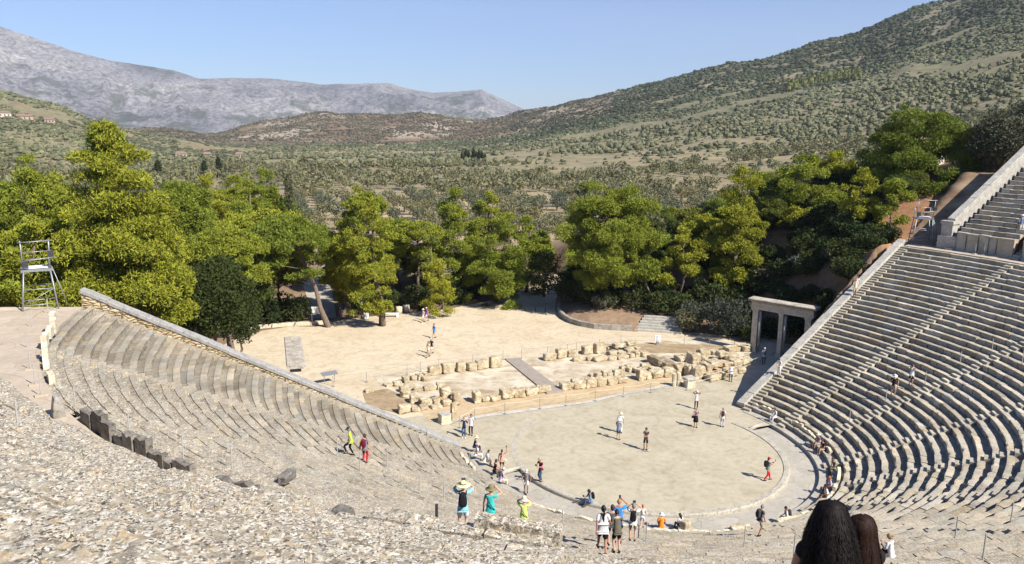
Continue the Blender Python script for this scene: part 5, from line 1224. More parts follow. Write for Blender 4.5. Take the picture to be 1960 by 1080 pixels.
# ------------------------------------------------------------------ posts, ropes, fences
def rope_mb(mb, a, b, r=0.018, sag=0.12, n=7):
    a, b = Vector(a), Vector(b); pts = []
    for i in range(n+1):
        t = i/n; p = a.lerp(b, t); p.z -= sag*4*t*(1-t); pts.append(p)
    mb.path(pts, [r]*(n+1), 5)
def fence(pts, h, label, cat, rails, m_post, m_rope, sag, base=True, pr=0.022, name='rope_fence', rr=0.016, zf=None):
    x0, y0 = pts[0][:2]; root = tag(empty(name, (x0, y0, 0)), label, cat)
    P = [(p[0]-x0, p[1]-y0, (zf(p) if zf else 0.0)) for p in pts]
    for p in P:
        mb = MB(); mb.tube((p[0], p[1], p[2]-0.05), (p[0], p[1], p[2]+h), pr, n=8)
        if base: mb.lathe([(0.15, p[2]), (0.15, p[2]+0.03), (0.03, p[2]+0.05)], (p[0], p[1], 0), 12)
        mb.build('post', m_post, root)
    for z in rails:
        for a, b in zip(P[:-1], P[1:]):
            mb = MB(); rope_mb(mb, (a[0], a[1], a[2]+z), (b[0], b[1], b[2]+z), rr, sag); mb.build('rope', m_rope, root)
    return root
fence([(-11.45,9.3),(-9.66,10.61),(-6.88,10.8),(-3.61,10.85),(-1.17,10.72),(1.79,10.84),(4.7,10.87),(7.63,10.95),(11.1,10.3)], 1.02, 'cream rope slung between thin posts along the pale kerb strip behind the round floor', 'rope fence', [0.97], M['steel'], M['rope'], 0.10)
fence([(11.9,10.9),(14.6,11.3),(17.6,12.0),(21,13.4),(24.2,14.9)], 0.95, 'rope fence along the big stone pile up to the gateway', 'rope fence', [0.9,0.5], M['steel'], M['rope'], 0.07, name='rope_fence')
fence([(-18.6,23.0),(-15.49,23.1),(-11.32,24.04),(-9.87,24.4),(-7.91,24.6),(-4.21,24.94),(-0.75,25.3)], 1.0, 'thin wire fence behind the ruin, left of the boarded ramp', 'fence', [0.95, 0.5], M['steel'], M['steel'], 0.02, name='wire_fence', rr=0.009)
fence([(1.2,25.0),(4.14,24.9),(6.53,25.0),(7.66,25.1),(10.66,25.4),(13.73,26.0),(17.33,24.3),(20.1,23.1),(22.61,21.9),(25.0,20.6)], 1.0, 'thin wire fence behind the ruin, from the boarded ramp to the gateway', 'fence', [0.95, 0.5], M['steel'], M['steel'], 0.02, name='wire_fence', rr=0.009)
fence([(20.9,34.9),(25.9,32.4)], 1.15, 'two posts with a rope in front of the leaning trunk above the stone steps', 'rope fence', [1.05], M['steel'], M['rope'], 0.08, zf=lambda p: GZ(p[0], p[1]))
# plaza fittings
def one(name, mb, m, label, cat, group=None, smooth=False): return tag(mb.build(name, m, None, smooth), label, cat, group)
for k, (x, y) in enumerate([(6.84,48.1),(8.48,46.6),(8.9,45.7),(9.5,44.8),(10.44,44.0),(11.52,43.26),(12.66,42.6)]):
    mb = MB(); mb.lathe([(0.07, -0.02), (0.07, 0.55), (0.055, 0.6), (0.02, 0.62)], (0, 0, 0), 10); o = one('bollard', mb, M['darkmetal'], 'short dark bollard, %s from the left across the shaded plaza corner' % ORD[k], 'bollard', 'bollards across the shaded plaza corner', True); o.location = (x, y, 0)
for k, (x, y, w_, lab) in enumerate([(-5.04,48.3,0.42,'pale stone drum standing left of its pair at the plaza edge'), (-3.9,48.9,0.4,'pale stone drum in shade, right of its pair at the plaza edge')]):
    mb = MB(); mb.lathe([(w_*1.02, 0), (w_, 0.5), (w_*0.97, 0.85), (w_*0.8, 0.9)], (0, 0, 0), 18); o = one('stone_drum', mb, M['gate'], lab, 'stone drum', None, True); o.location = (x, y, 0)
mb = MB(); mb.box((0, 0, 0.43), (2.3, 0.45, 0.1)); o = tag(empty('bench', (-6.6, 47.0, 0), -0.32), 'low white bench beside the stone drums at the plaza edge', 'bench'); mb.build('seat', M['white'], o)
for sx in (-0.95, 0.95): mb = MB(); mb.box((sx, 0, 0.19), (0.3, 0.4, 0.38)); mb.build('leg', M['white'], o)
def signboard(loc, rz, w_, h_, z0, label, m=M['white']):
    o = tag(empty('signboard', loc, rz), label, 'sign'); mb = MB(); mb.box((0, 0, z0+h_/2), (w_, 0.05, h_)); mb.build('panel', m, o)
    for sx in (-1, 1): mb = MB(); mb.tube((sx*(w_/2-0.03), 0.04, -0.05), (sx*(w_/2-0.03), 0.04, z0+h_), 0.035, n=8); mb.build('post', M['steel'], o)
    return o
signboard((-15.4, 47.6, 0), -0.38, 1.25, 0.85, 1.0, 'blank looking pale information board at the plaza edge left of the leaning trunk')
o = tag(empty('lamp_post', (-10.1, 47.2, 0)), 'small lamp post with white head under the straight trunk pine', 'lamp post')
mb = MB(); mb.tube((0, 0, 0), (0, 0, 1.9), 0.07, n=10); mb.build('pole', M['darkmetal'], o, True); mb = MB(); mb.box((0, 0, 2.05), (0.34, 0.34, 0.3)); mb.build('lamp_head', M['white'], o)
mb = MB(); mb.box((0, 0, 0.3), (0.5, 0.45, 0.6)); mb.box((0, 0, 0.63), (0.56, 0.5, 0.06)); o = one('litter_bin', mb, M['white'], 'small white box bin beside the lamp post', 'bin'); o.location = (-9.5, 47.2, 0)
o = tag(empty('panel_stand', (-18.7, 24.1, 0), 0.2), 'low slanted information panel beyond the left coping wall', 'sign'); mb = MB(); mb.box((0, 0, 0.95), (1.5, 0.55, 0.05), M=Matrix.Rotation(0.35, 4, 'X')); mb.build('panel', M['steel'], o)
for sx in (-0.5, 0.5): mb = MB(); mb.tube((sx, 0, 0), (sx, 0, 0.93), 0.03); mb.build('leg', M['steel'], o)
o = tag(empty('notice_box', (17.45, 24.35, 0), -0.35), 'white box notice fixed to the wire fence behind the stacked corner', 'notice box')
mb = MB(); mb.box((0, 0, 0.72), (0.72, 0.14, 0.78)); mb.build('panel', M['white'], o); mb = MB(); mb.box((0, 0.05, 0.2), (0.3, 0.3, 0.38)); mb.build('foot', M['steel'], o)
# kerb wall, steps, crate
def wall_path(name, pts, h, w_, m, label, z0=0.0, step=1.1, top=0.0):
    root = tag(empty(name, (pts[0][0], pts[0][1], 0)), label, 'wall'); rg = random.Random(len(pts)*7+int(h*100))
    mb = MB()
    for (a, b) in zip(pts[:-1], pts[1:]):
        L = math.hypot(b[0]-a[0], b[1]-a[1]); n = max(1, round(L/step)); an = math.atan2(b[1]-a[1], b[0]-a[0])
        for i in range(n):
            t = (i+0.5)/n; hh = h+rg.gauss(0, 0.015)
            mb.box((a[0]+(b[0]-a[0])*t-pts[0][0], a[1]+(b[1]-a[1])*t-pts[0][1], z0+hh/2-0.05), (L/n-0.012, w_+rg.gauss(0, 0.01), hh+0.1), an)
    mb.build('masonry', m, root); return root
wall_path('kerb_wall', [(15.6,44.6),(14.4,42.3),(13.6,40),(13.2,38.2),(13.1,36.4),(13.5,34.6),(14.4,33.1),(16.0,31.8),(18.1,30.6)], 0.62, 0.4, M['greystone'], 'low curved stone kerb wall round the tree mound at the plaza edge')
wall_path('kerb_wall', [(-24.5,46.5),(-21.9,46.9),(-18.4,46.9),(-16.4,46.4),(-14.9,46.4)], 0.38, 0.35, M['gate'], 'low pale kerb wall at the far left edge of the plaza', step=1.6)
root = tag(empty('stone_steps', (18.3, 30.4, 0), math.atan2(-3.2, 4.4)), 'flight of wide worn stone steps below the leaning pine trunk', 'steps'); rg = random.Random(3)
for k in range(6):
    mb = MB(); x = 0.0
    while x < 5.3:
        l = min(rg.uniform(0.8, 1.7), 5.5-x); mb.box((x+l/2+k*0.18, 0.35+k*0.62, 0.09+k*0.19), (l-0.015, 0.7, 0.20+rg.gauss(0, .01)), rg.gauss(0, 0.008)); x += l
    mb.build('step', M['coping'], root)
o = tag(empty('planter_crate', (24.9, 28.9, GZ(24.9, 28.9)), -0.5), 'brown wooden crate at the right end of the stone steps', 'crate'); mb = MB()
for z in (0.12, 0.34, 0.56): 
    for a in range(4): mb.box((0.4*math.cos(a*math.pi/2), 0.4*math.sin(a*math.pi/2), z), (0.05, 0.8, 0.18), a*math.pi/2)
mb.build('boards', plain('red_brown_wood', (0.26,0.10,0.06), 0.8), o)
# ramp, stumps, pedestals, drums
mb = MB(); mb.add([(-0.56,25.3,.10),(0.95,25.0,.10),(0.30,14.0,.16),(-1.35,14.0,.16),(-0.56,25.3,.02),(0.95,25.0,.02),(0.30,14.0,.02),(-1.35,14.0,.02)], [(0,3,2,1),(0,1,5,4),(1,2,6,5),(2,3,7,6),(3,0,4,7)])
one('boardwalk', mb, M['ramp'], 'grey brown boarded ramp crossing the ruined stage', 'boardwalk')
def pillar(name, loc, w_, d_, h_, rz, label, m=M['ruindark'], flutes=False):
    mb = MB()
    if flutes:
        V = []; n = 28
        for z, s_ in ((0, 1), (h_*0.97, 0.97), (h_, 0.9)):
            for i in range(n): a = 6.283*i/n; r = w_*0.5*s_*(1 if i % 2 else 0.84); V.append((r*math.cos(a), r*math.sin(a), z))
        mb.add(V, [(j*n+i, j*n+(i+1) % n, (j+1)*n+(i+1) % n, (j+1)*n+i) for j in range(2) for i in range(n)]+[tuple(2*n+i for i in range(n))])
    else: mb.box((0, 0, h_/2), (w_, d_, h_)); mb.box((0, 0, h_+0.02), (w_*0.94, d_*0.94, 0.05))
    o = one(name, mb, m, label, 'pillar'); o.location = loc; o.rotation_euler = (0, 0, rz); return o
pillar('stone_pillar', (-11.3, 11.1, 0), 0.42, 0.35, 1.42, 0.1, 'single square brown stone post at the left end of the rope fence', M['ruin'])
pillar('column_stump', (10.7, 11.7, 0), 0.40, 0.4, 1.25, 0, 'fluted column stump, left of the pair by the white topped pedestal', M['gate'], True)
pillar('column_stump', (11.15, 11.62, 0), 0.40, 0.4, 1.28, 0, 'fluted column stump, right of the pair by the white topped pedestal', M['gate'], True)
for loc, rz, lab, cap in (((-12.15, 10.85, 0), 0.1, 'pale square pedestal box on the paving by the lower end of the left coping wall', 0), ((11.95, 11.05, 0), 0.0, 'pale square pedestal with a worn wide top beside the fluted stumps', 1)):
    o = tag(empty('pedestal', loc, rz), lab, 'pedestal'); mb = MB(); mb.box((0, 0, 0.36), (0.84, 0.7, 0.72)); mb.box((0, 0, 0.06), (0.94, 0.8, 0.12)); mb.build('block', M['gate'], o)
    if cap: c = link('worn_top', rock_mesh(1.15, 0.95, 0.28, 77, m=M['coping'], rough=0.07), o); c.location = (0, 0, 0.7)
    else:
        mb = MB(); mb.box((0, 0, 0.76), (0.9, 0.76, 0.07)); mb.build('rim', M['coping'], o)
for (a, b, lab, r_) in (((-9.75, 0.9), (-12.25, 0.35), 'fallen round moulding lying across the left end of the paved drain', 0.16), ((10.25, 0.6), (12.1, 1.15), 'fallen round moulding lying across the right end of the paved drain', 0.17)):
    o = tag(empty('fallen_moulding', ((a[0]+b[0])/2, (a[1]+b[1])/2, 0.0)), lab, 'fallen column'); cx, cy = (a[0]+b[0])/2, (a[1]+b[1])/2
    mb = MB(); mb.path([(a[0]-cx, a[1]-cy, -0.06), (0, 0, -0.05), (b[0]-cx, b[1]-cy, -0.06)], [r_, r_*1.05, r_], 14); mb.build('shaft', M['kerb'], o, True)
mb = MB(); mb.add([(-9.9,1.3,-.25),(-12.9,.9,-.25),(-12.9,.9,.006),(-9.9,1.3,.006)], [(0,1,2,3)]); mb.add([(9.9,0.9,-.25),(12.9,1.2,-.25),(12.9,1.2,.006),(9.9,0.9,.006)], [(3,2,1,0)]); tag(mb.build('drain_end', M['kerb']), kind='structure')
flat('court_patch', [(-9.9,1.2),(-12.5,.6),(-13.6,2.8),(-12.6,0.5),(-10.0,0.5)][:3], 0.010, M['orch'])

# steel posts on the seating: (x, y, z, height)
POSTS = [(-39.1,9.9,11.48,1),(-39.6,6.3,11.50,1),(-39.2,0.6,11.70,1),(-38.4,-5.0,12.08,1),(-37.9,-7.91,12.16,1),(-37.5,-9.62,12.18,1),(-36.05,-11.91,12.12,0),(-34.04,-14.76,11.76,0),(-32.23,-17.8,11.76,0),(-30.52,-16.79,10.7,0),(-24.55,-7.38,6.44,0),(-21.41,-5.66,4.66,0),(-18.43,-4.65,3.24,0),(-23.87,-9.55,6.44,0),(-21.63,-12.42,6.08,0),(-20.52,-12.87,5.72,0),(-13.99,0.49,0.76,0),(-16.85,-18.3,6.08,0),(-12.95,-18.56,5.02,0),(-12.78,-18.95,5.02,0),(-9.75,-22.06,5.72,0),(-10.6,-25.81,7.5,0),(-2.18,-26.47,6.79,0),(1.31,-26.52,6.79,0),(-7.07,-30.96,9.28,0),(15.16,-4.77,1.82,0),(18.11,-5.37,3.24,0),(20.92,-6.39,4.66,0),(23.88,-6.92,6.08,0),(25.9,-7.95,7.14,0),(24.84,-11.06,7.14,0),(39.3,4.1,12.18,1),(39.6,3.4,12.18,1),(39.9,0.99,12.18,1)]
mbp_ = MB(); mbp_.tube((0,0,-0.05), (0,0,0.98), 0.026, n=8); mbp_.mi = 0; mbp_.lathe([(0.0, 1.0), (0.026, 0.98)], (0,0,0), 8, close=False)
pm = mbp_.build('post', M['postwhite']); pmesh = pm.data; bpy.data.objects.remove(pm)
mbq = MB(); mbq.tube((0,0,-0.05), (0,0,0.98), 0.024, n=8); mbq.mi = 1; mbq.box((0, 0, 0.03), (0.5, 0.3, 0.08)); qm = mbq.build('post', [M['postwhite'], M['diaz']]); qmesh = qm.data; bpy.data.objects.remove(qm)
for k, (x, y, z, b) in enumerate(POSTS):
    o = link('handrail_post', qmesh if b else pmesh); o.location = (x, y, z); o.rotation_euler = (0, 0, math.atan2(y, x))
    if b: tag(o, 'thin pale post on a flat stone base standing on the landing', 'post', 'thin posts with stone bases on the landing')
    else: tag(o, 'thin pale metal post standing at a stair between the seats', 'post', 'thin metal posts beside the stairs')
mb = MB(); mb.tube((0,0,-0.1), (0,0,1.25), 0.05, n=8); o = one('dark_post', mb, M['darkmetal'], 'dark upright post beside the man in the straw hat', 'post'); o.location = (-25.2, -25.5, 11.0)
mb = MB(); mb.tube((0,0,-0.1), (0,0,0.98), 0.03, n=8)
ro = tag(empty('roped_post', (-36.7, -21.3, 14.76)), 'pale post with two slack ropes in the left foreground', 'post'); mb.build('post', M['postwhite'], ro)
for z, e in ((0.9, (-3.4, 3.0, 0.9)), (0.42, (-3.4, 3.0, 0.5))): mb = MB(); rope_mb(mb, (0, 0, z), e, 0.014, 0.22); mb.build('rope', M['rope'], ro)

# ------------------------------------------------------------------ metal lighting towers
def tower(loc, rz, label, lean=0.0):
    o = tag(empty('lighting_tower', loc, rz), label, 'scaffold tower'); s = M['steel']
    B = [(-1.0,-0.85),(1.0,-0.85),(1.0,0.85),(-1.0,0.85)]; T = [(-0.75,-0.62),(0.75,-0.62),(0.75,0.62),(-0.75,0.62)]; HP = 2.55
    def lp(i, z): t = z/HP; return (B[i][0]+(T[i][0]-B[i][0])*t, B[i][1]+(T[i][1]-B[i][1])*t, z)
    for i in range(4): mb = MB(); mb.tube(lp(i, -0.3), lp(i, HP), 0.045, n=8); mb.build('leg', s, o, True)
    for z in (0.35, 1.35):
        for i in range(4): mb = MB(); mb.tube(lp(i, z), lp((i+1) % 4, z), 0.032, n=6); mb.build('brace', s, o, True)
    mb = MB(); mb.tube(lp(0, 0.35), lp(1, 1.35), 0.022, n=6); mb.build('brace', s, o, True); mb = MB(); mb.tube(lp(3, 0.35), lp(0, 1.35), 0.022, n=6); mb.build('brace', s, o, True)
    mb = MB(); mb.box((0, 0, HP+0.05), (1.75, 1.35, 0.07)); 
    for y_ in (-0.64, 0.64): mb.box((0, y_, HP), (1.8, 0.06, 0.12))
    mb.build('platform', s, o)
    mb = MB(); mb.box((0.1, 0.05, HP+0.14), (1.1, 1.0, 0.05)); mb.build('board', M['white'], o)
    for i in range(4):
        top = 3.65 if i in (2, 3) else 4.55; mb = MB(); t = lp(i, HP); mb.tube(t, (t[0]*(1.0 if i > 1 else 1.05), t[1]-(0.28 if i < 2 else 0), top), 0.036, n=8); mb.build('upright', s, o, True)
    for z, a in ((3.1, (2, 3)), (3.6, (2, 3))): mb = MB(); mb.tube((T[a[0]][0], T[a[0]][1], z), (T[a[1]][0], T[a[1]][1], z), 0.03, n=6); mb.build('rail', s, o, True)
    for x_ in (-0.76, 0.76): mb = MB(); mb.tube((x_, 0.62, 3.6), (x_, -0.75, 3.6), 0.03, n=6); mb.build('rail', s, o, True)
    mb = MB(); mb.tube((-0.95, -0.93, 4.45), (0.95, -0.93, 4.5), 0.035, n=6); mb.build('crossbar', s, o, True)
    mb = MB(); mb.tube((-0.9, -0.78, 3.2), (1.15, -0.78, 3.4), 0.032, n=6); mb.build('crossbar', s, o, True)
    for x_, z_ in ((-0.62, 3.0), (0.85, 3.62)):
        f = empty('floodlight', (x_, -0.72, z_)); f.parent = o; mb = MB(); mb.box((0, 0, 0), (0.34, 0.22, 0.38)); mb.tube((0, 0.1, -0.2), (0, 0.1, 0.0), 0.03); mb.build('lamp_housing', M['darkmetal'], f)
    l = empty('ladder', (0, 0, 0)); l.parent = o
    for y_ in (-0.45, -0.05): mb = MB(); mb.tube((1.62, y_, -0.05), (0.86, y_, HP+0.15), 0.03, n=6); mb.build('rail', s, l, True)
    for k in range(9): t = (k+0.6)/9.5; mb = MB(); mb.tube((1.62-0.76*t, -0.45, (HP+0.15)*t), (1.62-0.76*t, -0.05, (HP+0.15)*t), 0.02, n=6); mb.build('rung', s, l, True)
    return o
tower((-39.75, 12.0, 11.5), R(8), 'grey metal lighting tower with ladder on the left end of the landing')
tower((41.0, 11.6, 12.2), R(-38), 'grey metal lighting tower with ladder above the right coping wall')
drape('bare_soil', [(38.5,12.5),(43,9.0),(47,8.0),(60,17),(58,22),(48,17)], 0.06, M['litter'], 0.8)

# ------------------------------------------------------------------ far houses
def house(x, y, w_, d_, h_, rz, wallc, roofc, label):
    o = tag(empty('house', (x, y, GZ(x, y)-0.4), rz), label, 'house'); mb = MB(); mb.box((0, 0, h_/2), (w_, d_, h_)); mb.build('wall', wallc, o)
    mb = MB(); r = 0.5; mb.add([(-w_/2-r, -d_/2-r, h_), (w_/2+r, -d_/2-r, h_), (w_/2+r, d_/2+r, h_), (-w_/2-r, d_/2+r, h_), (-w_/2+1, 0, h_+1.7), (w_/2-1, 0, h_+1.7)], [(0,1,5,4),(1,2,5),(2,3,4,5),(3,0,4),(3,2,1,0)]); mb.build('roof', roofc, o)
    for k in (-1, 0, 1): mb = MB(); mb.box((k*w_*0.3, -d_/2-0.02, h_*0.55), (1.0, 0.12, 1.2)); mb.build('window', M['darkmetal'], o)
def az_xy(az, D): return CAMLOC[0]+D*math.sin(R(az)), CAMLOC[1]+D*math.cos(R(az))
rt = plain('terracotta_tiles', (0.24, 0.16, 0.12), 0.9); wt = plain('cream_render', (0.62, 0.55, 0.45), 0.9); wt2 = plain('ochre_render', (0.42, 0.34, 0.26), 0.9)
for az_, D_1, w_, d_, h_, wc, lab in [(-6.6, 790, 12, 7, 3.2, wt2, 'long low terracotta roofed house high on the left hillside'), (-5.3, 800, 8, 6, 3, wt2, 'smaller terracotta roofed house right beside the long one on the left hillside'), (-7.6, 780, 9, 7, 3.5, wt, 'pale house at the left end of the hillside group'),
    (2.0, 640, 8, 6, 3, wt2, 'pale house among trees on the valley side, right behind the tallest pine'), (3.6, 660, 6, 5, 3, wt2, 'low ochre house among trees in the valley'), (5.6, 690, 6, 5, 3, wt2, 'small pale house at the foot of the brown hill')]:
    hx, hy = az_xy(az_, D_1); house(hx, hy, w_, d_, h_, R(-az_+10), wc, rt, lab)
mbr = MB(); x_, y_ = az_xy(50.8, 122); o = tag(empty('house', (x_, y_, GZ(x_, y_)), 0.4), 'small house with an orange tiled roof half hidden under the big spreading pine', 'house')
mbr.box((0, 0, 1.3), (5, 4, 2.6)); mbr.build('wall', wt, o); mb = MB(); mb.add([(-2.8,-2.4,2.6),(2.8,-2.4,2.6),(2.8,2.4,2.6),(-2.8,2.4,2.6),(-2.8,0,3.9),(2.8,0,3.9)], [(0,1,5,4),(1,2,5),(2,3,4,5),(3,0,4)]); mb.build('roof', rt, o)
# cypresses in the valley
V, F, C = clump_leaves(crown_clumps('cypress', 1.1, 9, random.Random(2)), 10, 0.6, np.random.RandomState(2)); cme = mesh_np('crown', V, F, M['cyp'], cols=C)
tmb = MB(); tmb.tube((0,0,-0.5), (0,0,2), 0.2); tt = tmb.build('trunk', M['bark']); tme = tt.data; bpy.data.objects.remove(tt)
for az_, D_1, s_ in [(20.6,470,.8),(20.85,474,.95),(21.05,470,.85),(21.4,480,1.0),(21.6,474,.75),(21.8,478,.9),(22.0,470,.8),(22.2,476,.65),(0.6,330,1.0),(3.4,345,.9),(4.3,350,1.0)]:
    cx_, cy_ = az_xy(az_, D_1); o = empty('cypress_tree', (cx_, cy_, GZ(cx_, cy_))); o.scale = (s_*1.1, s_*1.1, s_); link('crown', cme, o); link('trunk', tme, o)
    tag(o, 'slim dark cypress standing in the short row among the valley olives' if az_ > 10 else 'lone slim cypress behind the left pines', 'tree', 'cypresses in the short valley row' if az_ > 10 else 'lone cypresses behind the left pines')

# ------------------------------------------------------------------ people
CM = {}
def cloth(name, col):
    if name not in CM: CM[name] = plain(name, col, 0.9, 0.10, 14, spec=0.1)
    return CM[name]
C_ = dict(white=(0.72,0.72,0.72), cream=(0.70,0.64,0.48), black=(0.018,0.018,0.02), charcoal=(0.06,0.06,0.06), grey=(0.22,0.22,0.23), navy=(0.02,0.035,0.10), blue=(0.04,0.25,0.62), sky=(0.28,0.58,0.66),
 teal=(0.05,0.50,0.47), lime=(0.62,0.80,0.18), yellowgreen=(0.45,0.80,0.04), red=(0.62,0.02,0.03), orange=(0.90,0.25,0.02), coral=(0.78,0.34,0.26), purple=(0.42,0.12,0.50), lilac=(0.52,0.45,0.66), olive=(0.13,0.12,0.085),
 khaki=(0.36,0.30,0.22), brown=(0.07,0.035,0.03), denim=(0.06,0.12,0.22), ltblue=(0.16,0.25,0.38), burgundy=(0.16,0.02,0.05), green=(0.07,0.11,0.04), straw=(0.78,0.70,0.38), olivehat=(0.22,0.19,0.10), tan=(0.5,0.4,0.28), slate=(0.10,0.11,0.12), pattern=(0.25,0.17,0.25))
def cl(n): return cloth(n+'_fabric', C_[n])
SK = {'fair': plain('fair_skin', (0.55,0.33,0.24), 0.6, 0.06, 5), 'tan': plain('tanned_skin', (0.40,0.20,0.13), 0.6, 0.06, 5)}
HR = {'black': plain('black_hair', (0.012,0.010,0.010), 0.55, 0.3, 30, spec=0.4), 'brown': plain('brown_hair', (0.055,0.025,0.015), 0.5, 0.3, 30, spec=0.4), 'grey': plain('grey_hair', (0.24,0.22,0.20), 0.7, 0.2, 30), 'blond': plain('blond_hair', (0.32,0.21,0.10), 0.6, 0.25, 30), 'ginger': plain('ginger_hair', (0.42,0.14,0.05), 0.6, 0.2, 30)}
M['eye'] = plain('dark_eye', (0.02,0.015,0.012), 0.3); M['lip'] = plain('lip', (0.36,0.12,0.10), 0.6)
def ik(a, b, l1, l2, hint):
    a, b = Vector(a), Vector(b); d = b-a; L = min(d.length, (l1+l2)*0.995); L = max(L, abs(l1-l2)*1.05+1e-4); u = d.normalized(); b2 = a+u*L
    x = (l1*l1-l2*l2+L*L)/(2*L); h = math.sqrt(max(0, l1*l1-x*x)); hv = Vector(hint); hv = hv-u*hv.dot(u)
    if hv.length < 1e-4: hv = Vector((0, 0, -1))-u*u.z*-1
    hv.normalize(); return a+u*x+hv*h, b2
def skin_mesh(name, verts, edges, radii, lvl=1):
    me = bpy.data.meshes.new(name); me.from_pydata([tuple(v) for v in verts], edges, []); o = bpy.data.objects.new(name, me); COL.objects.link(o)
    md = o.modifiers.new('skin', 'SKIN'); md.use_smooth_shade = True; md.branch_smoothing = 0.6
    if not me.skin_vertices: raise RuntimeError('no skin layer')
    for i, r in enumerate(radii):
        me.skin_vertices[0].data[i].radius = r if isinstance(r, tuple) else (r, r); me.skin_vertices[0].data[i].use_root = (i == 0)
    if lvl: sb = o.modifiers.new('sub', 'SUBSURF'); sb.levels = lvl; sb.render_levels = lvl
    dg = bpy.context.evaluated_depsgraph_get(); ev = o.evaluated_get(dg); m2 = bpy.data.meshes.new_from_object(ev)
    bpy.data.objects.remove(o); bpy.data.meshes.remove(me); return m2
def mesh_to(mb, me, mi=0, X=None):
    n = len(mb.v); vs = [v.co.copy() for v in me.vertices]
    if X: vs = [X @ v for v in vs]
    mb.v += [tuple(v) for v in vs]; mb.f += [tuple(i+n for i in p.vertices) for p in me.polygons]; mb.m += [mi]*len(me.polygons)
def head_mb(mb, X, mi_skin=0, mi_eye=1, mi_lip=2):
    """head with brow, nose, chin, ears, eyes and mouth; X places its centre, face towards +y"""
    n, k = 20, 14; V = []
    for j in range(k+1):
        ph = math.pi*j/k
        for i in range(n):
            th = 2*math.pi*i/n; x = math.sin(ph)*math.cos(th); y = math.sin(ph)*math.sin(th); z = math.cos(ph)
            px, py, pz = x*0.074, y*0.093, z*0.115
            if z < 0: px *= 1+0.28*z; py *= 1+0.10*z; py += 0.012*(-z)*(y > 0)
            f = math.exp(-((x/0.22)**2)-(((z+0.12)/0.22)**2))*(y > 0.3); py += 0.020*f                      # nose
            e = (math.exp(-(((x-0.42)/0.2)**2)-(((z-0.12)/0.14)**2))+math.exp(-(((x+0.42)/0.2)**2)-(((z-0.12)/0.14)**2)))*(y > 0.2); py -= 0.008*e
            c = math.exp(-((x/0.3)**2)-(((z+0.85)/0.2)**2))*(y > 0); py += 0.012*c
            V.append(X @ Vector((px, py, pz)))
    b = len(mb.v); mb.v += [tuple(v) for v in V]
    for j in range(k):
        for i in range(n): mb.f.append((b+j*n+i, b+(j+1)*n+i, b+(j+1)*n+(i+1) % n, b+j*n+(i+1) % n)); mb.m.append(mi_skin)
    for s in (-1, 1):
        mb.mi = mi_skin; mb.lathe([(0.004, -0.008), (0.021, -0.004), (0.024, 0.004), (0.012, 0.01)], X @ Vector((s*0.074, -0.008, -0.005)), 8, M=X.to_3x3().to_4x4() @ Matrix.Rotation(s*1.45, 4, 'Y') @ Matrix.Scale(1.35, 4, (1, 0, 0)))
        mb.mi = mi_eye; mb.lathe([(0.002, -0.004), (0.011, 0.0), (0.006, 0.005)], X @ Vector((s*0.031, 0.083, 0.014)), 8, M=X.to_3x3().to_4x4() @ Matrix.Rotation(-1.5, 4, 'X'))
    mb.mi = mi_lip; mb.box(X @ Vector((0, 0.091, -0.055)), (0.042, 0.008, 0.010), M=X.to_3x3().to_4x4()); mb.mi = 0
def hand_mb(mb, wrist, d, side, palm_n, curl=0.5, s=1.0):
    """palm, thumb and four bent fingers; d points along the hand, palm_n out of the palm"""
    d = Vector(d).normalized(); pn = Vector(palm_n); pn = (pn-d*pn.dot(d)); pn = pn.normalized() if pn.length > 1e-3 else d.orthogonal().normalized(); w_ = d.cross(pn)*side; W = Vector(wrist)
    mb.path([W-d*0.02*s, W+d*0.02*s, W+d*0.055*s, W+d*0.088*s], [0.024*s, 0.030*s, 0.036*s, 0.030*s], 8)
    for i, (o, L) in enumerate(((0.030, 0.070), (0.010, 0.080), (-0.010, 0.075), (-0.029, 0.058))):
        b = W+d*0.080*s+w_*o*s; c = curl*(0.9+0.15*i); p1 = b+(d*math.cos(c*0.5)+pn*math.sin(c*0.5))*L*0.45*s; p2 = p1+(d*math.cos(c*1.3)+pn*math.sin(c*1.3))*L*0.32*s; p3 = p2+(d*math.cos(c*2.0)+pn*math.sin(c*2.0))*L*0.26*s
        mb.path([b, p1, p2, p3], [0.0095*s, 0.0088*s, 0.0078*s, 0.006*s], 6)
    b = W+d*0.03*s+w_*0.030*s; p1 = b+(d*0.6+w_*0.7+pn*0.25).normalized()*0.040*s; p2 = p1+(d*0.9+w_*0.2+pn*0.45).normalized()*0.034*s
    mb.path([b, p1, p2], [0.013*s, 0.0105*s, 0.008*s], 6)
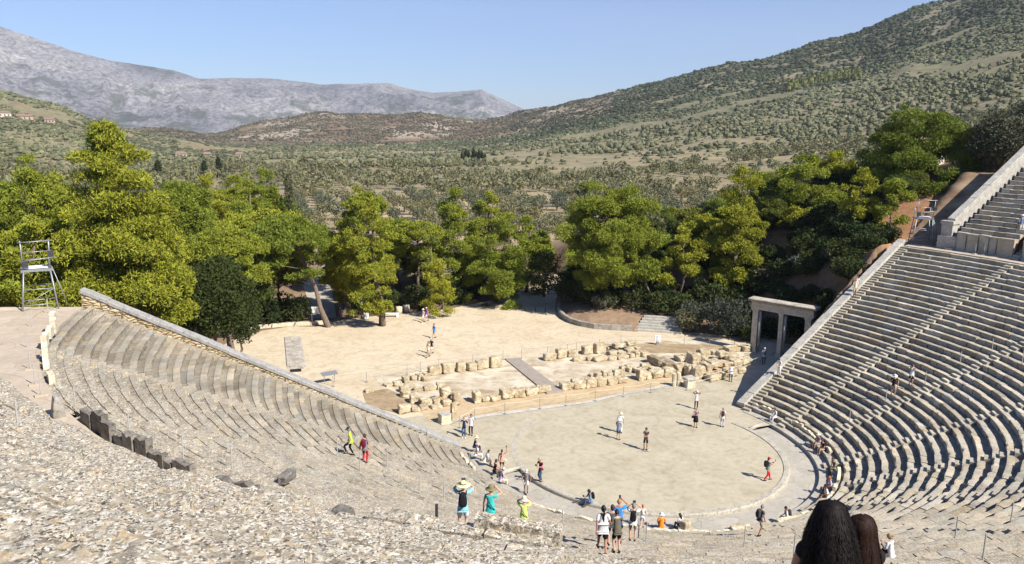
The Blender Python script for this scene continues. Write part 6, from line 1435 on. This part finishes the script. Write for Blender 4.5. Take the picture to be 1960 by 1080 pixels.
POSE = {
 'stand': dict(), 'walk': dict(fl=(-.09,.30,.09), fr=(.09,-.28,.13), hl=(-.24,-.16,.88), hr=(.24,.18,.92)),
 'arms_crossed': dict(hl=(.06,.26,1.12), hr=(-.06,.26,1.10)), 'hands_waist': dict(hl=(-.08,.26,1.05), hr=(.08,.26,1.05)), 'hold_phone': dict(hl=(-.10,.30,1.22), hr=(.08,.34,1.30), hp=-.15),
 'photo': dict(hl=(-.10,.26,1.58), hr=(.12,.26,1.60)), 'photo_r': dict(hr=(.14,.28,1.58)), 'raise_r': dict(hr=(.30,.25,1.78)), 'arms_up': dict(hl=(-.12,.16,1.66), hr=(.12,.16,1.66), eh=((-1,0,.1),(1,0,.1))),
 'bow': dict(lean=14, hp=-.75, hl=(-.12,.34,1.10), hr=(.12,.34,1.10)), 'walkphone': dict(fl=(-.09,.26,.09), fr=(.09,-.26,.12), hl=(-.06,.36,1.30), hr=(.14,.40,1.42)), 'step': dict(fl=(-.10,.26,.27), fr=(.10,-.12,.09), hl=(-.27,.06,.92), hr=(.26,.10,.95), lean=8, hp=-.3),
 'hug': dict(hl=(-.26,.2,1.1), hr=(.34,.05,1.25)),
}
def person(loc, face, label, h=1.72, pose='stand', sit=None, top='white', sleeves=0.6, bottom='black', legs='long', skin='fair', hair='black', hairstyle='short', hat=None, bag=None, shoes='black', female=False, phone=None, headyaw=0.0, lvl=1, build=1.0, extra=None, lean=None, skirt=None, strap=None):
    s = h/1.75; P = dict(POSE[pose]); rz = R(face-90)
    root = tag(empty('person', loc, rz), label, 'person'); root.scale = (s, s, s)
    ln = P.get('lean', 0) if lean is None else lean
    if sit is not None:
        hs = sit/s; pel = Vector((0, 0, 0.11)); fl = Vector(P.get('fl', (-.11, .44, -hs+.09))); fr = Vector(P.get('fr', (.11, .40, -hs+.09))); zoff = 0.11-0.93; ln = ln or 10
        if fl.z > 0: fl = Vector((-.11, .44, -hs+.09)); fr = Vector((.11, .40, -hs+.09))
    else: pel = Vector((0, 0, 0.93)); fl = Vector(P.get('fl', (-.10, .02, .09))); fr = Vector(P.get('fr', (.10, -.02, .09))); zoff = 0
    Rl = Matrix.Rotation(-R(ln), 3, 'X')
    def T(x, y, z): return pel+Rl @ Vector((x, y, z))                     # torso frame, z above the pelvis
    sw = 0.165 if female else 0.185; hw = 0.095
    spine, chest, nb, neck, hd = T(0, 0, .16), T(0, .0, .36), T(0, -.01, .52), T(0, .005, .585), T(0, .02, .60)
    shL, shR = T(-sw, 0, .475), T(sw, 0, .475)
    def hnd(key, dflt):
        v = Vector(P.get(key, dflt)); v.z += zoff
        return pel+Rl @ (v-Vector((0, 0, pel.z if sit is None else pel.z)) - Vector((0, 0, 0))) if ln and key in P else v
    dl = (-.25, .03, .86) if sit is None else (-.14, .30, 1.02); dr_ = (.25, .03, .86) if sit is None else (.14, .30, 1.02)
    hL, hR = hnd('hl', dl), hnd('hr', dr_); eh = P.get('eh', ((-.5, -.5, -.6), (.5, -.5, -.6)))
    eL, hL = ik(shL, hL, .285, .255, eh[0]); eR, hR = ik(shR, hR, .285, .255, eh[1])
    hipL, hipR = pel+Vector((-hw, 0, -.04)), pel+Vector((hw, 0, -.04))
    kL, fl = ik(hipL, fl, .43, .42, (-.08, 1, .3)); kR, fr = ik(hipR, fr, .43, .42, (.08, 1, .3))
    tl, trr = fl+Vector((-.02, .13, -.05)), fr+Vector((.02, .13, -.05))
    b = build; fb = 1.0 if not female else 0.92
    vs = [pel, spine, chest, nb, neck, shL, eL, hL, shR, eR, hR, hipL, kL, fl, tl, hipR, kR, fr, trr]
    ed = [(0,1),(1,2),(2,3),(3,4),(3,5),(5,6),(6,7),(3,8),(8,9),(9,10),(0,11),(11,12),(12,13),(13,14),(0,15),(15,16),(16,17),(17,18)]
    rd = [(.125*b,.10*b),(.115*b*fb,.085*b),(.13*b*fb,.095*b),.062,.052,.056,.040,.026,.056,.040,.026,.085*b,.056,.040,.032,.085*b,.056,.040,.032]
    bm_ = skin_mesh('body', vs, ed, rd, lvl); mb = MB(); mesh_to(mb, bm_); bpy.data.meshes.remove(bm_)
    hp = P.get('hp', 0.0); hc = T(0, .025, .695)
    X = Matrix.Translation(hc) @ Matrix.Rotation(R(headyaw), 4, 'Z') @ Matrix.Rotation(hp-R(ln)*0.5, 4, 'X'); head_mb(mb, X)
    for (w_, e, sd_) in ((hL, eL, -1), (hR, eR, 1)):
        d = (w_-e).normalized(); hand_mb(mb, w_, d, sd_, Vector((-sd_*0.8, 0.35, 0.1)) if d.z < 0.3 else Vector((-sd_*0.3, 0.9, 0)), 0.55 if not phone else 0.9)
    o = mb.build('body', [SK[skin], M['eye'], M['lip']], root, True)
    # clothing
    def garment(nm, idx, edl, rr, mt, l=lvl): g = skin_mesh(nm, idx, edl, rr, l); return link(nm, g, root), g.materials.append(mt)
    st = sleeves; sL = shL.lerp(eL, min(1, st*1.0)) if st <= 1 else eL; sR = shR.lerp(eR, min(1, st)) if st <= 1 else eR
    tv = [T(0, 0, .02), T(0, 0, -.07 if skirt is None else 0.0), T(0, 0, .18), T(0, 0, .36), T(0, -.008, .49), shL, shR]; te = [(0,1),(0,2),(2,3),(3,4),(4,5),(4,6)]; tr_ = [(.15*b,.118*b), (.155*b,.122*b), (.137*b*fb,.103*b), (.148*b*fb,.112*b), (.075,.07), .068, .068]
    if st > 0.12: tv += [sL, sR]; te += [(5,7),(6,8)]; tr_ += [.060 if st < 0.9 else .050]*2
    if st > 1: tv += [hL.lerp(eL, .12), hR.lerp(eR, .12)]; te += [(7,9),(8,10)]; tr_ += [.036]*2
    garment('shirt', tv, te, tr_, cl(top))
    if skirt: 
        mbk = MB(); mbk.lathe([(.15*b, .10), (.17*b, 0.0), (.20*b, -.2), (.23*b, -.42)] if sit is None else [(.16, .12), (.21, -.02), (.23, -.10)], pel, 16); mbk.build('skirt', cl(skirt), root, True)
    if legs in ('long', 'shorts'):
        aL, aR = (fl+Vector((0, 0, .02)), fr+Vector((0, 0, .02))) if legs == 'long' else (kL.lerp(hipL, .12), kR.lerp(hipR, .12))
        pv = [pel, pel+Vector((0, 0, .07)), hipL, hipR]; pe = [(0,1),(0,2),(0,3)]; pr = [(.14*b,.115*b),(.138*b,.11*b),.098*b,.098*b]
        if legs == 'long': pv += [kL, kR, aL, aR]; pe += [(2,4),(3,5),(4,6),(5,7)]; pr += [.070,.070,.055,.055]
        else: pv += [aL, aR]; pe += [(2,4),(3,5)]; pr += [.083*b,.083*b]
        garment('trousers' if legs == 'long' else 'shorts', pv, pe, pr, cl(bottom))
    for a, t_ in ((fl, tl), (fr, trr)):
        mbs = MB(); d = (t_-a); d.z = 0; d = d.normalized() if d.length > 1e-4 else Vector((0, 1, 0)); bz = a.z-.085
        mbs.path([Vector((a.x, a.y, bz+.04))-d*.07, Vector((a.x, a.y, bz+.045)), Vector((a.x, a.y, bz+.04))+d*.10, Vector((a.x, a.y, bz+.03))+d*.17], [.036, .046, .046, .030], 8); mbs.build('shoe', cl(shoes), root, True)
    # hair, hats
    R3 = X
    if hair and hairstyle != 'bald':
        mbh = MB(); n, k = 16, 9; V = []; lo = {'short': -0.15, 'bun': -0.12, 'pony': -0.12, 'long': -0.5, 'curly': -0.1}[hairstyle]; gr = 1.10 if hairstyle != 'curly' else 1.22
        rgh = random.Random(int(h*1000)+len(label))
        for j in range(k+1):
            ph = math.pi*0.78*j/k
            for i in range(n):
                th = 2*math.pi*i/n; x = math.sin(ph)*math.cos(th); y = math.sin(ph)*math.sin(th); z = math.cos(ph)
                g = gr+rgh.gauss(0, .012 if hairstyle != 'curly' else .035); yy = y*0.096*g-0.006; zz = z*0.118*g+0.006
                if y > 0.25 and zz < 0.045: zz = 0.045+0.02*(1-abs(x)); 
                V.append(R3 @ Vector((x*0.077*g, yy, zz)))
        bq = len(mbh.v); mbh.v += [tuple(v) for v in V]; mbh.f += [(bq+j*n+i, bq+(j+1)*n+i, bq+(j+1)*n+(i+1) % n, bq+j*n+(i+1) % n) for j in range(k) for i in range(n)]; mbh.m += [0]*(n*k)
        if hairstyle == 'pony': mbh.path([R3 @ Vector(p) for p in ((0, -.09, .04), (0, -.14, 0), (.01, -.15, -.10), (-.01, -.13, -.26), (.01, -.12, -.42), (0, -.11, -.50))], [.03, .040, .042, .036, .028, .008], 8)
        if hairstyle == 'bun': mbh.lathe([(0.005, -.04), (.035, -.025), (.045, 0), (.035, .025), (.005, .04)], R3 @ Vector((0, -.115, .03)), 10)
        if hairstyle == 'long':
            mbh.path([R3 @ Vector(p) for p in ((0, -.03, .05), (0, -.075, -.02), (0, -.085, -.12), (0.01, -.09, -.24), (0, -.085, -.33))], [.07, .085, .08, .07, .02], 10)
        mbh.build('hair', HR[hair], root, True)
    if hat:
        kind, colr = hat; mbt = MB()
        if kind == 'cap': mbt.lathe([(.088, .0), (.092, .03), (.085, .07), (.055, .105), (.01, .118)], R3 @ Vector((0, -.005, .035)), 16, M=R3.to_3x3().to_4x4()); mbt.box(R3 @ Vector((0, .13, .045)), (.13, .10, .012), M=R3.to_3x3().to_4x4())
        else:
            br = {'sun': .19, 'bucket': .155, 'wide': .235}[kind]; dr2 = .035 if kind == 'sun' else (.06 if kind == 'bucket' else .03)
            mbt.lathe([(br, -dr2), (br*0.97, -dr2+.012), (.100, .0), (.094, .02), (.088, .07), (.07, .105), (.01, .115)], R3 @ Vector((0, -.005, .045)), 20, M=R3.to_3x3().to_4x4())
        ho = mbt.build('hat', cl(colr), root, True)
        if kind == 'wide': mbt = MB(); mbt.lathe([(.103, .004), (.098, .034)], R3 @ Vector((0, -.005, .045)), 20, M=R3.to_3x3().to_4x4(), close=False); mbt.build('band', cl('black'), ho, True)
    if bag:
        kind, colr = bag
        if kind == 'pack':
            bg_ = link('backpack', rock_mesh(.30, .20, .48, 5, 9, 0.02, cl(colr), 0.3, 3), None); bo = tag(bg_, None); c = T(0, -.20*b, .10)
            bg_.parent = root; bg_.location = c; bg_.rotation_euler = (-R(ln), 0, 0)
            for sx in (-1, 1): mbb = MB(); mbb.path([T(sx*.10, -.15*b, .46), T(sx*.11, -.03, .545), T(sx*.11, .10, .45), T(sx*.12, .12, .25), T(sx*.13, 0, .14)], [.016]*5, 6); mbb.build('backpack_strap', cl(colr), root, True)
        elif kind == 'shoulder':
            bg_ = link('shoulder_bag', rock_mesh(.30, .12, .26, 6, 7, 0.02, cl(colr), 0.1, 4), root); bg_.location = T(.24, 0, -.12)
            mbb = MB(); mbb.path([T(.24, 0, .10), T(.22, .02, .35), T(.17, 0, .54)], [.012]*3, 5); mbb.build('bag_strap', cl(colr), root)
    if strap: mbb = MB(); mbb.path([T(-.16, -.05, .50), T(-.05, -.135*b, .33), T(.10, -.135*b, .12), T(.16, -.06, .0)], [.014]*4, 6); mbb.build('shoulder_strap', cl(strap), root)
    if phone:
        d = (hR-eR).normalized(); mbb = MB(); c = hR+d*.10+Vector((-.03, .03, .03)); mbb.box(c, (.075, .012, .15) if phone == 'phone' else (.13, .09, .09)); mbb.build('phone' if phone == 'phone' else 'camera', M['darkmetal'], root)
    if extra: extra(root, T)
    return root
def scarf(root, T):
    mbb = MB(); mbb.path([T(.14, -.06, .50), T(.20, -.10, .3), T(.21, -.10, .05), T(.19, -.06, -.18)], [.03, .055, .06, .03], 8); mbb.build('scarf', cl('orange'), root, True)
def scarfL(root, T):
    mbb = MB(); mbb.path([T(-.12, -.08, .50), T(-.20, -.14, .3), T(-.24, -.12, .05), T(-.26, -.06, -.15)], [.03, .055, .06, .03], 8); mbb.build('scarf', cl('orange'), root, True)
CZ = 0.0
P_ = person
P_((-0.1, 0.0, .05), 235, 'man in dark tee and black shorts with folded arms on the centre slab', 1.74, 'arms_crossed', top='charcoal', bottom='black', legs='shorts', hair='black', hairstyle='curly', skin='tan')
P_((-0.95, 2.5, 0), 40, 'person in white sun hat, grey blue shirt and blue shorts on the round floor', 1.74, 'hands_waist', top='ltblue', bottom='denim', legs='shorts', hat=('sun', 'white'), hair='grey')
P_((-0.1, 3.6, 0), 60, 'person all in white with white hat, behind the grey blue shirt on the round floor', 1.74, 'stand', top='white', bottom='white', hat=('sun', 'cream'), hair='grey', strap='slate')
P_((6.27, 2.44, 0), 235, 'woman in a dark dress holding a phone with a black bag on her arm', 1.64, 'hold_phone', top='pattern', legs='none', skirt='black', female=True, hair='blond', hairstyle='bun', bag=('shoulder', 'black'), phone='phone')
P_((8.92, 5.93, 0), 235, 'person with both arms raised to the face, white top and dark brown trousers', 1.66, 'arms_up', top='white', bottom='brown', hat=('sun', 'white'), hair='grey', sleeves=0.2, skin='tan', female=True)
P_((8.32, 1.67, 0), 50, 'woman seen from behind in white top and lavender trousers with a brown backpack', 1.64, 'stand', top='white', bottom='lilac', hair='grey', hairstyle='short', bag=('pack', 'brown'), female=True)
P_((4.82, -7.58, 0), -15, 'walking person in red trousers and red cap holding up a phone', 1.70, 'walkphone', top='grey', bottom='red', hat=('cap', 'red'), bag=('pack', 'black'), phone='phone', female=True)
P_((-11.83, 7.29, 0), 235, 'person in navy top and blue jeans, left of the embracing pair', 1.72, 'hug', top='navy', bottom='denim', hair='blond', shoes='white', female=True, sleeves=0.9)
P_((-11.15, 7.55, 0), 235, 'person in white top and black trousers, right of the embracing pair', 1.74, 'stand', top='white', bottom='black', hair='black', hairstyle='long', female=True, strap='black')
P_((-12.15, 4.3, .42), -15, 'seated person with straw yellow hat and navy shirt', 1.72, 'hands_waist', sit=.42, top='navy', bottom='navy', hat=('sun', 'straw'), hair='grey')
P_((-12.55, 2.95, .42), -10, 'seated person in white with a pale cap between the yellow hat and the dark shorts', 1.70, sit=.42, top='white', bottom='white', hat=('cap', 'cream'), hair='grey')
P_((-12.35, 1.75, .40), -5, 'seated person in white tee and dark shorts leaning forward', 1.70, 'hands_waist', sit=.42, top='white', bottom='slate', legs='shorts', hair='brown', lean=22, shoes='brown')
P_((-11.5, 0.75, -0.1), 50, 'woman in coral top raising her phone beside the paved drain', 1.66, 'raise_r', top='coral', bottom='brown', legs='shorts', hair='brown', hairstyle='pony', female=True, phone='phone', bag=('shoulder', 'cream'), sleeves=0.15, skin='tan')
P_((-12.3, 0.15, .30), -5, 'seated person in dark brown top below the woman in coral', 1.70, 'hands_waist', sit=.42, top='brown', bottom='slate', hair='brown', hairstyle='curly', bag=('shoulder', 'black'))
P_((-12.5, -1.45, .36), 0, 'seated man in lilac shirt, cream trousers and white cap', 1.72, 'hands_waist', sit=.45, top='lilac', bottom='cream', hat=('cap', 'white'), hair='grey', lean=14)
P_((-11.2, -2.7, -.2), 240, 'man in grey tee, pale shorts and white cap walking in the paved drain', 1.74, 'step', top='grey', bottom='white', legs='shorts', hat=('cap', 'white'), hair='grey', strap='black', skin='tan')
P_((-9.75, -1.9, .05), 200, 'person with cap, jeans and an orange scarf looking down on the kerb ring', 1.72, 'hold_phone', top='burgundy', bottom='denim', hat=('cap', 'tan'), hair='grey', extra=scarf, phone='camera', lean=8)
P_((-8.15, -5.95, .06), 165, 'person in blue denim sitting on the kerb ring with a camera', 1.72, 'hold_phone', sit=.26, top='ltblue', bottom='denim', hair='black', hairstyle='curly', bag=('pack', 'black'), phone='camera', sleeves=1.2, skin='tan')
P_((-6.64, -9.6, -.2), 55, 'ginger haired youth in white with a black shoulder strap, seen from behind', 1.52, 'hands_waist', top='white', bottom='white', legs='shorts', hair='ginger', strap='black')
P_((-5.75, -10.35, .0), 60, 'seated person in bright orange shirt with white hat, seen from behind', 1.70, sit=.25, top='orange', bottom='khaki', hat=('sun', 'white'), hair='grey', sleeves=1.0, build=1.1)
P_((-4.6, -10.75, .0), 100, 'seated woman in white with long dark hair, right of the orange shirt', 1.62, 'hands_waist', sit=.25, top='white', bottom='slate', hair='brown', hairstyle='long', female=True)
P_((-23.52, -5.98, 5.74), 165, 'person in yellow green shirt and dark trousers with navy cap walking down the seats', 1.68, 'step', top='yellowgreen', bottom='black', hat=('cap', 'navy'), hair='grey', sleeves=0.7, shoes='black', build=1.05)
P_((-22.85, -6.4, 5.38), 60, 'person in red trousers with burgundy backpack and orange scarf, seen from behind on the seats', 1.70, 'hands_waist', top='grey', bottom='red', hair='brown', hairstyle='short', bag=('pack', 'burgundy'), extra=scarfL, female=True, build=1.08)
P_((-24.1, -24.9, 10.72), 68, 'man in wide straw hat and light blue shirt with black backpack taking a photo', 1.82, 'photo', top='sky', bottom='white', legs='shorts', hat=('wide', 'straw'), hair='grey', bag=('pack', 'black'), phone='camera', lvl=2, build=1.12, sleeves=0.85)
P_((-22.75, -24.0, 9.98), 55, 'woman in olive sun hat and teal top', 1.78, 'photo_r', top='teal', bottom='slate', hat=('sun', 'olivehat'), hair='brown', female=True, lvl=2, strap='black', sleeves=0.4, build=1.08)
P_((-21.55, -24.15, 9.63), 55, 'woman in cream sun hat and lime shirt holding up a phone', 1.58, 'photo', top='lime', bottom='slate', hat=('bucket', 'cream'), hair='brown', phone='phone', female=True, lvl=2, strap='slate', build=1.1)
P_((-19.79, -26.54, 9.98), 68, 'woman in white tee with a long black ponytail coming down the stair', 1.68, 'walk', top='white', bottom='black', legs='shorts', hair='black', hairstyle='pony', female=True, lvl=2, build=1.32, skin='tan', sleeves=0.75)
P_((-16.9, -22.95, 7.86), 60, 'bald man in bright blue tee holding up a phone', 1.86, 'photo_r', top='blue', bottom='black', legs='shorts', hair='grey', hairstyle='bald', phone='phone', lvl=2, skin='tan', build=1.15)
P_((-19.0, -26.2, 9.63), 75, 'short haired youth in olive tee with bowed head on the stair', 1.52, 'bow', top='olive', bottom='black', legs='shorts', hair='black', lvl=2, build=1.15, sleeves=0.5)
P_((-18.1, -24.4, 8.75), 60, 'dark haired person almost hidden between the white tee and the blue tee', 1.62, 'stand', top='slate', bottom='black', legs='shorts', hair='brown', lvl=2)
P_((-14.85, -20.9, 6.45), 55, 'grey haired man in white tee with a black backpack taking a photo', 1.74, 'photo', top='white', bottom='khaki', legs='shorts', hair='grey', bag=('pack', 'black'), phone='camera', lvl=2, build=1.08)
P_((-4.24, -16.97, 2.54), 5, 'grey haired man in dark shirt and pale shorts climbing between the seats', 1.74, 'step', top='slate', bottom='khaki', legs='shorts', hair='grey', bag=('pack', 'charcoal'), skin='tan')
P_((1.5, -13.1, .42), 150, 'seated person in white top and dark trousers beside the walking grey haired man', 1.66, sit=.40, top='white', bottom='brown', hair='black', bag=('pack', 'charcoal'))
P_((6.05, -11.75, .42), 150, 'large seated person in white tee at the foot of the right seats', 1.76, sit=.42, top='white', bottom='black', legs='shorts', hair='black', build=1.25, skin='tan')
P_((7.25, -10.9, .42), 150, 'seated person in a patterned white blouse with ginger hair', 1.70, sit=.42, top='lilac', bottom='brown', hair='ginger')
P_((9.95, -8.6, .42), 165, 'seated person in dark green tee reading on the right front row', 1.70, 'hands_waist', sit=.42, top='green', bottom='olive', hair='brown', hairstyle='bun', lean=18)
P_((11.75, -5.75, .42), 170, 'seated person in black tee with an orange bag', 1.70, 'hands_waist', sit=.42, top='black', bottom='khaki', legs='shorts', hair='black', bag=('shoulder', 'orange'), lean=15)
P_((12.25, -4.75, .42), 170, 'seated person in patterned shirt with pale hat beside the black tee', 1.70, 'hands_waist', sit=.42, top='pattern', bottom='khaki', legs='shorts', hat=('sun', 'cream'), hair='grey')
P_((13.1, 0.95, .42), 190, 'dark haired woman in long white dress seated at the right end', 1.66, 'hands_waist', sit=.42, top='white', bottom='white', hair='brown', hairstyle='curly', female=True, sleeves=1.2)
P_((16.6, 10.86, 0), 60, 'big man in white shirt and grey trousers by the rope fence', 1.80, 'hands_waist', top='white', bottom='slate', hair='grey', build=1.2)
P_((23.5, 14.2, 0), 55, 'man in white tee with pale cap walking into the shaded gateway passage', 1.76, 'stand', top='white', bottom='slate', hat=('cap', 'white'), hair='grey', bag=('pack', 'ltblue'))
P_((16.95, 4.95, 2.3), 200, 'person in white and blue leaning over the lower end of the right coping wall', 1.70, 'bow', top='white', bottom='white', hair='black', strap='black', sleeves=1.0)
P_((18.91, -5.27, 3.60), 225, 'person in black tee and white hat walking down the right stair', 1.74, 'step', top='black', bottom='khaki', legs='shorts', hat=('sun', 'white'), hair='grey')
P_((20.39, -5.56, 4.31), 215, 'person in white tee and black shorts taking a photo on the right stair', 1.76, 'photo', top='white', bottom='black', legs='shorts', hair='brown', phone='camera', build=1.15, bag=('pack', 'charcoal'))
P_((28.4, 8.0, 8.1), 225, 'pale dressed person high on the stair beside the right coping wall', 1.70, 'stand', top='cream', bottom='tan', hair='grey', sleeves=1.0)
P_((28.9, 8.35, 8.3), 225, 'second pale dressed person close behind the first beside the right coping wall', 1.66, 'stand', top='white', bottom='cream', hair='brown')
P_((41.9, 1.70, 14.46), 240, 'person in light blue shirt and white hat on the upper seats at the right edge', 1.72, 'stand', top='ltblue', bottom='cream', hat=('sun', 'white'), hair='grey', bag=('shoulder', 'navy'))
P_((-3.6, 42.9, 0), 180, 'person all in white with white hat strolling on the plaza', 1.70, 'walk', top='white', bottom='white', legs='shorts', hat=('sun', 'white'), hair='grey')
P_((-3.0, 43.4, 0), 180, 'person in purple top beside the white one on the plaza', 1.72, 'walk', top='purple', bottom='white', legs='shorts', hat=('cap', 'white'), hair='brown', female=True)
P_((-4.71, 35.54, 0), 190, 'person in blue shirt striding across the plaza alone', 1.72, 'walk', top='blue', bottom='denim', legs='shorts', hair='brown')
P_((-7.6, 28.81, 0), 200, 'person in pale grey top and trousers, nearer of the pair crossing the plaza', 1.70, 'walk', top='cream', bottom='khaki', hair='brown', female=True)
P_((-6.94, 29.77, 0), 200, 'person in black tee and white cap, farther of the pair crossing the plaza', 1.74, 'walk', top='black', bottom='white', legs='shorts', hat=('cap', 'white'), hair='black')
P_((-8.25, -28.27, 8.22), 100, 'woman in white blouse with hair tied up, seated right of the black haired woman', 1.66, 'hold_phone', sit=.38, top='white', bottom='brown', hair='blond', hairstyle='bun', female=True, lvl=2, sleeves=0.9, headyaw=30)
P_((22.2, 40.2, GZ(22.2, 40.2)), 200, 'person in white tee in the tree shade behind the two rope posts', 1.72, 'stand', top='white', bottom='slate', hair='grey')
P_((-12.6, 47.4, 0), 200, 'person in dark clothes in the shade beside the leaning trunk', 1.70, 'stand', top='slate', bottom='slate', hair='brown')
# the two women close in front: long glossy hair built of many strands
def long_hair(root, hx, m, W, Ltot, n, seed, wave, core):
    """many wavy strands in three layers over a dark under-mass; widening towards the shoulders"""
    rg = np.random.RandomState(seed); mbc = MB()
    mbc.path([hx+Vector(p) for p in ((0, .0, .118), (0, -.01, .095), (0, -.02, .03), (0, -.035, -.07), (0, -.06, -.18), (0, -.07, -Ltot*0.8))], [.02, .066, .090, .098*W, .112*W, .05], 20)
    ho = mbc.build('hair', m, root, True)
    V, F = [], []
    for i in range(n):
        lay = rg.uniform(0.0, 1.0); a = rg.uniform(math.pi*0.80, math.pi*2.20); L = Ltot*rg.uniform(0.6, 1.1); k = 16; ph = rg.uniform(0, 6.28, 4); fr = rg.uniform(9, 20); am = wave*rg.uniform(0.3, 1.5); base = len(V)
        lock = math.sin(a*9+seed)*0.5+math.sin(a*17+1.3)*0.5; side = rg.normal(0, 0.10)
        for j in range(k+1):
            t = j/k; z = 0.124-(L+0.124)*t+0.012*lock*t
            prof = np.interp(z, [-Ltot*1.1, -.34, -.24, -.15, -.05, .03, .09, .124], [.11*W, .150*W, .152*W, .138*W, .118*W, .106, .085, .012])*(0.97+0.07*lay+0.085*lock*t)
            r_ = prof+am*(0.6*math.sin(ph[0]+fr*t)+0.4*math.sin(ph[1]+fr*1.9*t))*min(1, t*1.6)+max(0, rg.normal(0, 0.0025))*t
            cy = np.interp(z, [-Ltot, -.28, -.07, .03, .124], [-.085, -.075, -.035, -.015, 0.0]); ang = a+side*t+am*3.2*math.sin(ph[2]+fr*t*0.8)*t
            p = Vector((r_*math.cos(ang), cy+r_*math.sin(ang)*0.92, z)); tn = Vector((-math.sin(ang), math.cos(ang), 0.3*math.sin(ph[3]+9*t))); wd = 0.0034*(1-0.75*t)
            V += [hx+p-tn*wd, hx+p+tn*wd]
        for j in range(k): b = base+2*j; F.append((b, b+1, b+3, b+2))
    me = mesh_np('strands', np.array([tuple(v) for v in V]), np.array(F), m, True); link('strands', me, ho)
def glossy(name, c):
    m, nt, b = mat(name, 0.62, 0.15); n = noise(nt, objc(nt), 60, 2); nt.links.new(ramp(nt, n.outputs[0], [(0.3, tuple(x*0.6 for x in c)), (0.7, tuple(x*1.5 for x in c))]).outputs[0], b.inputs['Base Color']); return m
hb = glossy('glossy_black_hair', (0.010, 0.007, 0.006)); hb2 = glossy('glossy_auburn_hair', (0.022, 0.010, 0.006))
w1 = P_((-28.88, -44.13, 19.98), 62, 'woman with long wavy black hair and black top, close in the foreground', 1.66, 'hands_waist', top='black', bottom='slate', hair=None, female=True, lvl=2, sleeves=0.35, skin='tan', build=1.3)
long_hair(w1, Vector((0, .025, 1.625)), hb, 1.14, 0.42, 4600, 1, 0.022, None)
w2 = P_((-28.53, -44.08, 19.98), 75, 'girl with smooth auburn hair leaning behind the woman in black', 1.47, 'hands_waist', top='black', bottom='slate', hair=None, female=True, lvl=2, sleeves=0.35)
long_hair(w2, Vector((0, .025, 1.625)), hb2, 0.92, 0.34, 2400, 2, 0.005, None)
